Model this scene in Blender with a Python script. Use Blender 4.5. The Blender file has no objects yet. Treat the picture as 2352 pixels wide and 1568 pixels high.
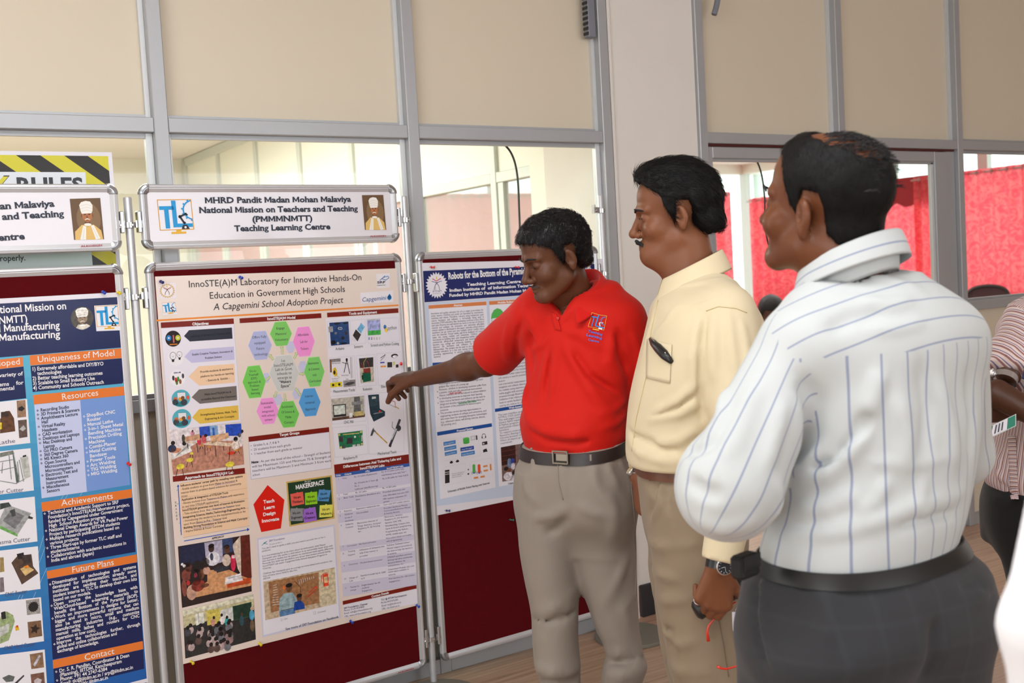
import bpy, bmesh, math, random
import numpy as np
from mathutils import Vector, Matrix
from mathutils.bvhtree import BVHTree
random.seed(7); np.random.seed(7)
C = bpy.context.scene.collection
SC = bpy.context.scene
PI = math.pi
# ---------------------------------------------------------------- camera
CAM_H = 1.45
FPX = 2500.0
FWD = Vector((0.53895376, 0.84022545, -0.05958225))
RGT = Vector((0.83856502, -0.54188253, -0.05632081))
UPV = Vector((0.07960876, -0.01960928 * -1, 0.99663329))
cam_d = bpy.data.cameras.new('camera'); cam = bpy.data.objects.new('camera', cam_d); C.objects.link(cam)
UPV = RGT.cross(FWD).normalized()
cam.matrix_world = Matrix(((RGT.x, UPV.x, -FWD.x, 0), (RGT.y, UPV.y, -FWD.y, 0), (RGT.z, UPV.z, -FWD.z, CAM_H), (0, 0, 0, 1)))
SC.cycles.transparent_max_bounces = 32
cam_d.sensor_width = 36; cam_d.lens = FPX / 2352 * 36; cam_d.clip_start = 0.05; cam_d.clip_end = 200
cam_d.dof.use_dof = True; cam_d.dof.focus_distance = 3.15; cam_d.dof.aperture_fstop = 5.0
SC.camera = cam
# ---------------------------------------------------------------- world, big lights, exposure
SC.view_settings.view_transform = 'Standard'; SC.view_settings.look = 'None'
SC.view_settings.gamma = 1.0; SC.view_settings.use_curve_mapping = False
SC.view_settings.exposure = 0.0
W = bpy.data.worlds.new('world'); SC.world = W; W.use_nodes = True
bg = W.node_tree.nodes['Background']; bg.inputs[0].default_value = (0.93, 0.97, 1.0, 1); bg.inputs[1].default_value = 3.6
def area_light(name, loc, target, sx, sy, power, col=(1, 1, 1)):
    d = bpy.data.lights.new(name, 'AREA'); d.shape = 'RECTANGLE'; d.size = sx; d.size_y = sy; d.energy = power; d.color = col
    o = bpy.data.objects.new(name, d); C.objects.link(o); o.location = loc
    o.rotation_euler = (Vector(target) - Vector(loc)).to_track_quat('-Z', 'Y').to_euler()
    return o
area_light('hall_window_light', (-3.7, -1.6, 1.9), (2.0, 2.4, 1.1), 3.6, 1.8, 58, (0.92, 0.96, 1.0))
area_light('hall_window_light', (3.0, -4.8, 1.9), (2.2, 2.0, 1.2), 5.5, 1.7, 40, (0.92, 0.96, 1.0))
area_light('hall_ceiling_light', (0.5, 1.3, 3.0), (0.9, 1.9, 0), 2.6, 1.2, 66, (0.94, 0.97, 1.0))
area_light('cabin_ceiling_light', (0.9, 6.2, 2.54), (0.9, 6.2, 0), 1.8, 3.2, 215, (1.0, 0.99, 0.96))
area_light('office_ceiling_light', (7.5, 7.5, 2.88), (7.5, 7.5, 0), 5.0, 5.0, 260, (1.0, 0.98, 0.96))
# ---------------------------------------------------------------- helpers
def lin(c):
    if isinstance(c, str):
        c = c.lstrip('#'); c = tuple(int(c[i:i+2], 16) for i in (0, 2, 4))
    return tuple(((x/255)/12.92 if x/255 <= 0.04045 else ((x/255+0.055)/1.055)**2.4) for x in c[:3]) + (1.0,)
def setp(b, **k):
    for n, v in k.items():
        n = n.replace('_', ' ')
        if n in b.inputs: b.inputs[n].default_value = v
def mat(name, col, rough=0.6, metal=0.0, var=0.0, vscale=8.0, bump=0.0, bscale=60.0, spec=0.5, stretch=(1, 1, 1), coat=0.0, sheen=0.0, sss=0.0, trans=0.0):
    m = bpy.data.materials.new(name); m.use_nodes = True; nt = m.node_tree; b = nt.nodes['Principled BSDF']
    col = lin(col) if not (isinstance(col, tuple) and max(col) <= 1.0) else tuple(col) + ((1,) if len(col) == 3 else ())
    b.inputs['Base Color'].default_value = col
    setp(b, Roughness=rough, Metallic=metal, Specular_IOR_Level=spec, Coat_Weight=coat, Sheen_Weight=sheen, Transmission_Weight=trans)
    if sss: setp(b, Subsurface_Weight=sss, Subsurface_Scale=0.01)
    tc = nt.nodes.new('ShaderNodeTexCoord'); mp = nt.nodes.new('ShaderNodeMapping'); mp.inputs['Scale'].default_value = stretch
    nt.links.new(tc.outputs['Object'], mp.inputs[0])
    if var:
        n = nt.nodes.new('ShaderNodeTexNoise'); n.inputs['Scale'].default_value = vscale; n.inputs['Detail'].default_value = 4
        nt.links.new(mp.outputs[0], n.inputs[0])
        mx = nt.nodes.new('ShaderNodeMix'); mx.data_type = 'RGBA'
        mx.inputs['A'].default_value = tuple(max(0, x*(1-var)) for x in col[:3]) + (1,)
        mx.inputs['B'].default_value = tuple(min(1, x*(1+var)) for x in col[:3]) + (1,)
        nt.links.new(n.outputs['Fac'], mx.inputs['Factor']); nt.links.new(mx.outputs['Result'], b.inputs['Base Color'])
    if bump:
        n = nt.nodes.new('ShaderNodeTexNoise'); n.inputs['Scale'].default_value = bscale; n.inputs['Detail'].default_value = 3
        nt.links.new(mp.outputs[0], n.inputs[0])
        bp = nt.nodes.new('ShaderNodeBump'); bp.inputs['Strength'].default_value = bump; bp.inputs['Distance'].default_value = 0.004
        nt.links.new(n.outputs['Fac'], bp.inputs['Height']); nt.links.new(bp.outputs[0], b.inputs['Normal'])
    return m
def tag(o, label=None, cat=None, group=None, kind=None):
    if label: o['label'] = label
    if cat: o['category'] = cat
    if group: o['group'] = group
    if kind: o['kind'] = kind
    return o
def empty(name, loc=(0, 0, 0), rz=0.0, parent=None, **k):
    o = bpy.data.objects.new(name, None); C.objects.link(o); o.location = loc; o.rotation_euler = (0, 0, rz); o.empty_display_size = 0.05
    if parent: o.parent = parent
    return tag(o, **k)
def mesh(name, vs, fs, m, parent=None, loc=(0, 0, 0), rz=0.0, smooth=False, **k):
    me = bpy.data.meshes.new(name)
    me.from_pydata([tuple(map(float, v)) for v in vs], [], [tuple(map(int, f)) for f in fs]) if not isinstance(fs, np.ndarray) else fast_mesh(me, vs, fs)
    for x in (m if isinstance(m, (list, tuple)) else [m]): me.materials.append(x)
    if smooth: me.polygons.foreach_set('use_smooth', [True]*len(me.polygons))
    me.update()
    o = bpy.data.objects.new(name, me); C.objects.link(o)
    if parent: o.parent = parent
    o.location = loc; o.rotation_euler = (0, 0, rz)
    return tag(o, **k)
def fast_mesh(me, vs, fs):
    vs = np.asarray(vs, np.float32); fs = np.asarray(fs, np.int32)
    me.vertices.add(len(vs)); me.vertices.foreach_set('co', vs.ravel())
    me.loops.add(fs.size); me.loops.foreach_set('vertex_index', fs.ravel())
    me.polygons.add(len(fs)); me.polygons.foreach_set('loop_start', np.arange(0, fs.size, fs.shape[1], dtype=np.int32))
    me.update(calc_edges=True)
class MB:
    """collects simple solids and writes them as one mesh"""
    def __init__(s): s.v = []; s.f = []
    def add(s, vs, fs):
        n = len(s.v); s.v += [tuple(v) for v in vs]; s.f += [tuple(i+n for i in f) for f in fs]; return s
    def box(s, x0, x1, y0, y1, z0, z1, ch=0.0):
        if ch <= 0:
            vs = [(x, y, z) for x in (x0, x1) for y in (y0, y1) for z in (z0, z1)]
            return s.add(vs, [(0, 1, 3, 2), (4, 6, 7, 5), (0, 4, 5, 1), (2, 3, 7, 6), (0, 2, 6, 4), (1, 5, 7, 3)])
        b = bmesh.new(); bmesh.ops.create_cube(b, size=1.0)
        for v in b.verts: v.co = Vector(((x0+x1)/2+v.co.x*(x1-x0), (y0+y1)/2+v.co.y*(y1-y0), (z0+z1)/2+v.co.z*(z1-z0)))
        bmesh.ops.bevel(b, geom=b.edges[:], offset=ch, segments=1, affect='EDGES')
        b.verts.index_update(); s.add([v.co[:] for v in b.verts], [[v.index for v in f.verts] for f in b.faces]); b.free(); return s
    def tube(s, pts, rad, n=12, cap=True, closed=False):
        pts = [Vector(p) for p in pts]; m = len(pts); rads = rad if isinstance(rad, (list, tuple)) else [rad]*m
        base = len(s.v); ref = None
        for i, p in enumerate(pts):
            t = ((pts[(i+1) % m] if closed or i < m-1 else p) - (pts[i-1] if closed or i > 0 else p)).normalized()
            if ref is None: ref = Vector((0, 0, 1)) if abs(t.z) < 0.9 else Vector((1, 0, 0))
            a = (ref - t*ref.dot(t)).normalized(); ref = a; b = t.cross(a)
            for k in range(n): s.v.append(tuple(p + (a*math.cos(2*PI*k/n)+b*math.sin(2*PI*k/n))*rads[i]))
        R = range(m if closed else m-1)
        for i in R:
            for k in range(n):
                j = (i+1) % m
                s.f.append((base+i*n+k, base+i*n+(k+1) % n, base+j*n+(k+1) % n, base+j*n+k))
        if cap and not closed: s.f.append(tuple(base+k for k in range(n))[::-1]); s.f.append(tuple(base+(m-1)*n+k for k in range(n)))
        return s
    def lathe(s, prof, c=(0, 0, 0), n=24, axis='z'):
        base = len(s.v)
        for r, h in prof:
            for k in range(n):
                a = 2*PI*k/n; x, y, z = r*math.cos(a), r*math.sin(a), h
                if axis == 'y': x, y, z = x, -h, y
                s.v.append((c[0]+x, c[1]+y, c[2]+z))
        for i in range(len(prof)-1):
            for k in range(n): s.f.append((base+i*n+k, base+i*n+(k+1) % n, base+(i+1)*n+(k+1) % n, base+(i+1)*n+k))
        s.f.append(tuple(base+k for k in range(n))[::-1]); s.f.append(tuple(base+(len(prof)-1)*n+k for k in range(n)))
        return s
    def build(s, name, m, parent=None, loc=(0, 0, 0), rz=0.0, smooth=False, **k):
        o = mesh(name, s.v, s.f, m, parent, loc, rz, smooth, **k)
        return o
def smooth_by_angle(o, ang=40):
    me = o.data; me.polygons.foreach_set('use_smooth', [True]*len(me.polygons))
    bm = bmesh.new(); bm.from_mesh(me)
    for e in bm.edges:
        if len(e.link_faces) == 2 and e.calc_face_angle(0) > math.radians(ang): e.smooth = False
    bm.to_mesh(me); bm.free(); return o
def recalc(o):
    bm = bmesh.new(); bm.from_mesh(o.data); bmesh.ops.recalc_face_normals(bm, faces=bm.faces[:]); bm.to_mesh(o.data); bm.free(); return o
# where a line of sight meets a real plane or depth (used to survey positions)
def ray(px, py):
    return FWD + RGT*((px-1176)/FPX) + UPV*((784-py)/FPX)
def atdepth(px, py, d):
    return ray(px, py)*d + Vector((0, 0, CAM_H))
def aty(px, py, y):
    w = ray(px, py); return w*(y/w.y) + Vector((0, 0, CAM_H))
def atx(px, py, x):
    w = ray(px, py); return w*(x/w.x) + Vector((0, 0, CAM_H))
# ---------------------------------------------------------------- shared materials
M = {}
M['alu'] = mat('anodised_aluminium', (170, 172, 176), 0.42, 0.35, var=0.04, vscale=3, bump=0.02, bscale=200)
M['alu_light'] = mat('aluminium_bead', (205, 208, 210), 0.4, 0.2)
M['cream'] = mat('cream_laminate', (210, 199, 179), 0.5, 0, var=0.03, vscale=1.2, bump=0.03, bscale=300)
M['plaster'] = mat('white_plaster', (222, 217, 211), 0.8, 0, var=0.04, vscale=5, bump=0.15, bscale=30)
M['cream_wall'] = mat('cream_wall_paint', (236, 237, 226), 0.8, 0, var=0.02, vscale=2)
M['ceiling'] = mat('ceiling_paint', (232, 228, 222), 0.9)
M['black_skirt'] = mat('black_skirting_tile', (38, 40, 44), 0.4, var=0.2, vscale=10)
M['felt'] = mat('maroon_felt', (84, 5, 12), 0.95, 0, var=0.12, vscale=40, bump=0.3, bscale=500, spec=.15)
M['frame'] = mat('satin_aluminium', (200, 201, 205), 0.35, 0.45)
M['chrome'] = mat('silvered_plastic', (165, 167, 172), 0.22, 0.75)
M['steel'] = mat('clamp_steel', (190, 190, 192), 0.25, 0.9)
M['pole'] = mat('pole_aluminium', (196, 198, 202), 0.38, 0.5, var=0.05, vscale=30)
M['paper'] = mat('poster_paper', (226, 224, 234), 0.42, 0, var=0.01, vscale=3, coat=0.15)
M['curtain'] = mat('red_curtain', (226, 42, 58), 0.8)
M['white_board'] = mat('white_sign_face', (222, 220, 228), 0.25, 0, coat=0.3)
M['dark_plastic'] = mat('black_plastic', (22, 22, 24), 0.35)
M['base_grey'] = mat('grey_cast_base', (128, 126, 116), 0.5, 0.2, var=0.08, vscale=20)
M['grey_pipe'] = mat('grey_conduit', (118, 122, 132), 0.5)
def glass_mat():
    m = bpy.data.materials.new('window_glass'); m.use_nodes = True; nt = m.node_tree; nt.nodes.clear()
    o = nt.nodes.new('ShaderNodeOutputMaterial'); t = nt.nodes.new('ShaderNodeBsdfTransparent'); g = nt.nodes.new('ShaderNodeBsdfGlossy')
    mx = nt.nodes.new('ShaderNodeMixShader'); fr = nt.nodes.new('ShaderNodeFresnel'); fr.inputs[0].default_value = 1.5
    t.inputs[0].default_value = (0.93, 0.97, 0.95, 1); g.inputs['Roughness'].default_value = 0.02
    ge = nt.nodes.new('ShaderNodeNewGeometry'); inv = nt.nodes.new('ShaderNodeMath'); inv.operation = 'SUBTRACT'; inv.inputs[0].default_value = 1
    mu = nt.nodes.new('ShaderNodeMath'); mu.operation = 'MULTIPLY'
    nt.links.new(ge.outputs['Backfacing'], inv.inputs[1]); nt.links.new(inv.outputs[0], mu.inputs[1]); nt.links.new(fr.outputs[0], mu.inputs[0])
    nt.links.new(mu.outputs[0], mx.inputs[0]); nt.links.new(t.outputs[0], mx.inputs[1]); nt.links.new(g.outputs[0], mx.inputs[2]); nt.links.new(mx.outputs[0], o.inputs[0])
    return m
M['glass'] = glass_mat()
def hazed():  # pale veil mixed in to imitate reflections and haze on the panes
    m = M['glass'].copy(); m.name = 'hazed_glass'; nt = m.node_tree; o = [n for n in nt.nodes if n.type == 'OUTPUT_MATERIAL'][0]; s = o.inputs[0].links[0].from_socket
    d = nt.nodes.new('ShaderNodeBsdfTranslucent'); d2 = nt.nodes.new('ShaderNodeBsdfDiffuse'); ad = nt.nodes.new('ShaderNodeMixShader'); mx = nt.nodes.new('ShaderNodeMixShader'); mx.inputs[0].default_value = .42
    nt.links.new(d.outputs[0], ad.inputs[1]); nt.links.new(d2.outputs[0], ad.inputs[2]); nt.links.new(s, mx.inputs[1]); nt.links.new(ad.outputs[0], mx.inputs[2]); nt.links.new(mx.outputs[0], o.inputs[0]); return m
M['hazed'] = hazed()
def curtain_mat():
    m = bpy.data.materials.new('red_curtain_cloth'); m.use_nodes = True; nt = m.node_tree; nt.nodes.clear()
    o = nt.nodes.new('ShaderNodeOutputMaterial'); d = nt.nodes.new('ShaderNodeBsdfDiffuse'); t = nt.nodes.new('ShaderNodeBsdfTranslucent')
    mx = nt.nodes.new('ShaderNodeMixShader'); mx.inputs[0].default_value = 0.62
    tc = nt.nodes.new('ShaderNodeTexCoord'); n = nt.nodes.new('ShaderNodeTexNoise'); n.inputs['Scale'].default_value = 9; n.inputs['Distortion'].default_value = 2.5; n.inputs['Detail'].default_value = 2
    cr = nt.nodes.new('ShaderNodeValToRGB'); cr.color_ramp.elements[0].position = 0.42; cr.color_ramp.elements[1].position = 0.58
    cr.color_ramp.elements[0].color = lin((240, 92, 108)); cr.color_ramp.elements[1].color = lin((248, 128, 132))
    nt.links.new(tc.outputs['Object'], n.inputs[0]); nt.links.new(n.outputs['Fac'], cr.inputs[0])
    nt.links.new(cr.outputs[0], d.inputs[0]); nt.links.new(cr.outputs[0], t.inputs[0])
    nt.links.new(d.outputs[0], mx.inputs[1]); nt.links.new(t.outputs[0], mx.inputs[2]); nt.links.new(mx.outputs[0], o.inputs[0])
    return m
M['curtain'] = curtain_mat()
def floor_mat():
    m = mat('vinyl_wood_floor', (196, 158, 132), 0.38); nt = m.node_tree; b = nt.nodes['Principled BSDF']
    tc = nt.nodes.new('ShaderNodeTexCoord'); mp = nt.nodes.new('ShaderNodeMapping'); mp.inputs['Scale'].default_value = (0.8, 14, 1)
    mp.inputs['Rotation'].default_value = (0, 0, math.radians(7))
    n = nt.nodes.new('ShaderNodeTexNoise'); n.inputs['Scale'].default_value = 3.5; n.inputs['Detail'].default_value = 7; n.inputs['Roughness'].default_value = 0.6
    cr = nt.nodes.new('ShaderNodeValToRGB')
    cr.color_ramp.elements[0].position = 0.3; cr.color_ramp.elements[0].color = lin((168, 132, 110))
    cr.color_ramp.elements[1].position = 0.62; cr.color_ramp.elements[1].color = lin((210, 176, 152))
    n2 = nt.nodes.new('ShaderNodeTexNoise'); n2.inputs['Scale'].default_value = 1.2
    mx = nt.nodes.new('ShaderNodeMix'); mx.data_type = 'RGBA'; mx.blend_type = 'MULTIPLY'; mx.inputs['Factor'].default_value = 0.25
    nt.links.new(tc.outputs['Object'], mp.inputs[0]); nt.links.new(mp.outputs[0], n.inputs[0]); nt.links.new(n.outputs['Fac'], cr.inputs[0])
    nt.links.new(tc.outputs['Object'], n2.inputs[0]); nt.links.new(cr.outputs[0], mx.inputs['A']); nt.links.new(n2.outputs['Color'], mx.inputs['B'])
    nt.links.new(mx.outputs['Result'], b.inputs['Base Color'])
    return m
M['floor'] = floor_mat()
# ================================================================ the setting
def struct(o): o['kind'] = 'structure'; return o
YF = 3.5                     # front face of the partition
struct(MB().box(-4, 15, -5, 16, -0.06, 0.0).build('floor', M['floor']))
struct(MB().box(-4, 15, -5, 3.56, 3.05, 3.15).build('ceiling', M['ceiling']))
hb = struct(empty('wall_hall_back', (0, -5, 0)))
for x0, x1, z0, z1 in ((-4, 15, 0, 1.0), (-4, 15, 2.8, 3.1), (-4, .1, 1.0, 2.8), (5.9, 15, 1.0, 2.8)): MB().box(x0, x1, -.12, 0, z0, z1).build('masonry', M['cream_wall'], hb)
hl = struct(empty('wall_hall_left', (-4, 0, 0)))
for y0, y1, z0, z1 in ((-5, 3.56, 0, 1.0), (-5, 3.56, 2.8, 3.1), (-5, -3.5, 1.0, 2.8), (.3, 3.56, 1.0, 2.8)): MB().box(-.12, 0, y0, y1, z0, z1).build('masonry', M['cream_wall'], hl)
struct(MB().box(15, 15.1, -5, 3.56, 0, 3.1).build('wall_hall_right', M['cream_wall']))
struct(MB().box(-1.5, 2.82, 3.56, 9.6, 2.62, 2.7).build('ceiling', M['ceiling']))
struct(MB().box(2.9, 13.2, 3.62, 13.3, 3.0, 3.1).build('ceiling', M['ceiling']))
MUL_L = [-0.845, 0.055, 0.955, 1.852, 2.736]; MW = 0.045
wall = struct(empty('wall_front', (0, YF, 0)))
def P_(name, mb, m, parent): return mb.build(name, m, parent)
TZ0, TZ1 = 1.966, 2.012
SILL0, SILL1 = 1.088, 1.128
def bay(parent_wall, xa, xb, idx, sill=(SILL0, SILL1), top=(TZ0, TZ1), glass=True):
    """one bay between two mullions: solid panel on top, glazed middle, solid panel below"""
    zt = 3.05
    MB().box(xa-.01, xb+.01, .045, .06, top[1]-.01, zt).build('panel', M['cream'], parent_wall)
    MB().box(xa, xb, 0, .055, top[0], top[1], .002).build('transom', M['alu'], parent_wall)
    for (x0, x1) in ((xb-.016, xb-.0005),): MB().box(x0, x1, .028, .05, top[1], zt).build('glazing_bead', M['alu_light'], parent_wall)
    MB().box(xa, xb-.016, .03, .05, top[1]+.0005, top[1]+.012).build('glazing_bead', M['alu'], parent_wall)
    MB().box(xa, xb, 0, .055, sill[0], sill[1], .002).build('transom', M['alu'], parent_wall)
    MB().box(xa-.01, xb+.01, .03, .05, .05, sill[0]+.01).build('panel', M['cream'], parent_wall)
    MB().box(xa, xb, 0, .055, 0, .056, .002).build('base_rail', M['alu'], parent_wall)
    if glass:
        w = struct(empty('window_%d' % idx, ((xa+xb)/2, YF+.0, sill[1]))); h = (xb-xa)/2; H = top[0]-sill[1]
        MB().box(h-.022, h-.0005, .026, .05, .0005, H-.0005, .001).build('window_frame', M['alu_light'], w)
        MB().box(-h+.0005, -h+.014, .03, .05, .0005, H-.0005, .001).build('window_frame', M['alu_light'], w)
        MB().box(-h+.014, h-.022, .03, .05, H-.016, H-.0005).build('window_frame', M['alu'], w)
        MB().box(-h+.014, h-.022, .03, .05, .0005, .014).build('window_frame', M['alu'], w)
        MB().box(-h+.014, h-.022, .037, .042, .014, H-.016).build('pane', M['glass'], w)
n = 1
for i in range(4):
    bay(wall, MUL_L[i]+MW, MUL_L[i+1], n); n += 1
for x in MUL_L:
    MB().box(x, x+MW, -.004, .06, 0, 3.05, .0025).build('mullion', M['alu'], wall)
# pillar with its skirting
pil = struct(empty('wall_pillar', (3.02, YF, 0)))
MB().box(-.235, .24, .012, .5, .13, 3.05, .004).build('plaster_shaft', M['plaster'], pil)
MB().box(-.205, .24, -.002, .02, 0, .135, .004).build('skirting_tile', M['black_skirt'], pil)
MB().box(-.235, -.222, -.001, .02, 0, 3.05).build('sealant_strip', M['plaster'], pil)
# right of the pillar: door frame and glazed bays
wall2 = struct(empty('wall_right', (0, YF, 0)))
MUL_R = [3.258, 4.14, 5.045, 5.945, 6.845]
for i, x in enumerate(MUL_R):
    if i == 1: MB().box(x, x+MW, -.004, .06, TZ0+.02, 3.05, .0025).build('mullion', M['alu'], wall2)
    else: MB().box(x, x+MW, -.004, .06, 0, 3.05, .0025).build('mullion', M['alu'], wall2)
TR = (1.975, 2.022)
for (xa, xb) in ((3.303, 4.14), (4.185, 5.045)):
    MB().box(xa-.01, xb+.01, .045, .06, TR[1]-.01, 3.05).build('panel', M['cream'], wall2)
    MB().box(xb-.016, xb-.0005, .028, .05, TR[1], 3.05).build('glazing_bead', M['alu_light'], wall2)
MB().box(3.303, 5.045, 0, .055, TR[0], TR[1], .002).build('transom', M['alu'], wall2)
M['red_dark'] = mat('dark_red_gap', (92, 30, 24), 0.7)
MB().box(3.303, 5.045, .02, .05, TR[0]-.008, TR[0]-.0005).build('door_gap_strip', M['red_dark'], wall2)  # solid dark red strip stands in for the gap above the leaves
for i in (2, 3): bay(wall2, MUL_R[i]+MW, MUL_R[i+1], n, sill=(1.136, 1.184), top=TR); n += 1
def door_leaf(idx, xa, xb, sl, sr):
    d = struct(empty('door_%d' % idx, ((xa+xb)/2, YF+.012, 0))); h = (xb-xa)/2; zt = 1.962
    MB().box(-h, -h+sl, 0, .04, .02, zt, .003).build('stile', M['alu'], d)
    MB().box(h-sr, h, 0, .04, .02, zt, .003).build('stile', M['alu'], d)
    MB().box(h-sr-.016, h-sr, .012, .032, .14, zt-.055).build('glazing_bead', M['alu_light'], d)
    MB().box(-h+sl, h-sr, 0, .04, zt-.05, zt, .003).build('rail', M['alu'], d)
    MB().box(-h+sl, h-sr, .012, .032, zt-.062, zt-.05).build('glazing_bead', M['alu'], d)
    MB().box(-h+sl, h-sr, 0, .04, .02, .14, .003).build('rail', M['alu'], d)
    MB().box(-h+sl, h-sr, .018, .024, .14, zt-.05).build('pane', M['glass'], d)
    return d
door_leaf(1, 3.306, 4.15, .035, .08); d2 = door_leaf(2, 4.155, 4.965, .08, .095)
MB().tube([(-.36, -.03, .95), (-.36, -.03, 1.25)], .011).tube([(-.36, -.03, .98), (-.36, 0, .98)], .008).tube([(-.36, -.03, 1.22), (-.36, 0, 1.22)], .008).build('handle', M['steel'], d2, smooth=True)
MB().box(4.97, 5.044, .02, .055, 0, TR[0]-.009, .003).build('jamb', M['alu'], wall2)
# cabin behind windows 1-4: back wall, glazed side partition
struct(MB().box(-1.5, 2.82, 9.5, 9.6, 0, 2.62).build('wall_cabin_back', M['cream_wall']))
struct(MB().box(-1.6, -1.5, 3.56, 9.6, 0, 2.7).build('wall_cabin_left', M['cream_wall']))
side = struct(empty('wall_cabin_side', (2.82, 0, 0)))
MB().box(-.02, .06, 3.6, 4.135, 0, 2.62).build('plaster_panel', M['cream_wall'], side)
M['alu_pale'] = mat('pale_aluminium', (206, 212, 206), 0.5, 0.1)
YS = [4.135, 4.455, 5.27, 6.05, 6.87, 7.69, 8.55, 9.42]
for i, y in enumerate(YS):
    MB().box(-.02, .03, y-.025, y+.025, 0, 2.62, .003).build('mullion', M['alu_pale'], side) if i else None
MB().box(-.024, .03, 4.135, 9.42, 2.55, 2.615, .003).build('top_rail', M['alu_pale'], side)
MB().box(-.024, .03, 9.40, 9.49, 0, 2.615, .003).build('mullion', M['alu_pale'], side)
for i in range(len(YS)-1):
    a = YS[i]+(.025 if i else 0); b = YS[i+1]-.025
    MB().box(-.018, .028, a, b, 1.90, 1.95, .003).build('transom', M['alu_pale'], side)
    MB().box(-.018, .028, a, b, 0.92, 0.97, .003).build('transom', M['alu_pale'], side)
    MB().box(.0, .015, a, b, 1.95, 2.56).build('panel', M['cream_wall'], side)
    MB().box(.0, .015, a, b, 0, .92).build('panel', M['cream_wall'], side)
    MB().box(.004, .009, a, b, .97, 1.90).build('pane', M['hazed'], side)
    MB().box(-.012, .02, b-.05, b, .97, 1.90, .002).build('window_stile', M['alu_pale'], side)
# office beyond the door: outer walls with bright windows above the curtains
def outer_wall(name, along, fixed, a0, a1, nwin):
    w = struct(empty(name, (0, 0, 0)))
    def bx(u0, u1, v0, v1, z0, z1, nm, m, ch=0):
        if along == 'x': MB().box(u0, u1, fixed+v0, fixed+v1, z0, z1, ch).build(nm, m, w)
        else: MB().box(fixed+v0, fixed+v1, u0, u1, z0, z1, ch).build(nm, m, w)
    bx(a0, a1, 0, .15, 0, 0.9, 'lower_wall', M['cream_wall']); bx(a0, a1, 0, .15, 2.86, 3.05, 'lintel', M['cream_wall'])
    st = (a1-a0)/nwin
    for k in range(nwin+1):
        u = a0+k*st; bx(u-.07, u+.07, .0, .1, .9, 2.86, 'mullion', M['alu_pale'])
    for k in range(nwin):
        bx(a0+k*st+.07, a0+(k+1)*st-.07, .05, .056, .9, 2.86, 'pane', M['glass'])
    return w
outer_wall('wall_office_back', 'x', 12.6, 2.9, 13.0, 8)
outer_wall('wall_office_side', 'y', 12.6, 4.2, 12.6, 6)
struct(MB().box(12.6, 12.75, 3.56, 4.2, 0, 3.0).build('wall_office_corner', M['cream_wall']))
struct(MB().box(2.86, 2.94, 9.6, 12.6, 0, 3.0).build('wall_office_left', M['cream_wall']))
# curtains: pleated cloths on rods, each cloth its own thing
def curtain(p0, p1, ztop, zbot, label, n_per_m=10.0, amp=.06):
    p0 = Vector(p0); p1 = Vector(p1); L = (p1-p0).length; d = (p1-p0).normalized(); nrm = Vector((-d.y, d.x))
    N = int(L*n_per_m*10); vs = []; fs = []; ph = random.random()*6
    root = empty('curtain', (p0.x, p0.y, 0), label=label, cat='curtain', group='red curtains in the room behind the glass')
    for zi, z in enumerate((ztop, ztop-.12, ztop-1.0, zbot)):
        for i in range(N+1):
            t = i/N*L; q = d*t+nrm*(amp*(.75+.35*math.sin(t*1.7+ph))*math.sin(t*n_per_m*2*PI*.5+.8*math.sin(t*2.3+ph))*(1.0 if zi else .8))
            vs.append((q.x, q.y, z))
    for zi in range(3):
        for i in range(N): a = zi*(N+1)+i; fs.append((a, a+1, a+N+2, a+N+1))
    mesh('cloth', vs, fs, M['curtain'], root, smooth=True)
    rod = MB().tube([tuple(d*-.03)+(ztop-.04,), tuple(d*(L+.03))+(ztop-.04,)], .013)
    rod.build('rod', M['steel'], root)
    k = 0
    while k*2/n_per_m < L:
        t = (k+.5)*2/n_per_m; q = d*min(t, L)
        mesh_pts = MB().tube([(q.x+nrm.x*.03*math.cos(a)*1.2, q.y+nrm.y*.03*math.cos(a)*1.2, ztop-.04+.03*math.sin(a)) for a in [2*PI*j/10 for j in range(10)]], .007, 6, closed=True)
        mesh_pts.build('eyelet', M['steel'], root); k += 1
    return root
segs = [((3.3, 12.2), (5.9, 12.2)), ((5.95, 12.2), (8.5, 12.2)), ((8.55, 12.2), (11.9, 12.2))]
names = ['red curtain on the back wall, leftmost, seen through the cabin glass', 'middle red curtain of the back wall, seen through the cabin glass', 'red curtain on the back wall behind the left door leaf']
for s, l in zip(segs, names): curtain(s[0], s[1], 2.55, .15, l)
for (a, b), l in zip((((12.1, 12.0), (12.1, 8.85)), ((11.96, 8.95), (11.96, 7.2)), ((12.1, 7.3), (12.1, 5.0))),
                     ('red curtain seen through the right door leaf, by the small pelmet', 'red curtain seen through the window right of the door', 'red curtain at the right edge behind the striped pink shirt')):
    curtain(a, b, 2.42, .15, l)
pel = empty('pelmet', (12.09, 9.6, 0), label='small scalloped dark red pelmet hanging over the curtain top behind the door', cat='pelmet')
vs = []; fs = []; N = 48
for i in range(N+1):
    t = i/N*1.3; vs += [(-.05-.01*math.sin(t*30), -t, 2.44), (-.05-.012*math.sin(t*30), -t, 2.12-.06*abs(math.sin(t*PI/.325)))]
for i in range(N): fs.append((2*i, 2*i+2, 2*i+3, 2*i+1))
mesh('cloth', vs, fs, mat('pelmet_cloth', (150, 30, 42), .85), pel, smooth=True)
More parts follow.
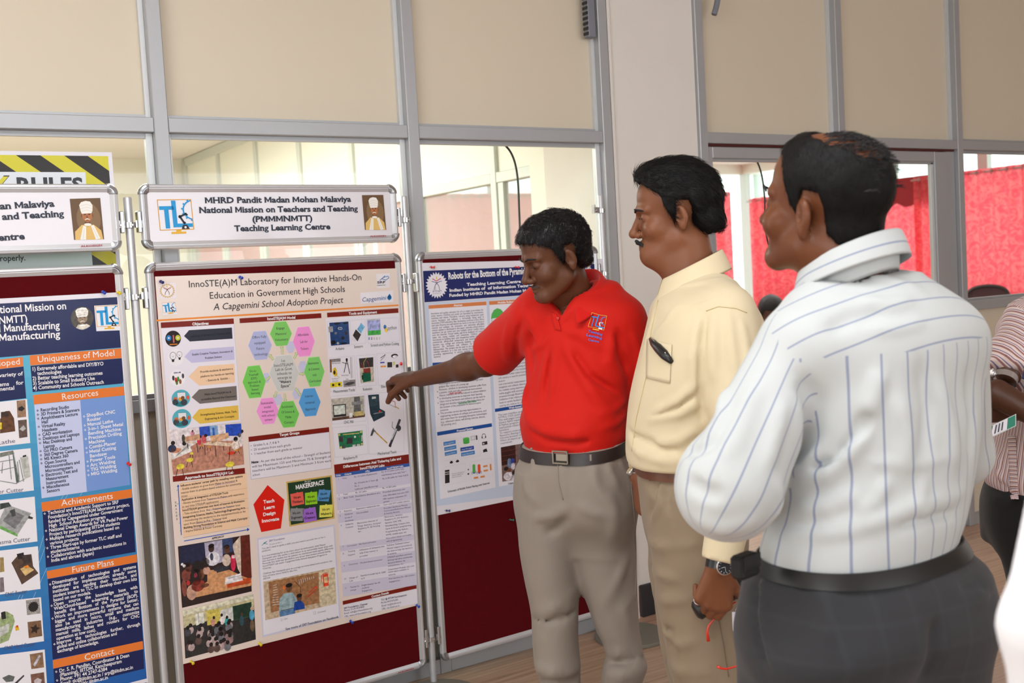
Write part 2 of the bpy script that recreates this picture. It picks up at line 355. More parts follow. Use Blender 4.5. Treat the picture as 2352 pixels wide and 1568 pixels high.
# loose wires and pipes
def thing_tube(name, pts, r, m, label, cat, n=10):
    o = MB().tube([tuple(Vector(p)-Vector(pts[0])) for p in pts], r, n).build(name, m, None, loc=pts[0], smooth=True); return tag(o, label, cat)
def bez(p0, p1, p2, p3, n=14):
    o = []
    for i in range(n+1):
        t = i/n; a = Vector(p0)*(1-t)**3+Vector(p1)*3*t*(1-t)**2+Vector(p2)*3*t*t*(1-t)+Vector(p3)*t**3; o.append(tuple(a))
    return o
YC = 3.66
def yc(x, y): return tuple(aty(x, y, YC))
thing_tube('cable', [tuple(Vector(yc(1120, 332))+Vector((0, 0, .6))), tuple(Vector(yc(1120, 332)))]+bez(yc(1160, 334), yc(1182, 352), yc(1189, 390), yc(1191, 440))+bez(yc(1192, 470), yc(1193, 500), yc(1196, 560), yc(1197, 640), 8), .0042, M['dark_plastic'],
           'black cable hanging down behind the glass above the presenter in red', 'cable')
thing_tube('cable', [tuple(Vector(yc(1728, 350))+Vector((0, 0, .8)))]+bez(yc(1732, 360), yc(1752, 385), yc(1757, 440), yc(1757, 480))+bez(yc(1757, 500), yc(1758, 530), yc(1762, 555), yc(1766, 562), 6), .004, M['dark_plastic'],
           'black cable hanging behind the door glass beside the white striped shirt man', 'cable')
p = empty('wiring_channel', (2.70, 3.51, 2.38), label='grey slotted wiring channel stub at the top left of the pillar', cat='wiring channel')
MB().box(-.018, .018, -.022, .012, 0, .66, .003).build('channel', M['grey_pipe'], p)
zz = MB()
for k in range(33): zz.box(-.0215, -.0175, -.02, .01, .01+k*.02, .021+k*.02)
zz.build('slot_teeth', M['dark_plastic'], p, kind='stuff')
thing_tube('conduit', bez((3.335, 3.46, 2.515), (3.345, 3.46, 2.535), (3.38, 3.46, 2.60), (3.385, 3.47, 2.75)), .0125, M['grey_pipe'], 'grey flexible conduit end dangling right of the pillar top', 'conduit', 14)
# safety rules sign on the glass of the leftmost window
def lamp_panel(x, y):
    l = empty('ceiling_light', (x, y, 3.03), label='square white ceiling light panel reflected in the cabin glass', cat='ceiling light')
    MB().box(-.3, .3, -.3, .3, 0, .018, .002).build('frame', M['alu'], l)
    e = bpy.data.materials.new('lamp_diffuser'); e.use_nodes = True; b = e.node_tree.nodes['Principled BSDF']; b.inputs['Emission Color'].default_value = (1, 1, 1, 1); b.inputs['Emission Strength'].default_value = 20
    MB().box(-.28, .28, -.28, .28, -.004, 0).build('diffuser', e, l)
w = ray(728, 362); t_ = (3.03-CAM_H)/w.z
lamp_panel(w.x*t_, 2*(YF+.04)-w.y*t_)
# chairs and a seated figure far behind the glass
def office_chair(loc, rz, label):
    r = empty('office_chair', loc, rz, label=label, cat='chair')
    fr = []
    for i in range(25):
        a = PI*i/24; fr.append((.225*math.cos(a)*(1.0 if True else 1), .02, .82+.22*math.sin(a)**.45))
    fr = [(.21, .0, .5)]+fr+[(-.21, .0, .5)]
    MB().tube(fr, .018, 8).build('back_frame', M['dark_plastic'], r, smooth=True)
    m = bpy.data.materials.get('chair_mesh') or mat('chair_mesh', (60, 26, 34), .9)
    vs = [(x*.2, .03, .5) for x in (-1, 1)]+[(.215*math.cos(a), .03, .82+.21*math.sin(a)**.45) for a in [PI*i/12 for i in range(13)]]
    mesh('back_mesh', vs, [tuple([0, 1]+list(range(2, 15)))], m, r)
    MB().box(-.24, .24, -.48, -.02, .44, .5, .02).build('seat', M['dark_plastic'], r)
    MB().tube([(0, -.25, .1), (0, -.25, .44)], .025).build('post', M['steel'], r)
    for k in range(5):
        a = 2*PI*k/5; MB().tube([(0, -.25, .09), (.28*math.cos(a), -.25+.28*math.sin(a), .05)], [.022, .014]).build('foot', M['dark_plastic'], r)
    for sx in (-1, 1): MB().tube([(sx*.24, -.1, .48), (sx*.27, -.12, .68), (sx*.26, -.35, .69)], .014).build('armrest', M['dark_plastic'], r, smooth=True)
    return r
office_chair((11.2, 7.45, 0), math.radians(-56), 'black mesh-back office chair behind the window right of the door')
office_chair((10.35, 6.05, 0), math.radians(-30), 'dark office chair at the right edge, partly hidden by the pink shirt man')
# ================================================================ display stand
BR = math.radians(2.476)                      # the row of boards stands turned by this much to the partition
NB = Vector((-math.sin(BR), math.cos(BR), 0)); UB = Vector((math.cos(BR), math.sin(BR), 0)); DB = 3.34
def onb(px, py, D=DB):
    """photo line of sight -> (u, z) on the plane of the boards"""
    w = ray(px, py); q = w*(D/w.dot(NB)); return (q.dot(UB), q.z+CAM_H)
def bpos(u, z, off=0.0): q = UB*u+NB*(DB+off); return (q.x, q.y, z)
def D_profile(r=.0118):
    # cross section of the frame tube: a rounded outer lip, a groove, a flat inner flange (t outward, y depth)
    return [(-.012, -.004), (-.012, .006), (.004, .012), (.011, .006), (.0125, -.002), (.009, -.009), (.003, -.010), (.001, -.0075), (-.001, -.0075)]
def frame_board(root, w, h, face_mat, face_name, cr=.03, sides=True):
    """frame with four rails and four rounded corners around a flat face; origin at the lower left"""
    pr = D_profile()
    def rail(p0, p1, out, name='rail'):
        p0 = Vector(p0); p1 = Vector(p1); out = Vector(out); vs = []; n = len(pr)
        for p in (p0, p1):
            for t, y in pr: q = p+out*t; vs.append((q.x, q.y+y, q.z))
        fs = [(k, (k+1) % n, n+(k+1) % n, n+k) for k in range(n)]+[tuple(range(n))[::-1], tuple(range(n, 2*n))]
        o = mesh(name, vs, fs, M['frame'], root); recalc(o); return o
    i = .012
    rail((cr, 0, h-i), (w-cr, 0, h-i), (0, 0, 1), 'top_rail'); rail((cr, 0, i), (w-cr, 0, i), (0, 0, -1), 'bottom_rail')
    rail((i, 0, cr), (i, 0, h-cr), (-1, 0, 0), 'side_rail'); rail((w-i, 0, cr), (w-i, 0, h-cr), (1, 0, 0), 'side_rail')
    for cx, cz, a0 in ((cr, cr, PI), (w-cr, cr, 1.5*PI), (w-cr, h-cr, 0), (cr, h-cr, .5*PI)):
        vs = []; n = len(pr); S = 9
        for k in range(S):
            a = a0+PI/2*k/(S-1); o = Vector((math.cos(a), 0, math.sin(a)))
            for t, y in pr:
                bulge = 1.0+(.16 if k not in (0, S-1) else .10)
                q = Vector((cx, 0, cz))+o*((cr-.012)+t*bulge+.001); vs.append((q.x, q.y+y*bulge*1.12, q.z))
        fs = [(s*n+k, s*n+(k+1) % n, (s+1)*n+(k+1) % n, (s+1)*n+k) for s in range(S-1) for k in range(n)]+[tuple(range(n))[::-1], tuple(range((S-1)*n, S*n))]
        o = mesh('corner_cap', vs, fs, M['chrome'], root); recalc(o); smooth_by_angle(o, 50)
    MB().box(.014, w-.014, -.0035, .006, .014, h-.014, .002).build(face_name, face_mat, root)
    return root
def side_bracket(root, x, z, hgt=.065):
    MB().box(x-.0055, x+.0055, -.013, .012, z-hgt/2, z+hgt/2, .002).build('bracket', M['steel'], root)
Z0B, Z1B = .078, 1.552
def board(u0, u1, label, **k):
    r = empty('display_board', bpos(u0, Z0B), BR, label=label, cat='display board', group='maroon felt display boards on poles')
    frame_board(r, u1-u0, Z1B-Z0B, M['felt'], 'felt_panel')
    return r
bd1 = board(.055, .940, 'maroon felt display board with blue poster at the left edge')
bd2 = board(1.008, 1.894, 'maroon felt display board holding the cream laboratory poster')
bd3 = board(1.958, 2.785, 'maroon felt display board behind the presenter in red')
def header(u0, u1, label):
    r = empty('header_sign', bpos(u0, 1.592), BR, label=label, cat='sign', group='white header signs above the display boards')
    frame_board(r, u1-u0, .198, M['white_board'], 'sign_face')
    return r
hd1 = header(.055, .943, 'white framed header sign at the left edge, above the blue poster')
hd2 = header(1.006, 1.892, 'white framed header sign above the cream poster, text fully readable')
for r, w in ((bd1, .885), (bd2, .886), (bd3, .827)):
    for z in (1.37, .10):
        for x in (-.006, w+.006): side_bracket(r, x, z)
for r, w in ((hd1, .888), (hd2, .886)):
    for x in (-.006, w+.006): side_bracket(r, x, .085)
def pole(u, label, zs):
    r = empty('display_pole', bpos(u, 0, .004), BR, label=label, cat='pole', group='aluminium poles of the display stand')
    MB().lathe([(.0122, .012), (.0122, 1.748), (.0105, 1.752)], n=20).build('tube', M['pole'], r, smooth=False)
    smooth_by_angle(r.children[0])
    MB().lathe([(.145, 0), (.147, .003), (.147, .011), (.144, .014), (.02, .015)], (-.055, -.118, 0), n=56).build('base', M['base_grey'], r); smooth_by_angle(r.children[1], 30)
    for z, sd in zs:
        c = MB().lathe([(.0125, -.008), (.0175, -.008), (.0175, .008), (.0125, .008)], (0, 0, z), 20)
        for s in sd:
            c.box(min(s*.016, s*.042), max(s*.016, s*.042), -.011, -.007, z-.008, z+.014).box(min(s*.038, s*.042), max(s*.038, s*.042), -.012, .008, z-.01, z+.024)
        o = c.build('clamp', M['steel'], r); recalc(o); smooth_by_angle(o, 40)
        b = MB()
        for s in sd: b.lathe([(.0045, .011), (.0045, .0145), (.003, .016)], (s*.030, 0, z), 8, axis='y')
        b.lathe([(.0028, .017), (.0028, .0195)], (0.004, 0, z), 8, axis='y').build('clamp_screw', M['steel'], o)
    return r
pole(.973, 'aluminium pole between the blue poster and the cream poster', ((1.668, (-1, 1)), (1.452, (-1, 1)), (.17, (-1, 1))))
pole(1.926, 'aluminium pole just right of the cream poster', ((1.668, (-1,)), (1.452, (-1, 1)), (.17, (-1, 1))))
pole(2.824, 'aluminium pole beside the pillar behind the presenter', ((1.690, (-1,)), (1.440, (-1,)), (.17, (-1,))))
# ================================================================ printing: letters and flat shapes laid on a sheet
GL = {}
def glyph(ch, font):
    key = (ch, font)
    if key in GL: return GL[key]
    cu = bpy.data.curves.new('t', 'FONT'); cu.resolution_u = 2
    cu.offset = {'b': .018, 'B': .034}.get(font[-1:], 0.0)
    def ev(s):
        cu.body = s; o = bpy.data.objects.new('t', cu); C.objects.link(o); bpy.context.view_layer.update()
        me = bpy.data.meshes.new_from_object(o.evaluated_get(bpy.context.evaluated_depsgraph_get()))
        bpy.data.objects.remove(o); return me
    m0 = ev('||'); w0 = max(v.co.x for v in m0.vertices)
    me = ev('|'+ch+'|'); adv = max(v.co.x for v in me.vertices)-w0
    bpy.data.meshes.remove(m0); bpy.data.meshes.remove(me)
    me = ev(ch); off = cu.offset; area = lambda m: sum(p.area for p in m.polygons); rep = [(0, 0)]
    if off:
        cu.offset = 0; m1 = ev(ch); A0 = area(m1); A1 = area(me)
        bad = lambda x, o: x < A0*1.05 or x > A0*(1.35+o*32)
        if bad(A1, off): cu.offset = off*.55; m2 = ev(ch); me = m1 if bad(area(m2), off*.55) else m2
    v0 = [(v.co.x, v.co.y) for v in me.vertices]; f0 = [tuple(p.vertices) for p in me.polygons]; vs = []; fs = []
    if ch == 'M' and off:
        w_ = max(v[0] for v in v0); x_ = min(v[0] for v in v0)-off; w_ += off; h_ = max(v[1] for v in v0); q_ = .085+off*2; c_ = (x_+w_)/2; v0 = [(x_, 0), (x_+q_, 0), (x_+q_, h_*.60), (c_, h_*.04), (w_-q_, h_*.60), (w_-q_, 0), (w_, 0), (w_, h_), (w_-q_*1.05, h_), (c_, h_*.42), (x_+q_*1.05, h_), (x_, h_)]; f0 = [tuple(range(12))]
    for dx, dy in rep: n_ = len(vs); vs += [(x+dx, y+dy) for x, y in v0]; fs += [tuple(i+n_ for i in f) for f in f0]
    if font.startswith('serif') and vs:
        ec = {}
        for f in fs:
            for a, b in zip(f, f[1:]+f[:1]): ec[frozenset((a, b))] = ec.get(frozenset((a, b)), 0)+1
        xh = .53; done = []
        for e, n_ in ec.items():
            if n_ != 1 or len(e) < 2: continue
            a, b = [vs[i] for i in e]
            if abs(a[1]-b[1]) < .006:
                L = abs(a[0]-b[0]); y = a[1]
                lv = [l for l in (0.0, xh, .70, -.2) if abs(y-l) < .05]
                xm = (a[0]+b[0])/2; xa_ = [q[0] for q in vs]; edge = ch not in 'MNVWvwA' or min(xm-min(xa_), max(xa_)-xm) < .13
                if .05 < L < .24 and lv and edge and ch not in '(),.:;-gCGOSQaceostTJjy' and not any(abs(y-q[1]) < .02 and abs((a[0]+b[0])/2-q[0]) < .03 for q in done):
                    x0, x1 = sorted((a[0], b[0])); e_ = .03 if ch in 'MNmw' else .05 if font[-1] in 'bB' else .045; t = .036
                    yy = (y, y+t) if y < .3 else (y-t, y)
                    xl, xr = x0-e_, x1+e_
                    if ch in 'rnmpu' and y > .3: xr = x1
                    if ch in 'dltibhk' and y > .3: xr = x1; yy = (y-t*1.1, y)
                    if ch == 't' and y > .3: continue
                    if ch in 'Ls' and y < .3 and L > .2: continue
                    done.append(((x0+x1)/2, y)); n = len(vs); vs += [(xl, yy[0]), (xr, yy[0]), (xr, yy[1]), (xl, yy[1])]; fs.append((n, n+1, n+2, n+3))
        if ch in 'TELFZ' :
            if ch == 'T':
                xs = [v[0] for v in vs]; x0, x1 = min(xs), max(xs); top = max(v[1] for v in vs)
                for x in (x0, x1-.04): n = len(vs); vs += [(x, top-.16), (x+.04, top-.16), (x+.04, top), (x, top)]; fs.append((n, n+1, n+2, n+3))
            if ch == 'L':
                x1 = max(v[0] for v in vs); n = len(vs); vs += [(x1-.04, 0), (x1, 0), (x1, .16), (x1-.04, .16)]; fs.append((n, n+1, n+2, n+3))
    GL[key] = (np.array(vs, float).reshape(-1, 2), fs, adv); return GL[key]
_probe = glyph('H', 'sans'); CAP = _probe[0][:, 1].max()
_probe = glyph('x', 'sans'); XH = _probe[0][:, 1].max()
class Sheet:
    """flat print on the plane of the boards: positions are (u, z) metres relative to an origin"""
    def __init__(s, u0, z0, off): s.u0 = u0; s.z0 = z0; s.off = off; s.g = {}
    def loc(s, px, py):
        u, z = onb(px, py, DB+s.off); return np.array((u-s.u0, z-s.z0))
    def L(s, p): return s.loc(*p) if not isinstance(p, np.ndarray) else p
    def put(s, part, layer, vs, fs, col):
        g = s.g.setdefault(part, [[], [], []]); n = len(g[0])
        g[0] += [(v[0], -layer*.00025, v[1]) for v in vs]; g[1] += [tuple(i+n for i in f) for f in fs]; g[2] += [lin(col)]*len(fs)
    def poly(s, pts, col, layer=1, part='graphics'):
        P = [s.L(p) for p in pts]; s.put(part, layer, P, [tuple(range(len(P)))], col)
    def fan(s, pts, col, layer=1, part='graphics'):
        P = [s.L(p) for p in pts]; c = sum(P)/len(P); n = len(P)
        s.put(part, layer, P+[c], [(i, (i+1) % n, n) for i in range(n)], col)
    def ell(s, c, rx, ry, col, layer=2, n=20, part='graphics', a0=0, a1=2*PI):
        """c and radii in photo pixels, drawn round on the sheet"""
        c0 = s.L(c); ex = s.loc(c[0]+rx, c[1])-c0; r = (abs(ex[0]), abs((s.loc(c[0], c[1]-ry)-c0)[1]))
        P = [c0+np.array((r[0]*math.cos(a0+(a1-a0)*k/n), r[1]*math.sin(a0+(a1-a0)*k/n))) for k in range(n+(0 if a1-a0 > 6.2 else 1))]
        s.put(part, layer, P, [tuple(range(len(P)))], col)
    def line(s, pts, w, col, layer=2, part='graphics'):
        P = [s.L(p) for p in pts]
        for a, b in zip(P, P[1:]):
            d = b-a; L = np.hypot(*d)
            if L < 1e-6: continue
            n = np.array((-d[1], d[0]))/L*w/2; e = d/L*w*.25
            s.put(part, layer, [a-n-e, b-n+e, b+n+e, a+n-e], [(0, 1, 2, 3)], col)
    def box(s, pts, w, col, layer=2, part='graphics'): s.line(list(pts)+[pts[0]], w, col, layer, part)
    def text(s, t, p0, p1, h, col, font='sans', layer=4, italic=0.0, part='lettering', fit=True, minx=.55, maxx=1.3):
        """one line of lettering from p0 to p1 (baseline ends, photo pixels), h = capital height in metres"""
        a = s.L(p0); b = s.L(p1); sc = h/CAP; d = b-a; L = np.hypot(*d); ex = d/L; ey = np.array((-ex[1], ex[0]))
        gs = [glyph(c, font) if c != ' ' else (None, None, .27) for c in t]; tot = sum(g[2] for g in gs)*sc
        if fit: sx = sc*L/tot; start = 0
        else: sx = sc*min(1.0, L/tot); start = (L-sx/sc*tot)/2
        x = start
        for g in gs:
            if g[0] is not None and len(g[0]):
                vs = [a+ex*(x+(v[0]+italic*v[1])*sx)+ey*(v[1]*sc) for v in g[0]]; s.put(part, layer, vs, g[1], col)
            x += g[2]*sx
    def para(s, lines, tl, tr, bl, h, col, font='sans', layer=4, just=False, k=1.0, part='lettering', cen=False):
        """lines spread from the first baseline (tl..tr) to the last (bl)"""
        A = s.L(tl); B = s.L(tr); D = s.L(bl); n = len(lines); W = [sum((glyph(c, font)[2] if c != ' ' else .27) for c in l) for l in lines]; mx = max(W)
        for i, l in enumerate(lines):
            if not l: continue
            t = i/max(1, n-1); a = A+(D-A)*t; full = B-A
            if just and W[i] > mx*.72 and i < n-1:
                ws = l.split(' '); ww = [sum(glyph(c, font)[2] for c in q) for q in ws]; sc = np.hypot(*full)/mx; gap = (np.hypot(*full)-sum(ww)*sc)/max(1, len(ws)-1); x = 0; ex = full/np.hypot(*full)
                for q, wq in zip(ws, ww):
                    s.text(q, a+ex*x, a+ex*(x+wq*sc), h, col, font, layer, part=part); x += wq*sc+gap
            else:
                f = W[i]/mx*k; st = (1-f)/2 if cen else 0
                s.text(l, a+full*st, a+full*(st+f), h, col, font, layer, part=part)
    def flush(s, root, m, dy=0.0):
        for part, (vs, fs, cs) in s.g.items():
            me = bpy.data.meshes.new(part); me.from_pydata(vs, [], fs); me.materials.append(m)
            at = me.color_attributes.new('Col', 'FLOAT_COLOR', 'CORNER'); out = np.empty((len(me.loops), 4), np.float32); k = 0
            cnt = [len(f) for f in fs]; out[:] = np.repeat(np.array(cs, np.float32), cnt, axis=0)
            at.data.foreach_set('color', out.ravel())
            o = bpy.data.objects.new(part.split('#')[0], me); C.objects.link(o); o.parent = root; o.location.y = dy
        s.g = {}
def print_mat(name, rough, coat, noise=0.0):
    m = bpy.data.materials.new(name); m.use_nodes = True; nt = m.node_tree; b = nt.nodes['Principled BSDF']
    a = nt.nodes.new('ShaderNodeVertexColor'); a.layer_name = 'Col'; setp(b, Roughness=rough, Coat_Weight=coat, Coat_Roughness=.15, Specular_IOR_Level=.28)
    src = a.outputs[0]
    if noise:
        tc = nt.nodes.new('ShaderNodeTexCoord'); n = nt.nodes.new('ShaderNodeTexNoise'); n.inputs['Scale'].default_value = 90; n.inputs['Detail'].default_value = 4
        mr = nt.nodes.new('ShaderNodeMapRange'); mr.inputs['From Min'].default_value = .3; mr.inputs['From Max'].default_value = .7; mr.inputs['To Min'].default_value = 1-noise; mr.inputs['To Max'].default_value = 1+noise
        mx = nt.nodes.new('ShaderNodeVectorMath'); mx.operation = 'SCALE'
        nt.links.new(tc.outputs['Object'], n.inputs[0]); nt.links.new(n.outputs['Fac'], mr.inputs[0]); nt.links.new(src, mx.inputs[0]); nt.links.new(mr.outputs[0], mx.inputs['Scale']); src = mx.outputs[0]
    nt.links.new(src, b.inputs['Base Color']); return m
M['print'] = print_mat('poster_print', .45, .1)
M['print_gloss'] = print_mat('glossy_poster_print', .32, .12)
M['photo'] = print_mat('printed_photograph', .35, .3, .35)
def paper(root, corners, off, m, curl=None):
    """thin sheet through four (u,z) local corners TL TR BR BL, gently wavy at its edges"""
    TL, TR, BR_, BL = [np.array(c) for c in corners]; nx, nz = 24, 30; vs = []; fs = []
    for side in (0, 1):
        for j in range(nz+1):
            for i in range(nx+1):
                s_, t = i/nx, j/nz; p = (TL*(1-s_)+TR*s_)*(1-t)+(BL*(1-s_)+BR_*s_)*t
                y = 0.0 if not side else .0006
                vs.append((p[0], y, p[1]))
    K = (nx+1)*(nz+1)
    for j in range(nz):
        for i in range(nx):
            a = j*(nx+1)+i; fs.append((a, a+nx+1, a+nx+2, a+1)); fs.append((K+a, K+a+1, K+a+nx+2, K+a+nx+1))
    return mesh('paper', vs, fs, m, root)
def pin(px, py, col, label, off=-.006, tilt=(0.3, 0.2), grp=None):
    m = bpy.data.materials.get('pin_'+col) or mat('pin_'+col, {'blue': (28, 74, 190), 'red': (220, 30, 36), 'yellow': (228, 208, 40), 'navy': (30, 34, 110), 'green': (10, 112, 92), 'white': (225, 225, 228)}[col], .25, coat=.5)
    u, z = onb(px, py, DB+off)
    o = MB().lathe([(.0008, -.004), (.0008, .004), (.0045, .004), (.0048, .0055), (.0022, .0075), (.0024, .0135), (.0050, .016), (.0048, .0185), (.003, .0195)], n=12, axis='y').build('push_pin', m, None, loc=bpos(u, z, off), smooth=True)
    o.rotation_euler = (tilt[0], 0, BR+tilt[1]); recalc(o); smooth_by_angle(o, 35)
    return tag(o, label, 'push pin')
WHT = (236, 236, 240)
def tlc_logo(S, P, bgc=(232, 233, 240), L0=2, part='graphics'):
    """square emblem on four photo corners TL TR BR BL"""
    TL, TR, BR_, BL = [S.L(p) for p in P]
    def q(a, b): return (TL*(1-a)+TR*a)*(1-b)+(BL*(1-a)+BR_*a)*b
    w = np.hypot(*(TR-TL))
    if bgc: S.poly([q(-.05, -.04), q(1.05, -.04), q(1.05, 1.22), q(-.05, 1.22)], bgc, L0, part)
    S.box([q(0, 0), q(1, 0), q(1, 1), q(0, 1)], w*.022, (222, 160, 50), L0+1, part)
    bl = (24, 150, 214)
    for a0, b0, a1, b1 in ((.03, .21, .46, .33), (.17, .33, .30, .95), (.40, .03, .53, .80), (.40, .80, .98, .92)): S.poly([q(a0, b0), q(a1, b0), q(a1, b1), q(a0, b1)], bl, L0+1, part)
    cx, cy, r = 1.06, .35, .30
    for k in range(14):
        a = PI*.5+PI*k/13; a2 = PI*.5+PI*(k+1)/13 if k < 13 else a
        f = lambda rr, an: q(min(.985, cx+rr*math.cos(an)), cy-rr*math.sin(an))
        if k < 13: S.poly([f(r, a), f(r+.045, a), f(r+.045, a2), f(r, a2)], bl, L0+1, part)
        if k % 2 == 0: S.poly([f(r+.04, a-.07), f(r+.085, a-.07), f(r+.085, a+.07), f(r+.04, a+.07)], bl, L0+1, part)
    dk = (26, 32, 44)
    S.line([q(.74, .80), q(.62, .57), q(.80, .48), q(.84, .52)], w*.055, dk, L0+2, part)
    for a, b, rr in ((.62, .57, .05), (.74, .78, .04), (.80, .48, .035)):
        c0 = q(a, b); S.poly([c0+np.array((rr*w*math.cos(t), rr*w*math.sin(t))) for t in np.arange(0, 6.2, .6)], dk, L0+2, part)
    S.poly([q(.64, .99), q(.66, .90), q(.70, .84), q(.80, .84), q(.84, .90), q(.88, .99)], dk, L0+2, part)
    c0 = q(.755, .93); S.poly([c0+np.array((.035*w*math.cos(t), .035*w*math.sin(t))) for t in np.arange(0, 6.2, .6)], (230, 230, 235), L0+3, part)
    S.poly([q(.47, 1.0), q(.62, 1.0), q(.62, 1.07), q(.47, 1.07)], (226, 176, 52), L0+1, part); S.poly([q(.32, 1.07), q(.76, 1.07), q(.76, 1.14), q(.32, 1.14)], (226, 176, 52), L0+1, part)
def portrait(S, P, part='photograph', round_=False, sepia=False):
    TL, TR, BR_, BL = [S.L(p) for p in P]
    def q(a, b): return (TL*(1-a)+TR*a)*(1-b)+(BL*(1-a)+BR_*a)*b
    def blob(cx, cy, rx, ry, col, l, n=18, a0=0, a1=6.2832): S.poly([q(cx+rx*math.cos(a0+(a1-a0)*k/n), cy+ry*math.sin(a0+(a1-a0)*k/n)) for k in range(n+(a1-a0 < 6.2))], col, l, part)
    br = ((104, 78, 52), (132, 104, 72)) if not sepia else ((70, 62, 52), (98, 88, 74))
    if round_: blob(.5, .5, .52, .5, br[0], 2, 28)
    else:
        S.poly([q(0, 0), q(1, 0), q(1, 1), q(0, 1)], br[0], 2, part); blob(.55, .5, .40, .40, br[1], 2.4)
    robe = (222, 186, 112) if not sepia else (214, 208, 196)
    S.poly([q(.04, 1), q(.06, .80), q(.30, .64), q(.70, .64), q(.93, .78), q(.97, 1)] if not round_ else [q(.2, .9), q(.3, .76), q(.7, .76), q(.85, .86), q(.7, .95), q(.5, 1), q(.35, .97)], robe, 3, part)
    sk = (176, 112, 68) if not sepia else (146, 124, 100); dk = tuple(int(c*.62) for c in sk)
    hy = .42 if not round_ else .52; k = 1.0 if not round_ else 1.35
    blob(.5, hy+.16*k, .09*k, .10*k, dk, 3.2); blob(.51, hy, .17*k, .155*k, sk, 3.5)
    blob(.34-.02*(k-1), hy, .03*k, .04*k, dk, 3.4); blob(.68+.02*(k-1), hy, .03*k, .04*k, dk, 3.4)
    for x in (.44, .58): blob(.5+(x-.5)*k, hy-.03*k, .035*k, .012*k, (40, 26, 20), 4); S.line([q(.5+(x-.5-.05)*k, hy-.055*k), q(.5+(x-.5+.05)*k, hy-.06*k)], .0012*k, (60, 40, 30), 4, part)
    S.poly([q(.5, hy-.02*k), q(.54, hy+.05*k), q(.47, hy+.05*k)], dk, 3.8, part)
    S.poly([q(.5-.09*k, hy+.09*k), q(.5, hy+.06*k), q(.5+.1*k, hy+.09*k), q(.5+.06*k, hy+.10*k), q(.5, hy+.085*k), q(.5-.05*k, hy+.10*k)], (226, 222, 214), 4.2, part)
    S.line([q(.5-.035*k, hy+.112*k), q(.5+.04*k, hy+.112*k)], .0014*k, (96, 44, 34), 4, part)
    w = (238, 236, 230)
    S.poly([q(.5-.22*k, hy-.26*k), q(.5-.15*k, hy-.33*k), q(.5, hy-.36*k), q(.5+.15*k, hy-.34*k), q(.5+.22*k, hy-.25*k), q(.5+.20*k, hy-.12*k), q(.5+.16*k, hy-.06*k), q(.5-.16*k, hy-.05*k), q(.5-.19*k, hy-.12*k)], w, 4.4, part)
    for t in (.1, .17, .24): S.line([q(.5-.19*k, hy-(t+.0)*k), q(.5+.02*k, hy-(t+.035)*k), q(.5+.2*k, hy-(t-.005)*k)], .0007*k, (196, 192, 184), 4.6, part)
    blob(.5, hy+.215*k, .12*k, .035*k, w, 4.4)
    if not round_:
        S.poly([q(.34, .66), q(.44, .68), q(.40, 1), q(.20, 1)], w, 4.4, part); S.poly([q(.60, .66), q(.70, .65), q(.88, .98), q(.72, 1)], w, 4.4, part)
        S.line([q(.37, .72), q(.30, .98)], .0007, (190, 186, 180), 4.6, part); S.line([q(.67, .72), q(.80, .97)], .0007, (190, 186, 180), 4.6, part)
# ---------------------------------------------------------------- header signs
SER = 'serifB'; INK = (38, 44, 62)
def sign_print(root, u0, off=-.0036): return Sheet(u0, 1.592, off)
S = sign_print(hd2, 1.006)
for t, a, b in (('MHRD Pandit Madan Mohan Malaviya', (470, 466.5), (806, 463)), ('National Mission on Teachers and Teaching', (457, 489), (821.5, 484.5)), ('(PMMMNMTT)', (579, 509.5), (718, 507)), ('Teaching Learning Centre', (538.5, 531), (758.5, 526))):
    S.text(t, a, b, .0178, INK, SER)
tlc_logo(S, [(361, 459), (438, 458), (445, 526), (368, 528.5)], None)
portrait(S, [(831, 448), (880, 447.5), (887, 528), (838, 528)])
mk = (168, 40, 60)
S.flush(hd2, M['print'], -.0038)
S = sign_print(hd1, .055)
for t, a, b in (('MHRD Pandit Madan Mohan Malaviya', (-318, 497), (125, 474)), ('National Mission on Teachers and Teaching', (-362, 525), (147, 497)), ('(PMMMNMTT)', (-190, 544), (-12, 533)), ('Teaching Learning Centre', (-245, 568), (57, 549))):
    S.text(t, a, b, .0178, INK, SER)
portrait(S, [(160, 456.5), (230, 454.5), (239, 549.5), (170, 551)])
S.flush(hd1, M['print'], -.0038)
def small_mark(root, u0, z0, px):
    S = Sheet(u0, z0, -.0112); S.text('ALKOSIGN', px[0], px[1], .0045, mk, 'sansB'); S.flush(root, M['print'], -.0112)
small_mark(hd2, 1.006, 1.592, ((850, 544), (886, 542.7))); small_mark(hd1, .055, 1.592, ((186, 567), (235, 564.5)))
small_mark(bd2, 1.008, Z0B, ((914, 1546), (950, 1536)))
# ---------------------------------------------------------------- cream laboratory poster
u0, z1 = onb(356, 635); OFFP = -.0055
ps2 = empty('poster', bpos(u0, z1, OFFP), BR, label='cream poster about a school laboratory with hexagon diagram and tables', cat='poster', group='printed posters on the display boards')
S = Sheet(u0, z1, OFFP)
CRM = (230, 216, 208)
cor = [(356, 635), (912, 616), (958.6, 1389.7), (420.6, 1524.8)]
M['paper_cream'] = mat('cream_poster_paper', CRM, .4, 0, coat=.2)
paper(ps2, [S.loc(*p) for p in cor], 0, M['paper_cream'])
BK = (34, 34, 40); RD = (122, 24, 12); OR = (232, 140, 50)
S.poly([(358, 734), (915, 699), (915.5, 702.5), (358.5, 738)], OR)
S.text('InnoSTE(A)M Laboratory for Innovative Hands-On', (432.5, 660), (831, 643), .0205, BK, 'sans', minx=.3)
S.text('Education in Government High Schools', (480.5, 686), (793, 670), .0205, BK, 'sans')
S.text('A Capgemini School Adoption Project', (490, 712), (787.5, 695), .0205, BK, 'sans', italic=.2)
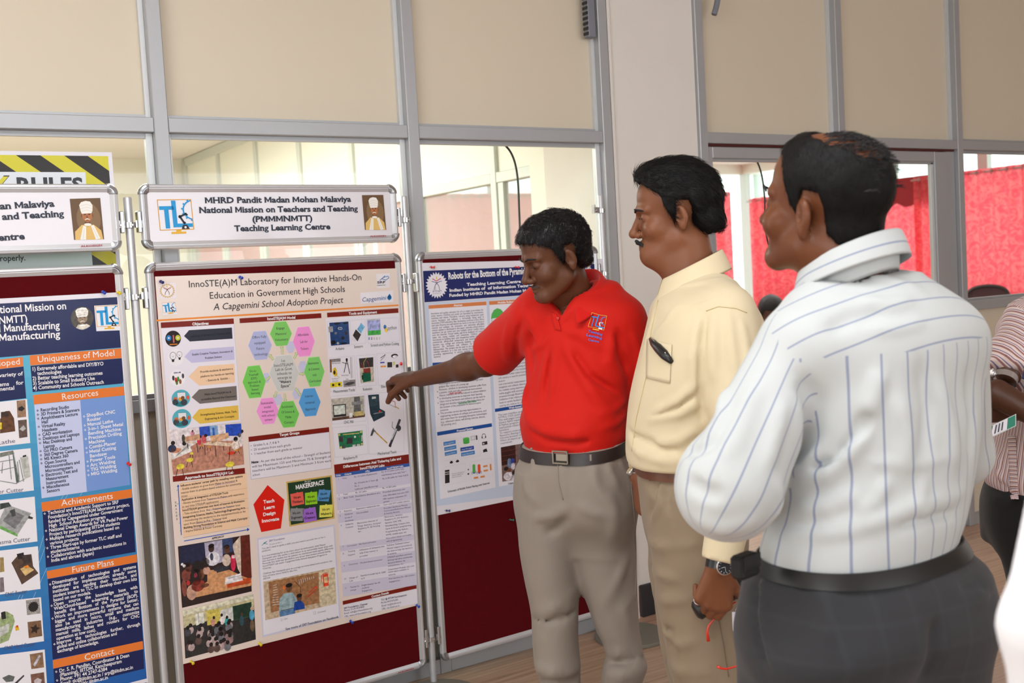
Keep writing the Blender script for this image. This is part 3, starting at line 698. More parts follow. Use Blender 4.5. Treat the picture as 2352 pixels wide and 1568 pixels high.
S.poly([(364.5, 650), (404, 648.5), (405.5, 684.5), (366, 687)], (232, 226, 232)); 
def gear(c, rx, ry, col, l, n=20, inner=.82):
    c0 = S.L(c); r = (abs((S.loc(c[0]+rx, c[1])-c0)[0]), abs((S.loc(c[0], c[1]-ry)-c0)[1])); P = []
    for k in range(n*2): a = PI*k/n; f = 1 if k % 2 == 0 else inner; P.append(c0+np.array((r[0]*f*math.cos(a), r[1]*f*math.sin(a))))
    S.fan(P, col, l)
gear((384, 667.5), 18.5, 17.5, (206, 178, 128), 2); S.ell((384, 667.5), 13.5, 13, (236, 230, 234), 2.5)
def dancer(cx, cy, s, S):
    S.line([(cx-9*s, cy-6*s), (cx, cy-2*s), (cx+9*s, cy-7*s)], .0016*s, (170, 60, 60), 3); S.line([(cx-8*s, cy-3.5*s), (cx, cy-1*s), (cx+8*s, cy-4*s)], .001*s, (60, 50, 70), 3)
    S.line([(cx, cy-1*s), (cx-4*s, cy+5*s), (cx-5*s, cy+11*s)], .0016*s, (70, 50, 40), 3); S.line([(cx, cy-1*s), (cx+4*s, cy+5*s), (cx+5*s, cy+10.5*s)], .0016*s, (70, 50, 40), 3)
    S.ell((cx-.5*s, cy-8*s), 1.3*s, 3*s, (220, 190, 60), 3)
dancer(384, 666, 1.0, S)
tlc_logo(S, [(371.5, 695.5), (402, 694), (405.5, 716), (375, 718.5)])
S.poly([(864, 629), (895, 627), (895, 660), (866, 662)], (234, 230, 236)); S.line([(872, 644), (880, 637), (891, 634), (893, 638), (886, 643), (877, 640), (884, 633)], .0022, (40, 120, 190), 3)
S.text('SRF', (866, 651), (885, 650), .0075, (60, 64, 80), 'sansB'); S.text('FOUNDATION', (866, 656), (885.5, 655), .0025, (70, 120, 130), 'sansB')
S.poly([(827.5, 672), (903, 666.5), (903.5, 693), (828.5, 697.5)], (234, 232, 240)); S.text('Capgemini', (831, 693), (887, 688), .0145, (18, 84, 150), 'sans', italic=.15)
S.ell((894, 683.5), 5, 5, (20, 110, 180), 3); S.fan([(890, 681), (894.5, 674), (899, 681), (894.5, 686)], (20, 110, 180), 3); S.line([(894, 685), (894, 690)], .002, (20, 110, 180), 3)
def bar(a, b, h, t, ta, tb, th, col=RD, font='sansB', tc=WHT):
    S.poly([a, b, (b[0]+h*.06, b[1]+h), (a[0]+h*.06, a[1]+h)], col, 2); S.text(t, ta, tb, th, tc, font)
bar((369, 740.5), (536.5, 731), 12.5, 'Objectives', (441.5, 747), (479, 745), .0085)
bar((550, 731), (737.5, 719), 11, 'InnoSTE(A)M Model', (613.5, 735), (678.5, 731.5), .0085)
bar((751, 718), (914.5, 707.5), 10.5, 'Tools and Equipment', (801, 723), (865.5, 719), .0085)
# objectives column
S.poly([(369.5, 754), (537, 743), (553.5, 968), (388, 988.5)], (230, 228, 240), 1); S.box([(369.5, 754), (537, 743), (553.5, 968), (388, 988.5)], .0006, (180, 186, 214), 1.5)
arrows = [((422.5, 771.5), 434, 532.5, (758, 752), (784, 777.5), (42, 46, 62), ['Learning 21st century / Future skills'], (22, 24, 34)),
 ((423.5, 819), 438, 537, (803, 795.5), (833, 825.5), (196, 194, 230), ['Enable Creative Thinkers, Innovators &', 'Problem Solvers'], (92, 88, 110)),
 ((433, 865), 456, 538, (841, 835), (885.5, 878), (240, 206, 172), ['Provide students & teachers a', 'platform for hands-on learning', '- Execute &  Exhibit -'], (110, 88, 72)),
 ((440, 912), 457, 543, (894, 886), (927, 918.5), (116, 110, 106), ['Make InnoSTE(A)M fun &', 'accessible Beyond the Classroom'], (52, 48, 50)),
 ((441, 958.5), 457, 547, (939.5, 930.5), (973, 963.5), (226, 190, 84), ['Strengthening Science, Math, Tech,', 'Engineering & Art Concepts'], (96, 80, 48))]
for tip, xl, xr, yt, yb, col, ls, tc in arrows:
    S.poly([tip, (xl, yt[0]), (xr, yt[1]), (xr+1.5, yb[1]), (xl+2, yb[0])], col, 2)
    n = len(ls); ym = (yt[0]+yb[0])/2; lh = 10.5
    S.para(ls, (xl+3, ym+3.5-(n-1)*lh/2), (xr-3, ym-4.5-(n-1)*lh/2), (xl+3+n, ym+3.5+(n-1)*lh/2), .0062, tc, 'sansb', cen=True)
for (cx, cy, rx, ry, c0, c1) in ((397.5, 777.5, 18, 18.5, (30, 22, 24), None), (403.5, 820.5, 18, 19.5, (236, 234, 242), None), (408, 867.5, 18, 19.5, (238, 236, 242), None), (415.5, 914.5, 21.5, 20, (86, 178, 198), None), (417.5, 961, 22, 22, (86, 178, 198), None)):
    S.ell((cx, cy), rx, ry, c0, 2, 28)
gear((387.5, 776), 6.5, 7, (40, 130, 200), 3, 12); S.ell((387.5, 776), 2, 2, (230, 230, 230), 4); gear((408.5, 775.5), 6.5, 7, (200, 206, 60), 3, 12); S.ell((408.5, 775.5), 2, 2, (230, 230, 230), 4)
S.line([(398, 770), (399, 786)], .004, (206, 110, 110), 3); S.line([(390, 791), (407, 790)], .003, (220, 130, 40), 3)
for cx, cy, s in ((397, 817, 1), (412, 814, .85)):
    S.ell((cx, cy), 7.5*s, 9*s, (60, 60, 66), 3); S.ell((cx, cy), 6.6*s, 8*s, (236, 234, 242), 3.4); S.poly([(cx-3*s, cy+8*s), (cx+3.5*s, cy+8*s), (cx+2.5*s, cy+14*s), (cx-2*s, cy+14*s)], (40, 40, 44), 3.6); S.line([(cx-2, cy), (cx, cy+3), (cx+2, cy)], .0008, (60, 60, 60), 3.6)
for x, y, c in ((398, 868, (60, 60, 70)), (404, 872, (200, 60, 60)), (409, 870, (60, 150, 70)), (414, 876, (150, 90, 60)), (420, 863, (70, 70, 80)), (406, 878, (90, 120, 60))): S.ell((x, y), 3, 6, c, 3, 8)
S.text('STEM LAB', (399, 858), (415, 856), .004, (40, 50, 120), 'sansB')
for cx, cy in ((415.5, 914.5), (417.5, 961)):
    S.poly([(cx-9, cy-13), (cx+10, cy-14), (cx+11, cy+1), (cx-8, cy+2)], (226, 230, 236), 3); S.box([(cx-9, cy-13), (cx+10, cy-14), (cx+11, cy+1), (cx-8, cy+2)], .001, (60, 130, 150), 3.4)
    S.ell((cx-13, cy+2), 5, 5, (196, 110, 80), 3); S.ell((cx+4, cy-1), 4.5, 4.5, (120, 80, 60), 3.8); S.ell((cx-13, cy+9), 7, 7, (60, 70, 80), 3); S.ell((cx+7, cy+9), 7.5, 7, (60, 66, 76), 3.8); S.poly([(cx-6, cy-2), (cx+5, cy-2.6), (cx+5.5, cy+5), (cx-5.5, cy+5.5)], (226, 160, 60), 3.6); S.ell((cx+16, cy-2), 3, 5, (220, 90, 60), 3)
    S.ell((cx, cy+13), 14, 5, (40, 120, 130), 3)
# classroom photograph with stools
ph = 'photograph#a'
Q = [(387.5, 987), (553.5, 971), (560.5, 1066), (397.5, 1090.5)]
S.poly(Q, (224, 216, 222), 2, ph)
S.poly([(457, 980.5), (484, 977.5), (486, 1000), (459, 1003)], (46, 84, 190), 3, ph); S.poly([(517, 975), (553.5, 972), (555.5, 1000), (519, 1001)], (38, 78, 188), 3, ph); S.poly([(481, 978), (500, 976.5), (502, 1004), (484, 1006)], (130, 170, 214), 3.3, ph); S.poly([(487, 982), (492, 981.5), (494, 1004), (489, 1004)], (50, 90, 180), 3.5, ph)
S.poly([(393, 1053), (430, 1030), (460, 1012), (557, 1012), (560.5, 1066), (397.5, 1090.5)], (186, 132, 112), 3, ph)
for k in range(6): S.line([(400+k*26, 1088-k*4), (440+k*20, 1030)], .0008, (160, 104, 86), 3.2, ph)
S.poly([(393, 1058), (434, 1018), (441, 1036), (394, 1056)], (228, 226, 224), 3.6, ph); S.poly([(392, 1038), (415, 1025), (430, 1018), (438, 1022), (394, 1056)], (222, 216, 214), 3.6, ph)
for x, y, rx, ry, c in ((397, 1017, 5, 5, (34, 26, 26)), (395, 1030, 10, 9, (46, 56, 90)), (404, 1034, 12, 6, (206, 140, 110)), (423, 1018, 5, 5, (30, 24, 24)), (421, 1007, 4, 10, (70, 70, 60)), (442, 995, 5, 6, (216, 150, 170)), (442, 990, 2.5, 3, (50, 34, 30)), (457, 1012, 5, 10, (206, 60, 80)), (468, 1008, 6, 10, (196, 90, 96)), (472, 1000, 4, 4, (30, 26, 28)), (459, 1003, 4, 4, (40, 30, 30)), (541, 1008, 5, 6, (30, 26, 28)), (541, 1022, 9, 12, (226, 214, 206)), (552, 1010, 6, 16, (222, 214, 214)), (550, 999, 4, 5, (28, 24, 26)), (556, 990, 3, 4, (36, 28, 28)), (531, 1040, 9, 4, (206, 60, 40))): S.ell((x, y), rx, ry, c, 4, 12, ph)
for P4, c in (([(424, 1003), (458, 996), (460, 1010), (426, 1013)], (196, 150, 120)), ([(482, 1001), (524, 993), (526, 1004), (486, 1018)], (214, 170, 134)), ([(466, 1019), (488, 1012), (540, 1019), (534, 1025), (470, 1021)], (222, 200, 176)), ([(427, 1013), (452, 1016), (450, 1019), (425, 1016)], (220, 200, 170))): S.poly(P4, c, 4.4, ph)
for x0, y0, x1, y1 in ((452, 1018, 454, 1038), (494, 1024, 496, 1048), (528, 1026, 526, 1055), (430, 1018, 432, 1030), (470, 1022, 471, 1044), (512, 1022, 514, 1034)): S.line([(x0, y0), (x1, y1)], .0022, (60, 34, 30), 4.2, ph)
for x, y, rx, ry in ((414, 1071, 9.5, 6.5), (436, 1056, 8, 5), (528, 1066, 10, 6.5), (440, 1041, 4, 3), (463, 1023, 4, 2.5), (480, 1026, 4.5, 2.5), (545, 1033, 6, 2.5)):
    for dx in (-.8, .6): S.line([(x+dx*rx*.7, y+2), (x+dx*rx*1.3, y+ry*3.3)], .0018, (50, 28, 26), 4.5, ph)
    S.ell((x, y), rx, ry, (222, 206, 70) if y > 1040 else (206, 140, 70), 5, 14, ph)
# approach block
bar((396.5, 1093.5), (562, 1074), 13, 'Approach to InnoSTE(A)M Lab', (424.5, 1100.5), (537, 1087), .0085)
S.poly([(412, 1110), (566, 1087), (573, 1207), (421, 1234)], (240, 206, 172), 1.5)
for yl, yr in ((1110, 1087), (1143.5, 1120.5), (1167.5, 1144), (1190, 1166), (1211.5, 1187), (1234, 1207)): S.line([(412+(yl-1110)*.07, yl), (566+(yr-1087)*.06, yr)], .0005, (150, 130, 130), 2)
app = ["Influence students' career path by revealing new options", '- Enable students to grow from Maker to Innovator &', 'expose them to problem-based solutions for community', 'issues', 'Application & Integration of STE(A)M Tools', '- Elevate students from Tinkerers to Makers with experience', 'in real time STE(A)M applications', 'InnoSTE(A)M generates new level of Interest & Motivation', '- Take students from  Pre - Tinkerers to Tinkerer level', 'Integrating Science, Maths,Technology,Engineering,Arts', '- Introducing the students to the equipment/tools to be', 'used. From Basics to Pre - Tinkerer level', 'Building Strong Foundation in Science and Math Concepts', '- Inspire Interest & Foster Curiosity']
for i, t in enumerate(app):
    y = 1117.5+i*(1222.5-1117.5)/13; x = 414.5+i*.62; wd = {3: 14, 4: 107, 6: 84, 11: 100, 13: 88, 1: 130, 8: 132, 12: 146, 2: 138}.get(i, 143); hv = i in (0, 4, 7, 9, 12)
    sl = -.158; col = (70, 54, 50)
    S.text(t, (x, y), (x+wd, y+sl*wd), .0064, col, 'sansb' if hv else 'sans')
for (a, b) in (((493, 1114), (540.5, 1106.5)), ((477, 1148), (526, 1140)), ((474, 1172), (536, 1162)), ((450, 1202), (507, 1193)), ((444, 1214), (490, 1206))): S.line([a, b], .0007, (80, 90, 200), 5)
S.line([(409, 1117), (416.5, 1228)], .0026, (50, 90, 190), 2); S.fan([(406, 1118), (409, 1112), (412, 1117)], (50, 90, 190), 2)
S.line([(423, 1242), (569, 1216)], .0026, (50, 90, 190), 2); S.fan([(567, 1211.5), (573, 1215), (568, 1220)], (50, 90, 190), 2)
for ch, y in zip('GRADES', (1155.5, 1163, 1170.5, 1178.5, 1186, 1193.5)): S.text(ch, (401+(y-1155)*.08, y), (405+(y-1155)*.08, y), .0055, (70, 70, 70), 'sans')
for ch, x, y in (('9', 405, 1127), ('8', 407, 1158), ('7', 409, 1183), ('6', 411, 1202), ('5', 412.5, 1220)): S.text(ch, (x, y), (x+2.5, y), .004, (80, 180, 110), 'sans')
S.text('APPROACH', (486.5, 1238.5), (514, 1233), .0062, (50, 50, 60), 'sansb')
# two classroom photographs
ph = 'photograph#b'
Q = [(408.5, 1254.5), (573, 1227), (578, 1357.5), (418, 1395.5)]
S.poly(Q, (42, 26, 26), 2, ph)
S.poly([(412, 1256), (468, 1246), (472, 1270), (470, 1290), (414, 1300)], (26, 32, 66), 3, ph); S.poly([(469, 1246), (510, 1239), (512, 1290), (474, 1300)], (176, 172, 196), 3, ph); S.poly([(510, 1238), (534, 1234), (536, 1266), (512, 1272)], (50, 66, 110), 3, ph); S.poly([(533, 1252), (552, 1230), (554, 1320), (546, 1306), (538, 1270)], (214, 196, 180), 3, ph)
S.poly([(552, 1230), (573, 1227), (578, 1326), (556, 1325)], (96, 36, 26), 3.2, ph)
S.poly([(476, 1310), (518, 1304), (556, 1322), (577, 1330), (578, 1344), (436, 1374), (440, 1360), (476, 1335)], (206, 150, 104), 3.4, ph)
for x, y, rx, ry, c in ((485, 1259, 7, 9, (60, 36, 28)), (485, 1253, 7, 5, (24, 20, 22)), (489, 1283, 16, 16, (222, 222, 232)), (486, 1278, 4, 9, (40, 50, 90)), (521, 1262, 7, 9, (90, 54, 40)), (520, 1255, 7, 5, (26, 20, 20)), (520, 1286, 10, 14, (210, 190, 176)), (433, 1303, 8, 10, (80, 44, 34)), (430, 1296, 9, 6, (24, 18, 18)), (428, 1320, 12, 14, (120, 60, 50)), (454, 1300, 12, 14, (26, 18, 18)), (472, 1292, 9, 12, (34, 22, 20)), (474, 1310, 9, 9, (206, 160, 140)), (450, 1325, 14, 20, (30, 20, 20)), (462, 1318, 7, 12, (106, 62, 44)), (455, 1344, 16, 14, (140, 50, 40)), (470, 1344, 10, 5, (120, 70, 50)), (440, 1360, 12, 18, (190, 150, 130)), (449, 1321, 4, 6, (230, 80, 110)), (432, 1338, 4, 6, (200, 50, 50)), (423, 1350, 6, 20, (130, 70, 60)), (504, 1305, 14, 6, (44, 44, 50))): S.ell((x, y), rx, ry, c, 4, 12, ph)
S.poly([(495, 1308), (526, 1298), (525, 1308), (498, 1315)], (50, 50, 60), 4.6, ph)
S.ell((535, 1292), 6, 20, (206, 40, 80), 5, 14, ph); S.poly([(532, 1275), (539, 1274), (539, 1281), (532, 1282)], (230, 200, 210), 5.2, ph)
S.poly([(518, 1325), (552, 1316), (558, 1332), (516, 1342)], (226, 222, 226), 5, ph); S.poly([(520, 1334), (575, 1326), (577, 1338), (522, 1350)], (196, 80, 40), 4.8, ph); S.line([(524, 1328), (556, 1320)], .001, (80, 70, 80), 5.3, ph)
ph = 'photograph#c'
Q = [(419.5, 1401.5), (582, 1364), (587.5, 1468), (425.5, 1512)]
S.poly(Q, (44, 44, 44), 2, ph)
S.poly([(419.5, 1401.5), (582, 1364), (583, 1400), (500, 1418), (422, 1442)], (196, 190, 150), 3, ph); S.poly([(420, 1402), (582, 1364), (582.3, 1374), (420.6, 1414)], (216, 214, 192), 3.1, ph)
S.poly([(474, 1402), (505, 1397), (506, 1430), (476, 1436)], (206, 190, 90), 3.2, ph); S.poly([(505, 1402), (534, 1393), (536, 1424), (508, 1432)], (206, 208, 206), 3.3, ph); S.poly([(534, 1392), (577, 1382), (578, 1414), (537, 1424)], (30, 56, 44), 3.4, ph); S.box([(534, 1392), (577, 1382), (578, 1414), (537, 1424)], .001, (70, 110, 80), 3.6, ph)
S.poly([(448, 1409), (467, 1405), (469, 1430), (450, 1436)], (220, 222, 214), 3.4, ph); S.line([(455, 1407), (457, 1434)], .0012, (120, 120, 100), 3.6, ph)
for x, y, rx, ry, c in ((509, 1412, 3, 4, (40, 30, 26)), (510, 1424, 6, 10, (222, 216, 216)), (521, 1417, 3, 4, (34, 26, 24)), (521, 1428, 5, 11, (50, 160, 160)), (491, 1418, 3, 4, (40, 30, 26)), (489, 1429, 5, 9, (196, 140, 130)), (555, 1410, 3, 4, (70, 50, 40)), (555, 1425, 5, 12, (46, 80, 90)), (578, 1397, 3.5, 4.5, (190, 160, 140)), (578, 1412, 6, 12, (80, 160, 196)), (579, 1436, 5, 14, (110, 90, 70))): S.ell((x, y), rx, ry, c, 4, 12, ph)
rr = random.Random(3)
for k in range(30):
    x = 430+rr.random()*108; y = 1438+rr.random()*50-(x-430)*.12; c = rr.choice([(150, 120, 120), (110, 112, 120), (96, 74, 70), (180, 160, 160), (70, 70, 78)])
    S.ell((x, y+9), 8, 9, c, 4.2+(y-1400)*.012, 10, ph); S.ell((x, y-2), 4.5, 5, (26, 20, 20), 4.3+(y-1400)*.012, 10, ph)
# hexagon diagram
def hexa(cx, cy, w, h, col, lines, th=.0078, bold=False, tw=None, font='serif', sub=None):
    sl = -.06
    P = [(cx-w, cy+sl*-w*.2), (cx-w*.55, cy-h*.96), (cx+w*.47, cy-h*1.03), (cx+w, cy-h*.04), (cx+w*.58, cy+h*.93), (cx-w*.42, cy+h)]
    S.fan([(cx+(p[0]-cx)*1.03, cy+(p[1]-cy)*1.03) for p in P], tuple(min(255, int(c*1.12)) for c in col), 2.5); S.fan(P, col, 3)
    n = len(lines); W = [sum((glyph(c, font)[2] if c != ' ' else .27) for c in l) for l in lines]; mx = max(W)
    for i, l in enumerate(lines):
        if not l: continue
        y = cy+(i-(n-1)/2)*(h*1.62/max(3.4, n))+2.5; half = (tw or w*.62)*W[i]/mx; f = 'serifb' if (bold and i >= n-2) else font
        S.text(l, (cx-half+.1*(y-cy), y+half*.075), (cx+half+.1*(y-cy), y-half*.075), th, (60, 62, 70) if not f.endswith('b') else (30, 30, 36), f)
LAV = (200, 202, 232)
for cx, cy, r in ((667, 797, 10.5), (695, 842, 10.5), (611, 867.5, 9), (639, 917, 10), (681, 904, 10)): S.fan([(cx-r, cy), (cx-r*.5, cy-r*1.2), (cx+r*.5, cy-r*1.25), (cx+r, cy-1), (cx+r*.5, cy+r*1.2), (cx-r*.45, cy+r*1.25)], LAV, 2)
hexa(597, 793.5, 26.5, 32.5, (176, 184, 226), ['Offers Fully', 'equipped', 'Future', 'technology'])
hexa(645, 766.5, 24.5, 27.5, (126, 204, 104), ['Engage', 'Mentors/', 'Volunteers'])
hexa(697.5, 784.5, 24.5, 33.5, (240, 150, 218), ['Affordable', 'Lab for', 'Tinkers'], tw=13)
hexa(583.5, 877, 26, 36.5, (118, 206, 92), ['Do-it-', 'Yourself', '(DIY)', 'approach &', 'Problem', 'based', 'learning'], .0074, tw=15)
hexa(652.5, 857.5, 34, 41.5, (204, 208, 208), ['1st', 'InnoSTE(A)M', 'Lab in Govt.', 'schools to', 'emerge as', '“Makers', 'Space”'], .009, True, tw=22)
hexa(721.5, 854, 23, 33.5, (126, 208, 110), ['Innovative', '& Content', 'rich', 'Curriculum'], tw=13.5)
hexa(614.5, 944, 25, 29.5, (240, 156, 222), ['Sustainable', 'model', 'integrated', 'with school', 'system'], .0072, tw=15)
hexa(661.5, 951.5, 25, 29.5, (118, 204, 96), ['Enrichment', 'Of Science &', 'Maths', 'Concepts'], tw=15)
hexa(711, 924, 24.5, 31.5, (86, 160, 222), ['Learner', 'centered', 'Approach'], tw=12)
def blockarrow(a, b, w=4.6):
    a = S.L(a); b = S.L(b); d = b-a; L = np.hypot(*d); e = d/L; n = np.array((-e[1], e[0])); ww = w*.00135; m = b-e*ww*1.1
    P = [a-n*ww*.5, m-n*ww*.5, m-n*ww, b, m+n*ww, m+n*ww*.5, a+n*ww*.5]
    S.fan(P, (206, 220, 168), 4); S.line(P+[P[0]], .0006, (130, 156, 110), 4.3)
for a, b in (((648.5, 813), (646.5, 793)), ((627, 826), (618, 813)), ((675, 823), (682.5, 808)), ((620, 865), (609.5, 873)), ((687, 858), (699, 859)), ((634.5, 899), (629.5, 913.5)), ((654, 904), (655, 923)), ((678, 891), (690.5, 909))): blockarrow(a, b)
# target groups
bar((570.5, 1003), (755.5, 980.5), 11.5, 'Target Groups', (642, 1001.5), (687.5, 996), .0085)
Qt = [(571, 1014.5), (756, 991.5), (761, 1074.5), (576.5, 1100.5)]; S.poly(Qt, (228, 226, 238), 2); S.box(Qt, .0006, (120, 120, 150), 2.5)
tg = ['•  Grades 5, 6, 7, 8 & 9', '•  25 students from each grade', '•  1 teacher from each grade as mentor', '', 'Note: As per the level of the school – Strength of Students', 'will be Maximum 125 and Minimum 75 & Strength of', 'teachers will be Maximum 5 and Minimum 3 from each', 'school.']
for i, (t, wd) in enumerate(zip(tg, (66, 92, 118, 0, 181, 181, 181, 18))):
    if t: x = 575+i*.7; y = 1026+i*9.6; S.text(t, (x, y), (x+wd, y-wd*.132), .0075, (86, 80, 92), 'sans' if not t.startswith('Note') else 'sans')
S.text('Note:', (577.3, 1064.5), (593.5, 1062.3), .0075, (30, 30, 40), 'sansB')
# red pentagon
S.fan([(614.5, 1113.5), (653, 1147.5), (645, 1213), (600, 1221.5), (582, 1158)], (216, 28, 12), 2)
for t, a, b in (('Teach', (605, 1156), (630.5, 1152)), ('Learn', (606, 1170), (631, 1166)), ('Design', (604, 1185), (633, 1180)), ('Innovate', (601, 1200), (641, 1194))): S.text(t, a, b, .0105, WHT, 'sansB')
# chalkboard
S.poly([(657, 1106), (762, 1090.5), (768.5, 1190), (664.5, 1209)], (206, 176, 96), 2); S.poly([(660.5, 1109), (758.5, 1094.5), (765, 1187), (668, 1205)], (30, 62, 40), 3)
S.text('MAKERSPACE', (679, 1124), (744, 1112), .0145, WHT, 'sansB'); S.text('the mere', (699, 1107.5), (714, 1105.5), .006, WHT, 'sans', italic=.3)
for (x, y, w, h, c, t1, t2, rot) in ((682.5, 1145.5, 14.5, 14, (226, 96, 84), 'We are', 'Thinkers', -.12), (714.5, 1144, 14, 14, (146, 208, 40), 'We are', 'Explorers', -.02), (743.5, 1137.5, 13.5, 13, (84, 146, 202), 'We are', 'Scientists', .2), (681, 1181.5, 15.5, 14.5, (140, 142, 146), 'We are', 'Engineers', .12), (711, 1182, 15, 15.5, (156, 104, 206), 'We are', 'Creators', -.12), (748.5, 1173, 15, 14, (226, 226, 96), 'We are', 'Makers', .04)):
    P = []
    for sx, sy in ((-1, -1), (1, -1), (1, 1), (-1, 1)): P.append((x+sx*w-sy*h*rot, y+sy*h+sx*w*rot*.8-sx*w*.1))
    S.poly(P, c, 4)
    S.text(t1, (x-w*.6, y-1+w*.08), (x+w*.55, y-1-w*.12), .008, (20, 24, 24), 'sansb', layer=5); S.text(t2, (x-w*.8, y+9+w*.08), (x+w*.85, y+9-w*.12), .008, (20, 24, 24), 'sansb', layer=5)
    S.ell((x, y-h), 2, 2, c, 5, 8)
# social page card
Qs = [(590, 1235.5), (768.5, 1203.5), (782.5, 1418), (602.5, 1463)]; S.poly(Qs, (206, 210, 232), 1.5); S.poly([(593.5, 1239.5), (765.5, 1208.5), (779, 1415), (605.5, 1458)], (230, 229, 240), 2)
S.line([(601, 1252), (613, 1243), (605, 1247), (614, 1249)], .0016, (60, 140, 150), 3); S.text('SRF Foundation', (617.5, 1244), (654, 1237.5), .0065, (80, 90, 130), 'sans'); S.text('23 July at 09:11', (618, 1251.5), (648, 1246), .0045, (130, 134, 150), 'sans')
for i, (t, wd) in enumerate((("You don't need to guide a child, you just need to provide him or her a", 146), ('platform.', 21), ('', 0), ('It is overwhelming for us to share about an enthusiastic child Master', 146), ('Ganapathi who was earlier a child labour in an automobile repair shop with', 162), ('less interest in studies but his passion on mechanical tools sparks differently', 163), ('Recently this child was enrolled in one of our intervention schools having', 156), ('InnoSTEAM Lab under Capgemini India School Adoption Program in', 148), ('Chennai.', 20), ('', 0), ('Children like Ganapathi give us courage to move ahead and transform the', 159), ('lives of many more children like him.', 79), ('#SDG4', 16))):
    if t: x = 601+i*.28; y = 1261.5+i*5.75; S.text(t, (x, y), (x+wd, y-wd*.188), .0054, (98, 98, 116), 'sans')
ph = 'photograph#d'
S.poly([(604.5, 1335.5), (768.5, 1302.5), (773, 1385.5), (609.5, 1424)], (196, 176, 150), 2.5, ph); S.poly([(616, 1336), (731.5, 1314), (733, 1384), (622, 1406)], (158, 114, 78), 3, ph); S.poly([(731.5, 1312), (768.5, 1304), (773, 1385.5), (735, 1394)], (206, 194, 164), 2.8, ph)
for k in range(9): S.line([(628-k*.35, 1344+k*5.6), (635+k*.8, 1342+k*5.6)], .0018, (206, 202, 196), 4, ph)
for k in range(8): S.line([(686+k*4.8, 1330-k*1), (688+k*4.6, 1340-k*1.2-k*.6)], .0016, (214, 214, 214), 4, ph)
S.line([(676, 1334), (690, 1348), (690, 1360)], .002, (96, 60, 40), 4, ph); S.line([(707, 1370), (728, 1350), (725, 1346), (710, 1360)], .003, (206, 60, 40), 4, ph)
S.poly([(741, 1319), (753, 1316), (754.5, 1344), (743, 1347)], (220, 70, 40), 4.3, ph); S.poly([(743.5, 1325), (751.5, 1323), (752.5, 1337), (745, 1339)], (226, 200, 150), 4.6, ph); S.line([(738, 1336), (738, 1322), (744, 1316), (751, 1315)], .002, (200, 50, 40), 4.5, ph); S.poly([(649, 1345), (654, 1344), (655, 1352), (650, 1353)], (226, 110, 50), 4, ph)
S.poly([(640, 1404), (642, 1375), (652, 1362), (673, 1360), (682, 1376), (680, 1398)], (150, 176, 186), 4.6, ph); S.poly([(641, 1404), (677, 1397), (678, 1408), (643, 1416)], (90, 130, 176), 4.8, ph); S.ell((663.5, 1350), 7, 9.5, (112, 76, 54), 5, 14, ph); S.ell((663.5, 1343.5), 8, 5, (26, 22, 22), 5.2, 12, ph); S.line([(645, 1402), (678, 1395)], .002, (40, 40, 50), 5, ph)
S.poly([(674, 1402), (676, 1382), (690, 1378), (698, 1386), (700, 1397)], (30, 70, 160), 5.3, ph); S.ell((687, 1372), 6, 7.5, (104, 70, 50), 5.6, 12, ph); S.ell((687, 1367), 6.5, 4.5, (28, 24, 22), 5.8, 12, ph)
S.text('Like', (651.5, 1423), (660.5, 1421), .0055, (120, 124, 140), 'sans'); S.text('Comment', (729, 1408), (748.5, 1403.5), .0055, (120, 124, 140), 'sans'); S.box([(645, 1421), (648, 1420.5), (648, 1425), (645, 1425.5)], .0006, (120, 124, 140), 3); S.box([(720, 1405), (725, 1404), (725.3, 1409), (720.3, 1410)], .0006, (120, 124, 140), 3)
S.text('See more of SRF Foundation on Facebook', (655.5, 1447), (777, 1418), .0078, (70, 70, 84), 'sansb')
# tools column
S.poly([(748, 731), (917, 719), (941, 1042), (768, 1066)], (230, 229, 240), 1)
def frame4(P, c=(178, 182, 206)): S.box(P, .0006, c, 2)
frame4([(752, 738), (802, 735), (803, 794), (755, 797)]); frame4([(804, 736), (838, 733), (840, 788), (807, 791)]); frame4([(841, 733), (915, 729), (918, 783), (845, 788)])
frame4([(756, 822), (814, 817), (817, 893), (759, 899)]); frame4([(818, 817), (861, 814), (864, 884), (823, 888)]); frame4([(865, 812), (921, 808), (925, 880), (869, 885)])
frame4([(760, 910), (838, 904), (841, 966), (763, 974)]); frame4([(843, 904), (926, 898), (928, 1036), (848, 1043)]); frame4([(764, 982), (841, 975), (845, 1042), (769, 1050)])
cap = 'lettering'
for t, a, b in (('Arduino', (770.5, 804), (790.5, 802.5)), ('Sensors', (813, 799.5), (833.5, 797.5)), ('Scratch and Python Coding', (851, 796), (916, 791.5)), ('Measurement Tools', (765, 902), (815, 898)), ('Robotics', (833, 897), (855, 895)), ('Electronics', (875, 890.5), (905, 888)), ('CNC Mill', (789.5, 972.5), (811.5, 971)), ('Raspberry Pi', (788.5, 1056), (821, 1052)), ('Mechanical Tools', (867, 1045), (910.5, 1040))):
    S.text(t, a, b, .0095, (34, 60, 50), 'sans')
tp = 'photograph#e'
S.poly([(756, 741), (800, 738), (803, 790), (760, 794)], (28, 66, 120), 3, tp); S.poly([(754, 750), (764, 749), (765, 762), (755, 763)], (150, 150, 156), 4, tp)
for x, y, rx, ry, c in ((774, 743, 8, 2, (14, 18, 30)), (793, 742, 6, 2, (14, 18, 30)), (765, 786, 6, 5, (20, 22, 26)), (776, 788, 3, 3, (170, 175, 180)), (787, 776, 4, 4, (20, 26, 36)), (771, 765, 3, 3, (120, 126, 132)), (795, 765, 3, 4, (60, 40, 40)), (790, 788, 8, 2, (14, 18, 30))): S.ell((x, y), rx, ry, c, 4, 10, tp)
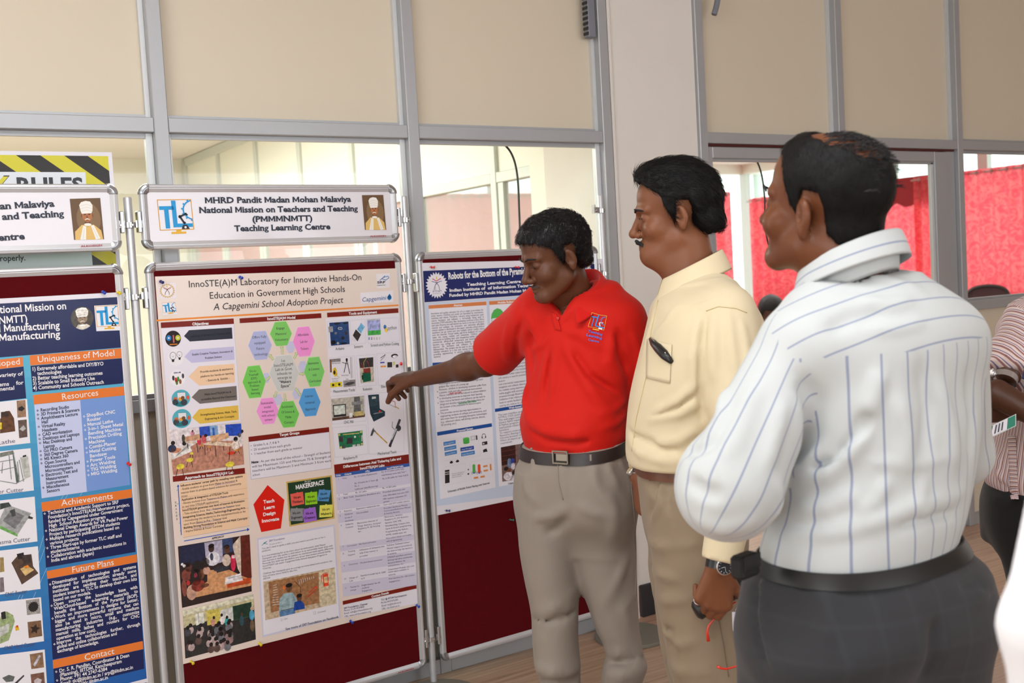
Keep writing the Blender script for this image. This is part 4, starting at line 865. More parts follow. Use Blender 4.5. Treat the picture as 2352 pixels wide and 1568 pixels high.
S.ell((779, 754), 3, 3, (210, 216, 224), 4, 10, tp); S.ell((783, 754), 3, 3, (210, 216, 224), 4, 10, tp); S.ell((779, 754), 2, 2, (28, 66, 120), 5, 10, tp); S.ell((783, 754), 2, 2, (28, 66, 120), 5, 10, tp)
S.poly([(829, 741), (838, 750), (829, 766), (820, 756)], (120, 184, 226), 3, tp); S.poly([(817, 756), (829, 768), (821, 784), (810, 770)], (40, 36, 36), 3.5, tp)
for k in range(3): S.line([(812+k*2.5, 772+k*2), (809+k*3, 780+k*2)], .0008, (150, 150, 150), 3, tp)
for k in range(3): S.line([(823+k*2.3, 756+k*2.5), (830+k*2.3, 745+k*2.5)], .0007, (70, 120, 170), 4, tp)
S.poly([(843, 735), (873, 733), (874.5, 768), (845, 770)], (164, 172, 226), 3, tp); S.poly([(844.5, 759.5), (874, 757.5), (874.5, 768), (845, 770)], (60, 170, 70), 3.4, tp); S.line([(851, 745), (850, 757)], .0014, (40, 120, 60), 4, tp); S.line([(871, 743), (871, 757)], .0014, (40, 120, 60), 4, tp); S.poly([(843, 733.5), (873, 731.5), (873, 734.5), (843, 736.5)], (200, 204, 214), 4, tp)
for k in range(5): S.poly([(846+k*6, 774), (849+k*6, 773.8), (849+k*6, 780), (846+k*6, 780.2)], ((120, 150, 200), (170, 150, 190), (200, 200, 204), (200, 200, 204), (200, 200, 204))[k], 3, tp)
S.ell((884, 750.5), 3.4, 5, (50, 110, 160), 3, 12, tp); S.ell((886.5, 758), 3.4, 5, (240, 206, 70), 3.3, 12, tp); S.text('python', (890, 757), (911.5, 755.5), .0125, (96, 98, 104), 'sans')
S.poly([(757, 825), (782, 822.5), (782, 830), (757, 832)], (140, 136, 138), 3, tp); S.poly([(757, 825), (761, 825), (762, 855), (758, 855)], (130, 84, 60), 3.2, tp); S.line([(797, 823), (790, 855)], .0025, (60, 62, 66), 3, tp); S.line([(796, 823), (803, 858)], .0025, (60, 62, 66), 3, tp); S.line([(786, 832), (799, 836)], .002, (60, 62, 66), 3, tp); S.ell((796, 826), 2.5, 4, (30, 30, 34), 4, 10, tp); S.line([(805, 820), (807, 868)], .0014, (60, 60, 60), 3, tp); S.line([(808, 820), (810, 868)], .0008, (120, 120, 120), 3, tp)
S.fan([(765, 846), (770, 843), (773, 850), (775, 860), (769, 865), (764, 858)], (228, 196, 40), 3.4, tp); S.ell((768, 855), 2.6, 5, (40, 38, 36), 3.8, 10, tp); S.line([(772, 862), (780, 867)], .0018, (220, 210, 60), 3.4, tp)
S.poly([(758, 879), (785, 876), (786, 887), (759, 890)], (220, 206, 50), 3.2, tp); S.ell((765, 884), 3, 3, (40, 40, 40), 4, 8, tp); S.ell((779, 882.5), 3, 3, (40, 40, 40), 4, 8, tp); S.poly([(788, 874), (816, 871), (817, 886), (789, 889)], (150, 148, 150), 3, tp); S.fan([(790, 884), (798, 878), (812, 876), (815, 880), (800, 885)], (70, 72, 78), 3.5, tp)
for t, a, b in (('Right Angled Square', (762, 835.5), (782, 834)), ('Tape Measure', (761, 871), (777, 870)), ('Spring Calipers', (784, 863), (801, 862)), ('Spirit Level', (763.5, 876.5), (776, 875.3)), ('Knife', (794, 872), (800, 871.5))): S.text(t, a, b, .0038, (70, 70, 80), 'sans')
S.poly([(824, 823), (857, 820), (859, 876), (828, 880)], (196, 186, 172), 3, tp); S.poly([(824, 823), (857, 820), (857, 842), (827, 845)], (50, 46, 48), 3.4, tp); S.poly([(832, 856), (851, 854), (852, 874), (834, 878)], (20, 90, 66), 4, tp); S.poly([(834, 846), (850, 845), (851, 856), (835, 857)], (130, 50, 40), 4, tp); S.line([(836, 846), (835, 832), (841, 822)], .0015, (200, 180, 90), 4.4, tp); S.line([(832, 846), (830, 833)], .0012, (200, 60, 50), 4.4, tp); S.line([(848, 845), (846, 834), (842, 828)], .001, (200, 60, 50), 4.4, tp); S.poly([(830, 862), (834, 860), (835, 872), (831, 872)], (16, 60, 48), 4.2, tp)
S.line([(874, 822), (885, 814)], .0022, (40, 34, 34), 3, tp); S.line([(874, 828), (884, 817)], .0015, (40, 34, 34), 3, tp); S.ell((906, 817), 8, 5, (50, 36, 34), 3, 14, tp); S.ell((907, 818.5), 6, 3, (226, 226, 236), 3.4, 12, tp)
for x, y, w, h, c in ((878, 832, 10, 3, (60, 70, 160)), (880, 841, 12, 3.5, (220, 150, 60)), (895, 837, 11, 12, (50, 46, 46)), (905, 834, 4, 8, (200, 200, 120)), (912, 840, 6, 7, (70, 40, 40))): S.poly([(x-w/2, y-h/2+.6), (x+w/2, y-h/2), (x+w/2, y+h/2), (x-w/2, y+h/2+.6)], c, 3, tp)
S.poly([(760, 916), (836, 908), (838, 957), (763, 966)], (186, 184, 174), 3, tp); S.poly([(764, 930), (794, 927), (795, 955), (766, 958)], (36, 36, 40), 3.5, tp); S.poly([(766, 932), (792, 929.5), (793, 950), (767.5, 953)], (204, 214, 208), 4, tp); S.poly([(763, 960), (838, 950), (838, 957), (763, 966)], (92, 66, 54), 3.4, tp)
S.poly([(813, 912), (826, 910), (830, 950), (812, 952)], (96, 98, 100), 4, tp); S.poly([(807, 923), (832, 920), (833, 928), (808, 931)], (130, 132, 134), 4.2, tp); S.poly([(812, 946), (835, 943), (836, 953), (813, 956)], (196, 180, 120), 4.6, tp); S.poly([(802, 949), (809, 948), (809, 958), (802, 959)], (220, 222, 224), 4.6, tp)
S.poly([(845, 907), (870, 905), (872, 938), (884, 944), (884, 955), (858, 968), (850, 950)], (24, 52, 66), 3, tp); S.poly([(848, 910), (867, 908), (868, 930), (850, 933)], (40, 66, 78), 3.5, tp); S.poly([(854, 911), (863, 910), (863, 915), (854, 916)], (206, 210, 214), 4, tp); S.line([(858, 950), (878, 946)], .0025, (150, 156, 160), 4, tp); S.ell((872, 944), 2.5, 2, (210, 60, 40), 4, 8, tp)
S.line([(887, 926), (890, 917), (907, 922), (908, 934)], .002, (190, 70, 50), 3, tp); S.line([(887, 925), (910, 936)], .0012, (110, 60, 50), 3, tp); S.line([(908, 933), (916, 938)], .003, (206, 170, 90), 3.4, tp)
S.line([(857, 987), (889, 1017)], .0042, (190, 150, 60), 3, tp); S.fan([(850, 1001), (854, 988), (858, 981), (859, 990), (855, 1000)], (70, 76, 86), 3.5, tp); S.line([(857, 986), (862, 991)], .005, (110, 114, 120), 3.3, tp)
S.line([(895, 1024), (907, 994), (918, 964)], .0095, (62, 64, 76), 3, tp); S.line([(899, 1008), (910, 985)], .006, (190, 194, 206), 3.5, tp); S.line([(901, 968), (900, 980), (906, 986)], .0016, (60, 62, 72), 3, tp); S.ell((915, 983), 6, 7, (56, 58, 66), 3.2, 12, tp); S.ell((896, 1022), 3, 5, (40, 40, 44), 3.6, 8, tp)
S.poly([(776, 995), (832, 988), (834, 1022), (780, 1030)], (24, 116, 78), 3, tp)
for x, y in ((779, 998), (829, 991.5), (831, 1019), (783, 1027)): S.ell((x, y), 2.6, 2.6, (206, 206, 120), 4, 10, tp)
for x, y, w, h, c in ((803, 1012, 13, 14, (56, 46, 56)), (783, 1008, 8, 12, (60, 50, 60)), (789, 1026, 8, 7, (70, 70, 76)), (813, 1023, 7, 5, (206, 208, 210)), (823, 1022, 7, 5, (206, 208, 210)), (806, 996, 38, 2.2, (190, 180, 110)), (826, 1002, 3, 3, (120, 90, 50)), (831, 1006, 3, 14, (200, 205, 200))): S.poly([(x-w/2, y-h/2+.1*w/2), (x+w/2, y-h/2-.1*w/2), (x+w/2, y+h/2-.1*w/2), (x-w/2, y+h/2+.1*w/2)], c, 4, tp)
S.ell((815, 1003), 2.4, 2.6, (220, 225, 220), 5, 8, tp)
# differences table
S.poly([(767, 1067), (938.5, 1043), (940, 1063), (768.5, 1088.5)], RD, 2)
S.text('Differences between Atal Tinkering Labs and', (788, 1074.5), (921, 1055), .0085, WHT, 'sansB'); S.text('InnoSTE(A)M Labs', (826.5, 1078.5), (883, 1070.5), .0085, WHT, 'sansB')
HB = (50, 92, 170)
S.poly([(769, 1088.5), (940, 1063), (941, 1070.5), (770, 1096)], HB, 2)
for t, a, b in (('S.No', (772, 1093.5), (782.5, 1092)), ('Criteria', (791, 1091), (807, 1088.5)), ('ATLs', (839, 1084), (849, 1082.3)), ('InnoSTE(A)M Labs', (888, 1077), (926, 1071))): S.text(t, a, b, .005, WHT, 'sansB')
rowy = [(1096, 1070.5), (1135, 1110), (1141.5, 1116.5), (1172, 1146), (1179, 1153), (1201, 1176), (1253, 1227), (1266, 1239), (1290, 1264), (1315, 1290), (1340, 1314), (1370, 1343)]
for i in range(11):
    a, b = rowy[i], rowy[i+1]; f = lambda y: 770+(y-1096)*.0655; g = lambda y: 941+(y-1070)*.0655
    S.poly([(f(a[0]), a[0]), (g(a[1]), a[1]), (g(b[1]), b[1]), (f(b[0]), b[0])], (206, 204, 226) if i % 2 == 0 else (224, 222, 236), 2)
def cell(t, x, y, wd, th=.0053): S.text(t, (x, y), (x+wd, y-wd*.155), th, (92, 90, 112), 'sans')
rows = [(776, 1102, '1', 2), (786, 1100, 'Cost', 10), (813, 1096.5, 'Rs. 10 Lakhs (Equipment)', 53), (876, 1085.5, 'Rs. 4.10 Lakhs (with fully', 52), (876, 1093, 'refurbished work lab) Year I', 57), (878, 1101, 'Rs. 6.18 Lakhs for Year II & III', 59), (814, 1111.5, 'Rs. 10 Lakhs for 5 Years @', 54), (814.5, 1118, 'Rs. 2', 10), (815, 1125, 'Lakhs per year(Recurring)', 53), (816, 1133, 'Rs. 20 Lakhs', 26), (878, 1122.5, 'Rs. 10.28 Lakhs', 32), (777, 1139, '2', 2.5), (788, 1137, 'Total', 10.5), (778, 1148, '3', 2.5), (789, 1145, 'Basic Tools', 23), (816, 1141.5, 'Provided in abundance at a', 57), (817, 1149, 'time', 10), (879, 1132, 'Provided adequately year', 52), (879.5, 1140, 'wise. Affordable low-cost CNC', 60), (880, 1147.5, 'Mill replaces expensive 3D', 54), (880.5, 1154, 'printer', 14), (779.5, 1177, '4', 2.5), (790, 1175.5, 'Robotics', 18), (818, 1170, 'Expensive readymade kits', 54), (881, 1160.5, 'Low -cost DIY mobile robotics', 60), (780, 1186, '5', 2.5), (791, 1183, 'Guidance', 19), (791.5, 1190.5, 'on use of', 17), (792, 1198, 'resources', 20), (818.5, 1180, 'Not provided', 27), (881, 1169, 'Provided Guidance Manual,', 55), (881.5, 1175, 'Curriculum/Reference Manual', 61), (882, 1181.5, '& Activity Booklet', 36), (782, 1208, '6', 2.5), (793, 1206, 'Subjects', 18), (793.5, 1213, 'Covered', 17), (820, 1203, 'Electronics, Internet of', 47), (820.5, 1210, 'Things, Robotics, Arduino/', 54), (821.5, 1216, 'Raspberry Pi, 3D Printing', 51), (822, 1222, 'etc.', 8), (883, 1189, 'Electronics, Arduino,', 42), (883.5, 1195.5, 'Raspberry Pi, DIY Robotics,', 55), (884, 1202.5, 'Sensors, CNC Mill,', 38), (884.5, 1209.5, 'Woodworking, Creative Arts,', 57), (885, 1216, 'Game & Scratch programming,', 60), (885.5, 1223, 'Programming like Python,', 52), (886, 1230, 'HTML, mobile apps, etc.', 48), (786.5, 1257, '7', 2.5), (796.5, 1255.5, 'Curriculum', 23), (824, 1251, 'No fixed curriculum', 40), (886.5, 1237.5, 'Non-school based curriculum', 58), (887, 1244.5, 'with programming', 36), (787, 1273, '8', 2.5), (798.5, 1268, 'Training', 16.5), (799, 1276, 'Support', 16), (825, 1264.5, 'Utilization of exhaustive kits', 58), (825.5, 1271.5, 'only if the mentor is', 42), (826, 1279, 'provided.', 19), (888, 1254, 'Full-time Technical trainer/', 53), (888.5, 1261, 'Mentor support provided all', 57), (889, 1267.5, 'the time to help the teachers', 58), (889.5, 1274, '& students', 21), (789, 1301, '9', 2.5), (800.5, 1298, 'Outcomes', 21.5), (827, 1294, 'Module based outcomes', 51), (889.5, 1281.5, 'STE(A)M specified outcomes', 57), (890, 1288, 'Solving real time community-', 58), (890.5, 1294.5, 'based problems, via', 40), (891, 1301, 'competitions, etc.', 36), (789.5, 1331, '10', 5), (802, 1329, 'Design of', 19), (802.5, 1335.5, 'Lab', 8), (828, 1323.5, 'Standard model lab in 1500', 57), (828.5, 1330, 'sq ft', 9), (891, 1309.5, 'Customized Modular labs with', 60), (891.5, 1315, 'room space available in', 47), (892, 1322, 'schools.', 17), (791, 1352, '11', 5), (803.5, 1350, 'Teacher In-', 21.5), (804, 1357, 'charge', 14), (830, 1345.5, 'Single teacher for 50', 43), (830.5, 1352, 'students', 17), (831, 1358.5, 'Engagement', 24), (892.5, 1330.5, 'Four teachers for 100 student', 59), (893, 1337.5, 'engagement', 25)]
for x, y, t, wd in rows: cell(t, x, y, wd)
S.poly([(787, 1380), (956, 1342), (956.5, 1351), (787.5, 1388.5)], RD, 2); S.text('Contact Details', (853, 1372), (893, 1362.5), .007, WHT, 'sansB')
Qc = [(788, 1389), (957, 1351.5), (959, 1385), (789, 1419)]; S.poly(Qc, (230, 229, 240), 2)
for t, a, wd, f in (('SRF Foundation, Chennai', (789.5, 1398.5), 54, 'sansb'), ('Phone: 0124-4549800', (789.5, 1404), 47, 'sans'), ('Email: info@srf-foundation.org', (790, 1410.5), 65, 'sans'), ('URL: www.srf-foundation.org', (790.5, 1417.5), 61, 'sans'), ('TLC @ IIITDM Kancheepuram', (875, 1379), 59, 'sansb'), ('Ph.No:4427476384', (875, 1386), 39, 'sans'), ('Email: tlc@iiitdm.ac.in', (876, 1393), 45, 'sans'), ('URL: tlc.iiitdm.ac.in', (876.5, 1400), 41, 'sans')): S.text(t, a, (a[0]+wd, a[1]-wd*.2), .0062, (70, 72, 96), f)
S.flush(ps2, M['print'])
for c in ps2.children:
    if c.name.startswith('photograph'): c.data.materials[0] = M['photo']
pin(367, 645, 'navy', 'dark blue push pin at the top left corner of the cream poster'); pin(549, 635, 'blue', 'blue push pin on the top edge of the cream poster')
pin(416.5, 1294, 'white', 'small white push pin on the left edge of the cream poster'); pin(921, 833, 'red', 'red push pin above the presenter hand at the poster edge', tilt=(.2, -.5))
pin(437, 1517, 'yellow', 'yellow push pin at the bottom left corner of the cream poster'); pin(593, 1475, 'yellow', 'yellow push pin on the bottom edge of the cream poster, left of the blue one'); pin(803, 1424, 'blue', 'blue push pin on the bottom edge of the cream poster'); pin(955, 1388, 'blue', 'blue push pin at the bottom right corner of the cream poster')
# ---------------------------------------------------------------- blue manufacturing poster
u0, z1 = onb(273, 671); ul = u0-.841
ps1 = empty('poster', bpos(ul, z1, OFFP), BR, label='glossy blue poster about manufacturing with orange headings', cat='poster', group='printed posters on the display boards')
S = Sheet(ul, z1, OFFP); Wp, Hp = .841, 1.189
paper(ps1, [(0, 0), (Wp, 0), (Wp, -Hp), (0, -Hp)], 0, M['paper'])
nz = 16
for k in range(nz):
    t0, t1 = k/nz, (k+1)/nz; ct = (90, 178, 212); cb = (24, 88, 168); c = tuple(int(ct[j]*(1-t0)+cb[j]*t0) for j in range(3))
    za = -.165-t0*(Hp-.165-.012); zb = -.165-t1*(Hp-.165-.012)
    S.put('graphics', 1, [np.array((.012, za)), np.array((Wp-.008, za)), np.array((Wp-.008, zb)), np.array((.012, zb))], [(0, 1, 2, 3)], c)
NV = (20, 32, 84)
S.put('graphics', 1.5, [np.array((.012, -.014)), np.array((Wp-.008, -.014)), np.array((Wp-.008, -.165)), np.array((.012, -.165))], [(0, 1, 2, 3)], NV)
for t, a, b in (('MHRD Pandit Madan Mohan Malaviya National Mission on', (-420, 745), (153, 709.5)), ('Teachers and Teaching (PMMMNMTT)', (-300, 765), (64, 739)), ('Center for Design and Manufacturing', (-220, 776), (137, 754)), ('Digital & Additive Manufacturing', (-200, 795), (138, 774.5))): S.text(t, a, b, .0205, WHT, 'sansb')
portrait(S, [(162, 706), (212, 702.5), (215, 755), (165, 759)], 'photograph#a', True, True)
tlc_logo(S, [(219, 703.5), (270, 701), (274, 748), (223, 750)])
def obar(P, t, a, b, h=.0165): S.poly(P, (226, 122, 50), 2.5); S.text(t, a, b, h, WHT, 'sans')
def rline(pts, c=NV, l=2): S.poly(pts, c, l)
obar([(-150, 842), (52, 819.5), (53, 841), (-149, 864)], 'Labs Developed', (-98, 850), (47, 836))
obar([(67.5, 816), (278, 799.5), (279.5, 822), (69.5, 839)], 'Uniqueness of Model', (86, 832), (264, 816.5), .0175)
rline([(-150, 864), (54, 841.5), (60, 914), (-145, 940)]); rline([(70, 840), (279.5, 822.5), (284, 880), (75, 900)])
S.para(['1) Extremely affordable and DIY/BYO', '    technologies', '2) Better teaching learning outcomes', '3) Scalable to Small Industry Use', '4) Community and Schools Outreach'], (73, 851.5), (238, 838.5), (76, 895), .0105, WHT, 'sansb')
S.para(['TLC has developed a variety of', 'low cost modules for', 'teaching and systems for', 'industry and environmental'], (-130, 877), (52, 861.5), (-127, 909), .0105, WHT, 'sansb', just=True)
obar([(75.5, 907), (284, 887), (286, 907.5), (78, 928.5)], 'Resources', (141.5, 918), (226.5, 907.5), .0175)
S.poly([(78.5, 929), (184, 918.5), (199.5, 1129), (95.5, 1144)], (196, 206, 240), 2); S.poly([(184, 918.5), (284.5, 908.5), (298.5, 1113), (199.5, 1129)], (118, 154, 218), 2)
S.para(['Recording Studio', '3D Printers & Scanners', 'Amphitheatre Lecture', 'Hall', 'Virtual Reality', 'Headsets', 'CAD workstation', 'Desktops and Laptops', 'Mac Desktop and', 'Laptop', 'Go PRO Camera', '360 Degree Camera', 'MS Kinect 360', 'Open Source', 'Microcontrollers and', 'Microcomputers', 'Electronic Test and', 'Measurement', 'Instruments', 'Miscellaneous', 'Sensors'], (93, 945), (182, 934.5), (107.5, 1131.5), .0092, (24, 30, 60), 'sansb')
S.para(['ShopBot CNC', 'Router', 'Manual Lathe', '3-in-1 Sheet Metal', 'Bending Machine', 'Precision Drilling', 'Machine', 'Combi-Planer', 'Metal Cutting', 'Bandsaw', 'Power Tools', 'Arc Welding', 'TIG Welding', 'MIG Welding'], (199, 957.5), (281, 946.5), (209, 1092), .0098, (236, 238, 246), 'sansb')
def diamond(x, y, c, S_=None, r=2.6):
    for dx, dy in ((-1, 0), (1, 0), (0, -1), (0, 1)): S.poly([(x+dx*r*.62-r*.42, y+dy*r*.62), (x+dx*r*.62, y+dy*r*.62-r*.45), (x+dx*r*.62+r*.42, y+dy*r*.62), (x+dx*r*.62, y+dy*r*.62+r*.45)], c, 4)
for i in (0, 1, 2, 4, 6, 7, 8, 10, 11, 12, 13, 16, 19): diamond(86+i*.7, 942.5+i*9.32, (24, 30, 60))
for i in (0, 2, 3, 5, 7, 8, 10, 11, 12, 13): diamond(193+i*.78, 956+i*10.35, (236, 238, 246))
obar([(94.5, 1153.5), (302.5, 1122.5), (303, 1142), (97, 1174.5)], 'Achievements', (141, 1161.5), (260, 1144.5), .0175)
rline([(97.5, 1175), (303.5, 1143), (311, 1267), (105.5, 1303)])
S.para(['Technical and Academic Support to SRF', "Foundation's InnoSTE(A)M laboratory project,", 'funded by Capegemini under Government', 'High  School Adoption program', 'National Design Awards for VR Pedal Power', 'Project by participating IIITDM students', 'Multiple research publications based on', 'various projects', 'Three Start-ups by former TLC staff and', 'students/interns', 'Collaboration with academic institutions in', 'India and abroad (Japan)'], (109.5, 1181.5), (297, 1152), (117.5, 1290.5), .0098, WHT, 'sansb')
for i in (0, 4, 6, 8, 10): diamond(102.5+i*.75, 1179+i*9.9, WHT)
obar([(107, 1311), (314, 1272.5), (315, 1290.5), (109, 1329)], 'Future Plans', (165, 1315), (262, 1296.5), .0175)
rline([(109.5, 1329.5), (315, 1291), (328.5, 1473), (121, 1514)])
S.para(['Dissemination of technologies and systems', 'developed for implementation; already some', 'institutes are sending their teachers and', 'student interns to TLC to develop their own kits', 'based on our models.', 'Open source the knowledge base with', 'Web/Cloud-based e-learning materials to', 'benefit the Bottom of the Pyramid (BOP).', 'Work on improvements in designs for better,', 'bigger and more powerful systems that can', 'also be used in micro, small and medium', 'manufacturing industries (e.g., customize', 'manual mills, lathes and routers for CNC', 'operation at low cost).', 'Improve the technologies further, through', 'global and online collaboration and', 'exchange of knowledge.'], (119.5, 1342), (312.5, 1303.5), (131.5, 1499), .0098, WHT, 'sansb', just=True)
for i in (0, 5, 8, 14): diamond(115+i*.7, 1341.5+i*9.8, WHT)
obar([(121, 1515.5), (327.5, 1471.5), (329, 1490), (122, 1535)], 'Contact', (193.5, 1516), (262.5, 1500.5), .0175)
rline([(122.5, 1535.5), (329, 1490.5), (331, 1535), (126, 1585)])
S.para(['Dr. S. R. Pandian, Coordinator & Dean', '(Planning), IIITDM, Kancheepuram', 'Phone: +91 44 2747-6384', 'Email: tlc@iiitdm.ac.in / srp@iiitdm.ac.in', 'Web: http://tlc.iiitdm.ac.in'], (136, 1544), (303, 1506), (140, 1584), .0105, WHT, 'sansb')
for i in (0, 2, 3): diamond(129+i*1, 1542+i*10, WHT)
for (a, b) in (((280, 884), (286, 870)), ((140, 1146), (147, 1135)), ((150, 1145), (156, 1134)), ((184, 1138), (190, 1128)), ((88, 1270), (100, 1230)), ((90, 1292), (104, 1255)), ((92, 1338), (107, 1305)), ((38, 1382), (46, 1366)), ((46, 1381), (53, 1366)), ((75, 1376), (82, 1359)), ((286, 905), (296, 880)), ((288, 925), (300, 895))): S.line([a, b], .0007, (190, 216, 236), 3)  # pale strokes painted as glints along the sheet's creases
def machine(P, capt, ca, cb, parts):
    S.poly(P, (232, 232, 240), 2); S.line([P[3], P[2]], .0006, (120, 150, 190), 3)
    S.text(capt, ca, cb, .0115, (80, 84, 110), 'sans')
    pn = 'photograph#m'+capt
    for pts, c, l in parts: S.fan(pts, c, l, pn)
machine([(-130, 936), (62, 916), (69.5, 1017), (-126, 1040)], 'CNC Lathe', (-52, 1027), (35.5, 1016), [([(0, 962), (12, 944), (22, 943), (32, 960), (35, 990), (0, 995)], (96, 62, 40), 3), ([(2, 946), (20, 944), (20, 956), (2, 958)], (60, 44, 36), 4), ([(0, 970), (4, 970), (4, 985), (0, 986)], (220, 200, 30), 4), ([(38, 920), (58, 918), (60, 957), (40, 959)], (150, 120, 96), 3), ([(42, 936), (50, 932), (57, 938), (50, 944), (42, 942)], (30, 28, 30), 4), ([(41, 965), (61, 963), (63, 1003), (44, 1006)], (96, 80, 72), 3), ([(44, 985), (54, 976), (60, 984), (52, 990)], (170, 170, 170), 4)])
machine([(-128, 1049), (70, 1029), (78, 1126), (-120, 1150)], 'CNC Laser Cutter', (-60, 1139), (54, 1128), [([(0, 1040), (30, 1034), (33, 1042), (0, 1050)], (120, 124, 116), 3), ([(46, 1050), (64, 1046), (70, 1094), (56, 1100)], (186, 190, 186), 3.5), ([(52, 1046), (60, 1044), (60, 1048), (52, 1050)], (30, 30, 30), 4), ([(28, 1038), (31, 1037), (44, 1104), (38, 1112), (36, 1100)], (90, 104, 96), 3.3)])
for a, b in (((0, 1060), (30, 1055)), ((0, 1080), (36, 1072)), ((0, 1104), (36, 1110)), ((4, 1086), (6, 1062)), ((30, 1038), (44, 1104)), ((44, 1056), (54, 1105)), ((36, 1110), (56, 1100)), ((20, 1040), (26, 1100)), ((40, 1060), (44, 1100))): S.line([a, b], .0022, (130, 140, 136), 4, 'photograph#mCNC Laser Cutter')
machine([(-118, 1162), (79.5, 1140), (86, 1243), (-112, 1270)], 'CNC Plasma Cutter', (-50, 1256), (69, 1241), [([(0, 1190), (14, 1158), (72, 1178), (40, 1228), (0, 1208)], (160, 164, 166), 3), ([(0, 1206), (40, 1226), (40, 1232), (0, 1214)], (110, 170, 90), 4), ([(6, 1195), (26, 1170), (56, 1184), (34, 1214)], (120, 120, 124), 4), ([(0, 1156), (20, 1153), (26, 1162), (12, 1166), (0, 1170)], (60, 70, 66), 3.6), ([(66, 1184), (76, 1188), (74, 1192), (64, 1190)], (60, 60, 64), 4), ([(22, 1172), (34, 1168), (36, 1184), (28, 1186)], (70, 72, 74), 4.5)])
machine([(-112, 1277), (87, 1254), (93, 1352), (-106, 1380)], 'CNC Router', (11, 1370), (62.5, 1361), [([(26, 1292), (40, 1276), (72, 1272), (76, 1300), (88, 1316), (50, 1342), (30, 1300)], (84, 64, 52), 3), ([(38, 1272), (54, 1268), (56, 1282), (42, 1284)], (30, 30, 32), 4), ([(46, 1306), (62, 1298), (78, 1308), (58, 1322)], (206, 176, 120), 4.4), ([(54, 1300), (64, 1297), (68, 1302), (58, 1305)], (230, 140, 40), 4.8), ([(0, 1280), (8, 1279), (10, 1312), (0, 1314)], (150, 130, 80), 3), ([(0, 1326), (8, 1325), (10, 1358), (0, 1360)], (120, 110, 116), 3), ([(50, 1276), (70, 1274), (72, 1292), (54, 1296)], (60, 50, 46), 4.2)])
machine([(-105, 1392), (94, 1371), (101, 1472), (-98, 1502)], 'CNC Vinyl Cutter', (8.5, 1493), (80.5, 1482), [([(0, 1420), (6, 1404), (16, 1404), (30, 1412), (34, 1426), (20, 1470), (0, 1478)], (150, 170, 120), 3), ([(2, 1406), (12, 1403), (14, 1420), (4, 1422)], (36, 36, 38), 4), ([(0, 1440), (22, 1430), (20, 1450), (0, 1462)], (190, 194, 190), 4), ([(34, 1438), (42, 1436), (44, 1446), (36, 1448)], (226, 180, 40), 4), ([(37, 1436), (41, 1435), (41, 1440), (37, 1440)], (206, 50, 40), 4.5), ([(59, 1378), (90, 1374), (93, 1408), (62, 1412)], (160, 156, 154), 3), ([(63, 1428), (94, 1424), (97, 1460), (66, 1465)], (120, 90, 66), 3)])
gear((76.5, 1393), 13, 13, (36, 34, 36), 4, 16, .8); gear((80, 1444), 12, 12, (44, 32, 28), 4, 5, .5)
machine([(-98, 1515), (102.5, 1491), (110, 1600), (-90, 1620)], '', (0, 1615), (60, 1605), [([(5, 1556), (20, 1549), (34, 1553), (30, 1564), (14, 1566)], (96, 102, 100), 3), ([(33, 1568), (54, 1549), (56, 1552), (38, 1570)], (60, 60, 64), 3), ([(68, 1502), (98, 1497), (101, 1532), (72, 1536)], (140, 110, 84), 3), ([(76, 1526), (90, 1503), (94, 1506), (80, 1530)], (190, 190, 206), 4), ([(70, 1548), (101, 1543), (104, 1580), (74, 1585)], (120, 86, 74), 3), ([(78, 1562), (86, 1556), (96, 1560), (92, 1574), (80, 1578)], (190, 180, 186), 4)])
S.flush(ps1, M['print_gloss'])
for c in ps1.children:
    if c.name.startswith('photograph'): c.data.materials[0] = M['photo']
pin(234, 669, 'blue', 'blue push pin on the top edge of the blue poster'); pin(269.5, 670, 'yellow', 'yellow push pin at the top right corner of the blue poster'); pin(292, 1062, 'red', 'red push pin halfway down the right edge of the blue poster')
# ---------------------------------------------------------------- robots poster
u0, z1 = onb(963, 604)
ps3 = empty('poster', bpos(u0, z1, OFFP), BR, label='white and navy poster about robots, partly covered by the presenter', cat='poster', group='printed posters on the display boards')
S = Sheet(u0, z1, OFFP)
tr = onb(1380, 598); bl = onb(1000, 1185)
paper(ps3, [(0, 0), (.838, -.016), (.838, -.905), (.004, -.905)], 0, M['paper'])
LB = (196, 210, 232)
S.poly([(975, 695), (1366, 668), (1394, 1110), (1003, 1162)], LB, 1)
S.poly([(971.5, 622), (1366, 606), (1368, 666), (975, 694)], (24, 36, 100), 2)
gear((1003, 655), 25.5, 31, (230, 230, 240), 3, 24, .80); S.ell((1003, 655), 20.5, 25, (230, 230, 240), 3.5, 24)
S.line([(993, 640), (1002, 645.5), (1012, 639)], .0028, (196, 40, 80), 4.4); S.line([(991, 646), (1003, 649), (1014, 645)], .002, (60, 56, 120), 4.4); S.ell((1002, 638), 1.2, 4, (230, 190, 40), 4.5, 10)
for sx in (-1, 1): S.line([(1003-sx*2, 649), (1003+sx*4, 655), (1003+sx*6.5, 666)], .0018, (50, 46, 80), 4.4)
S.line([(1000, 650), (999, 657), (1000, 666)], .001, (50, 46, 80), 4.4)
S.text('IIITD&M', (993, 671.5), (1014.5, 670), .007, (90, 90, 130), 'sans'); S.text('Kancheepuram', (994, 675.5), (1013, 674), .003, (90, 90, 130), 'sans')
S.text('Robots for the Bottom of the Pyramid: Mobile Robot Racing over Internet', (1029.5, 641), (1357, 618), .023, WHT, 'serifB')
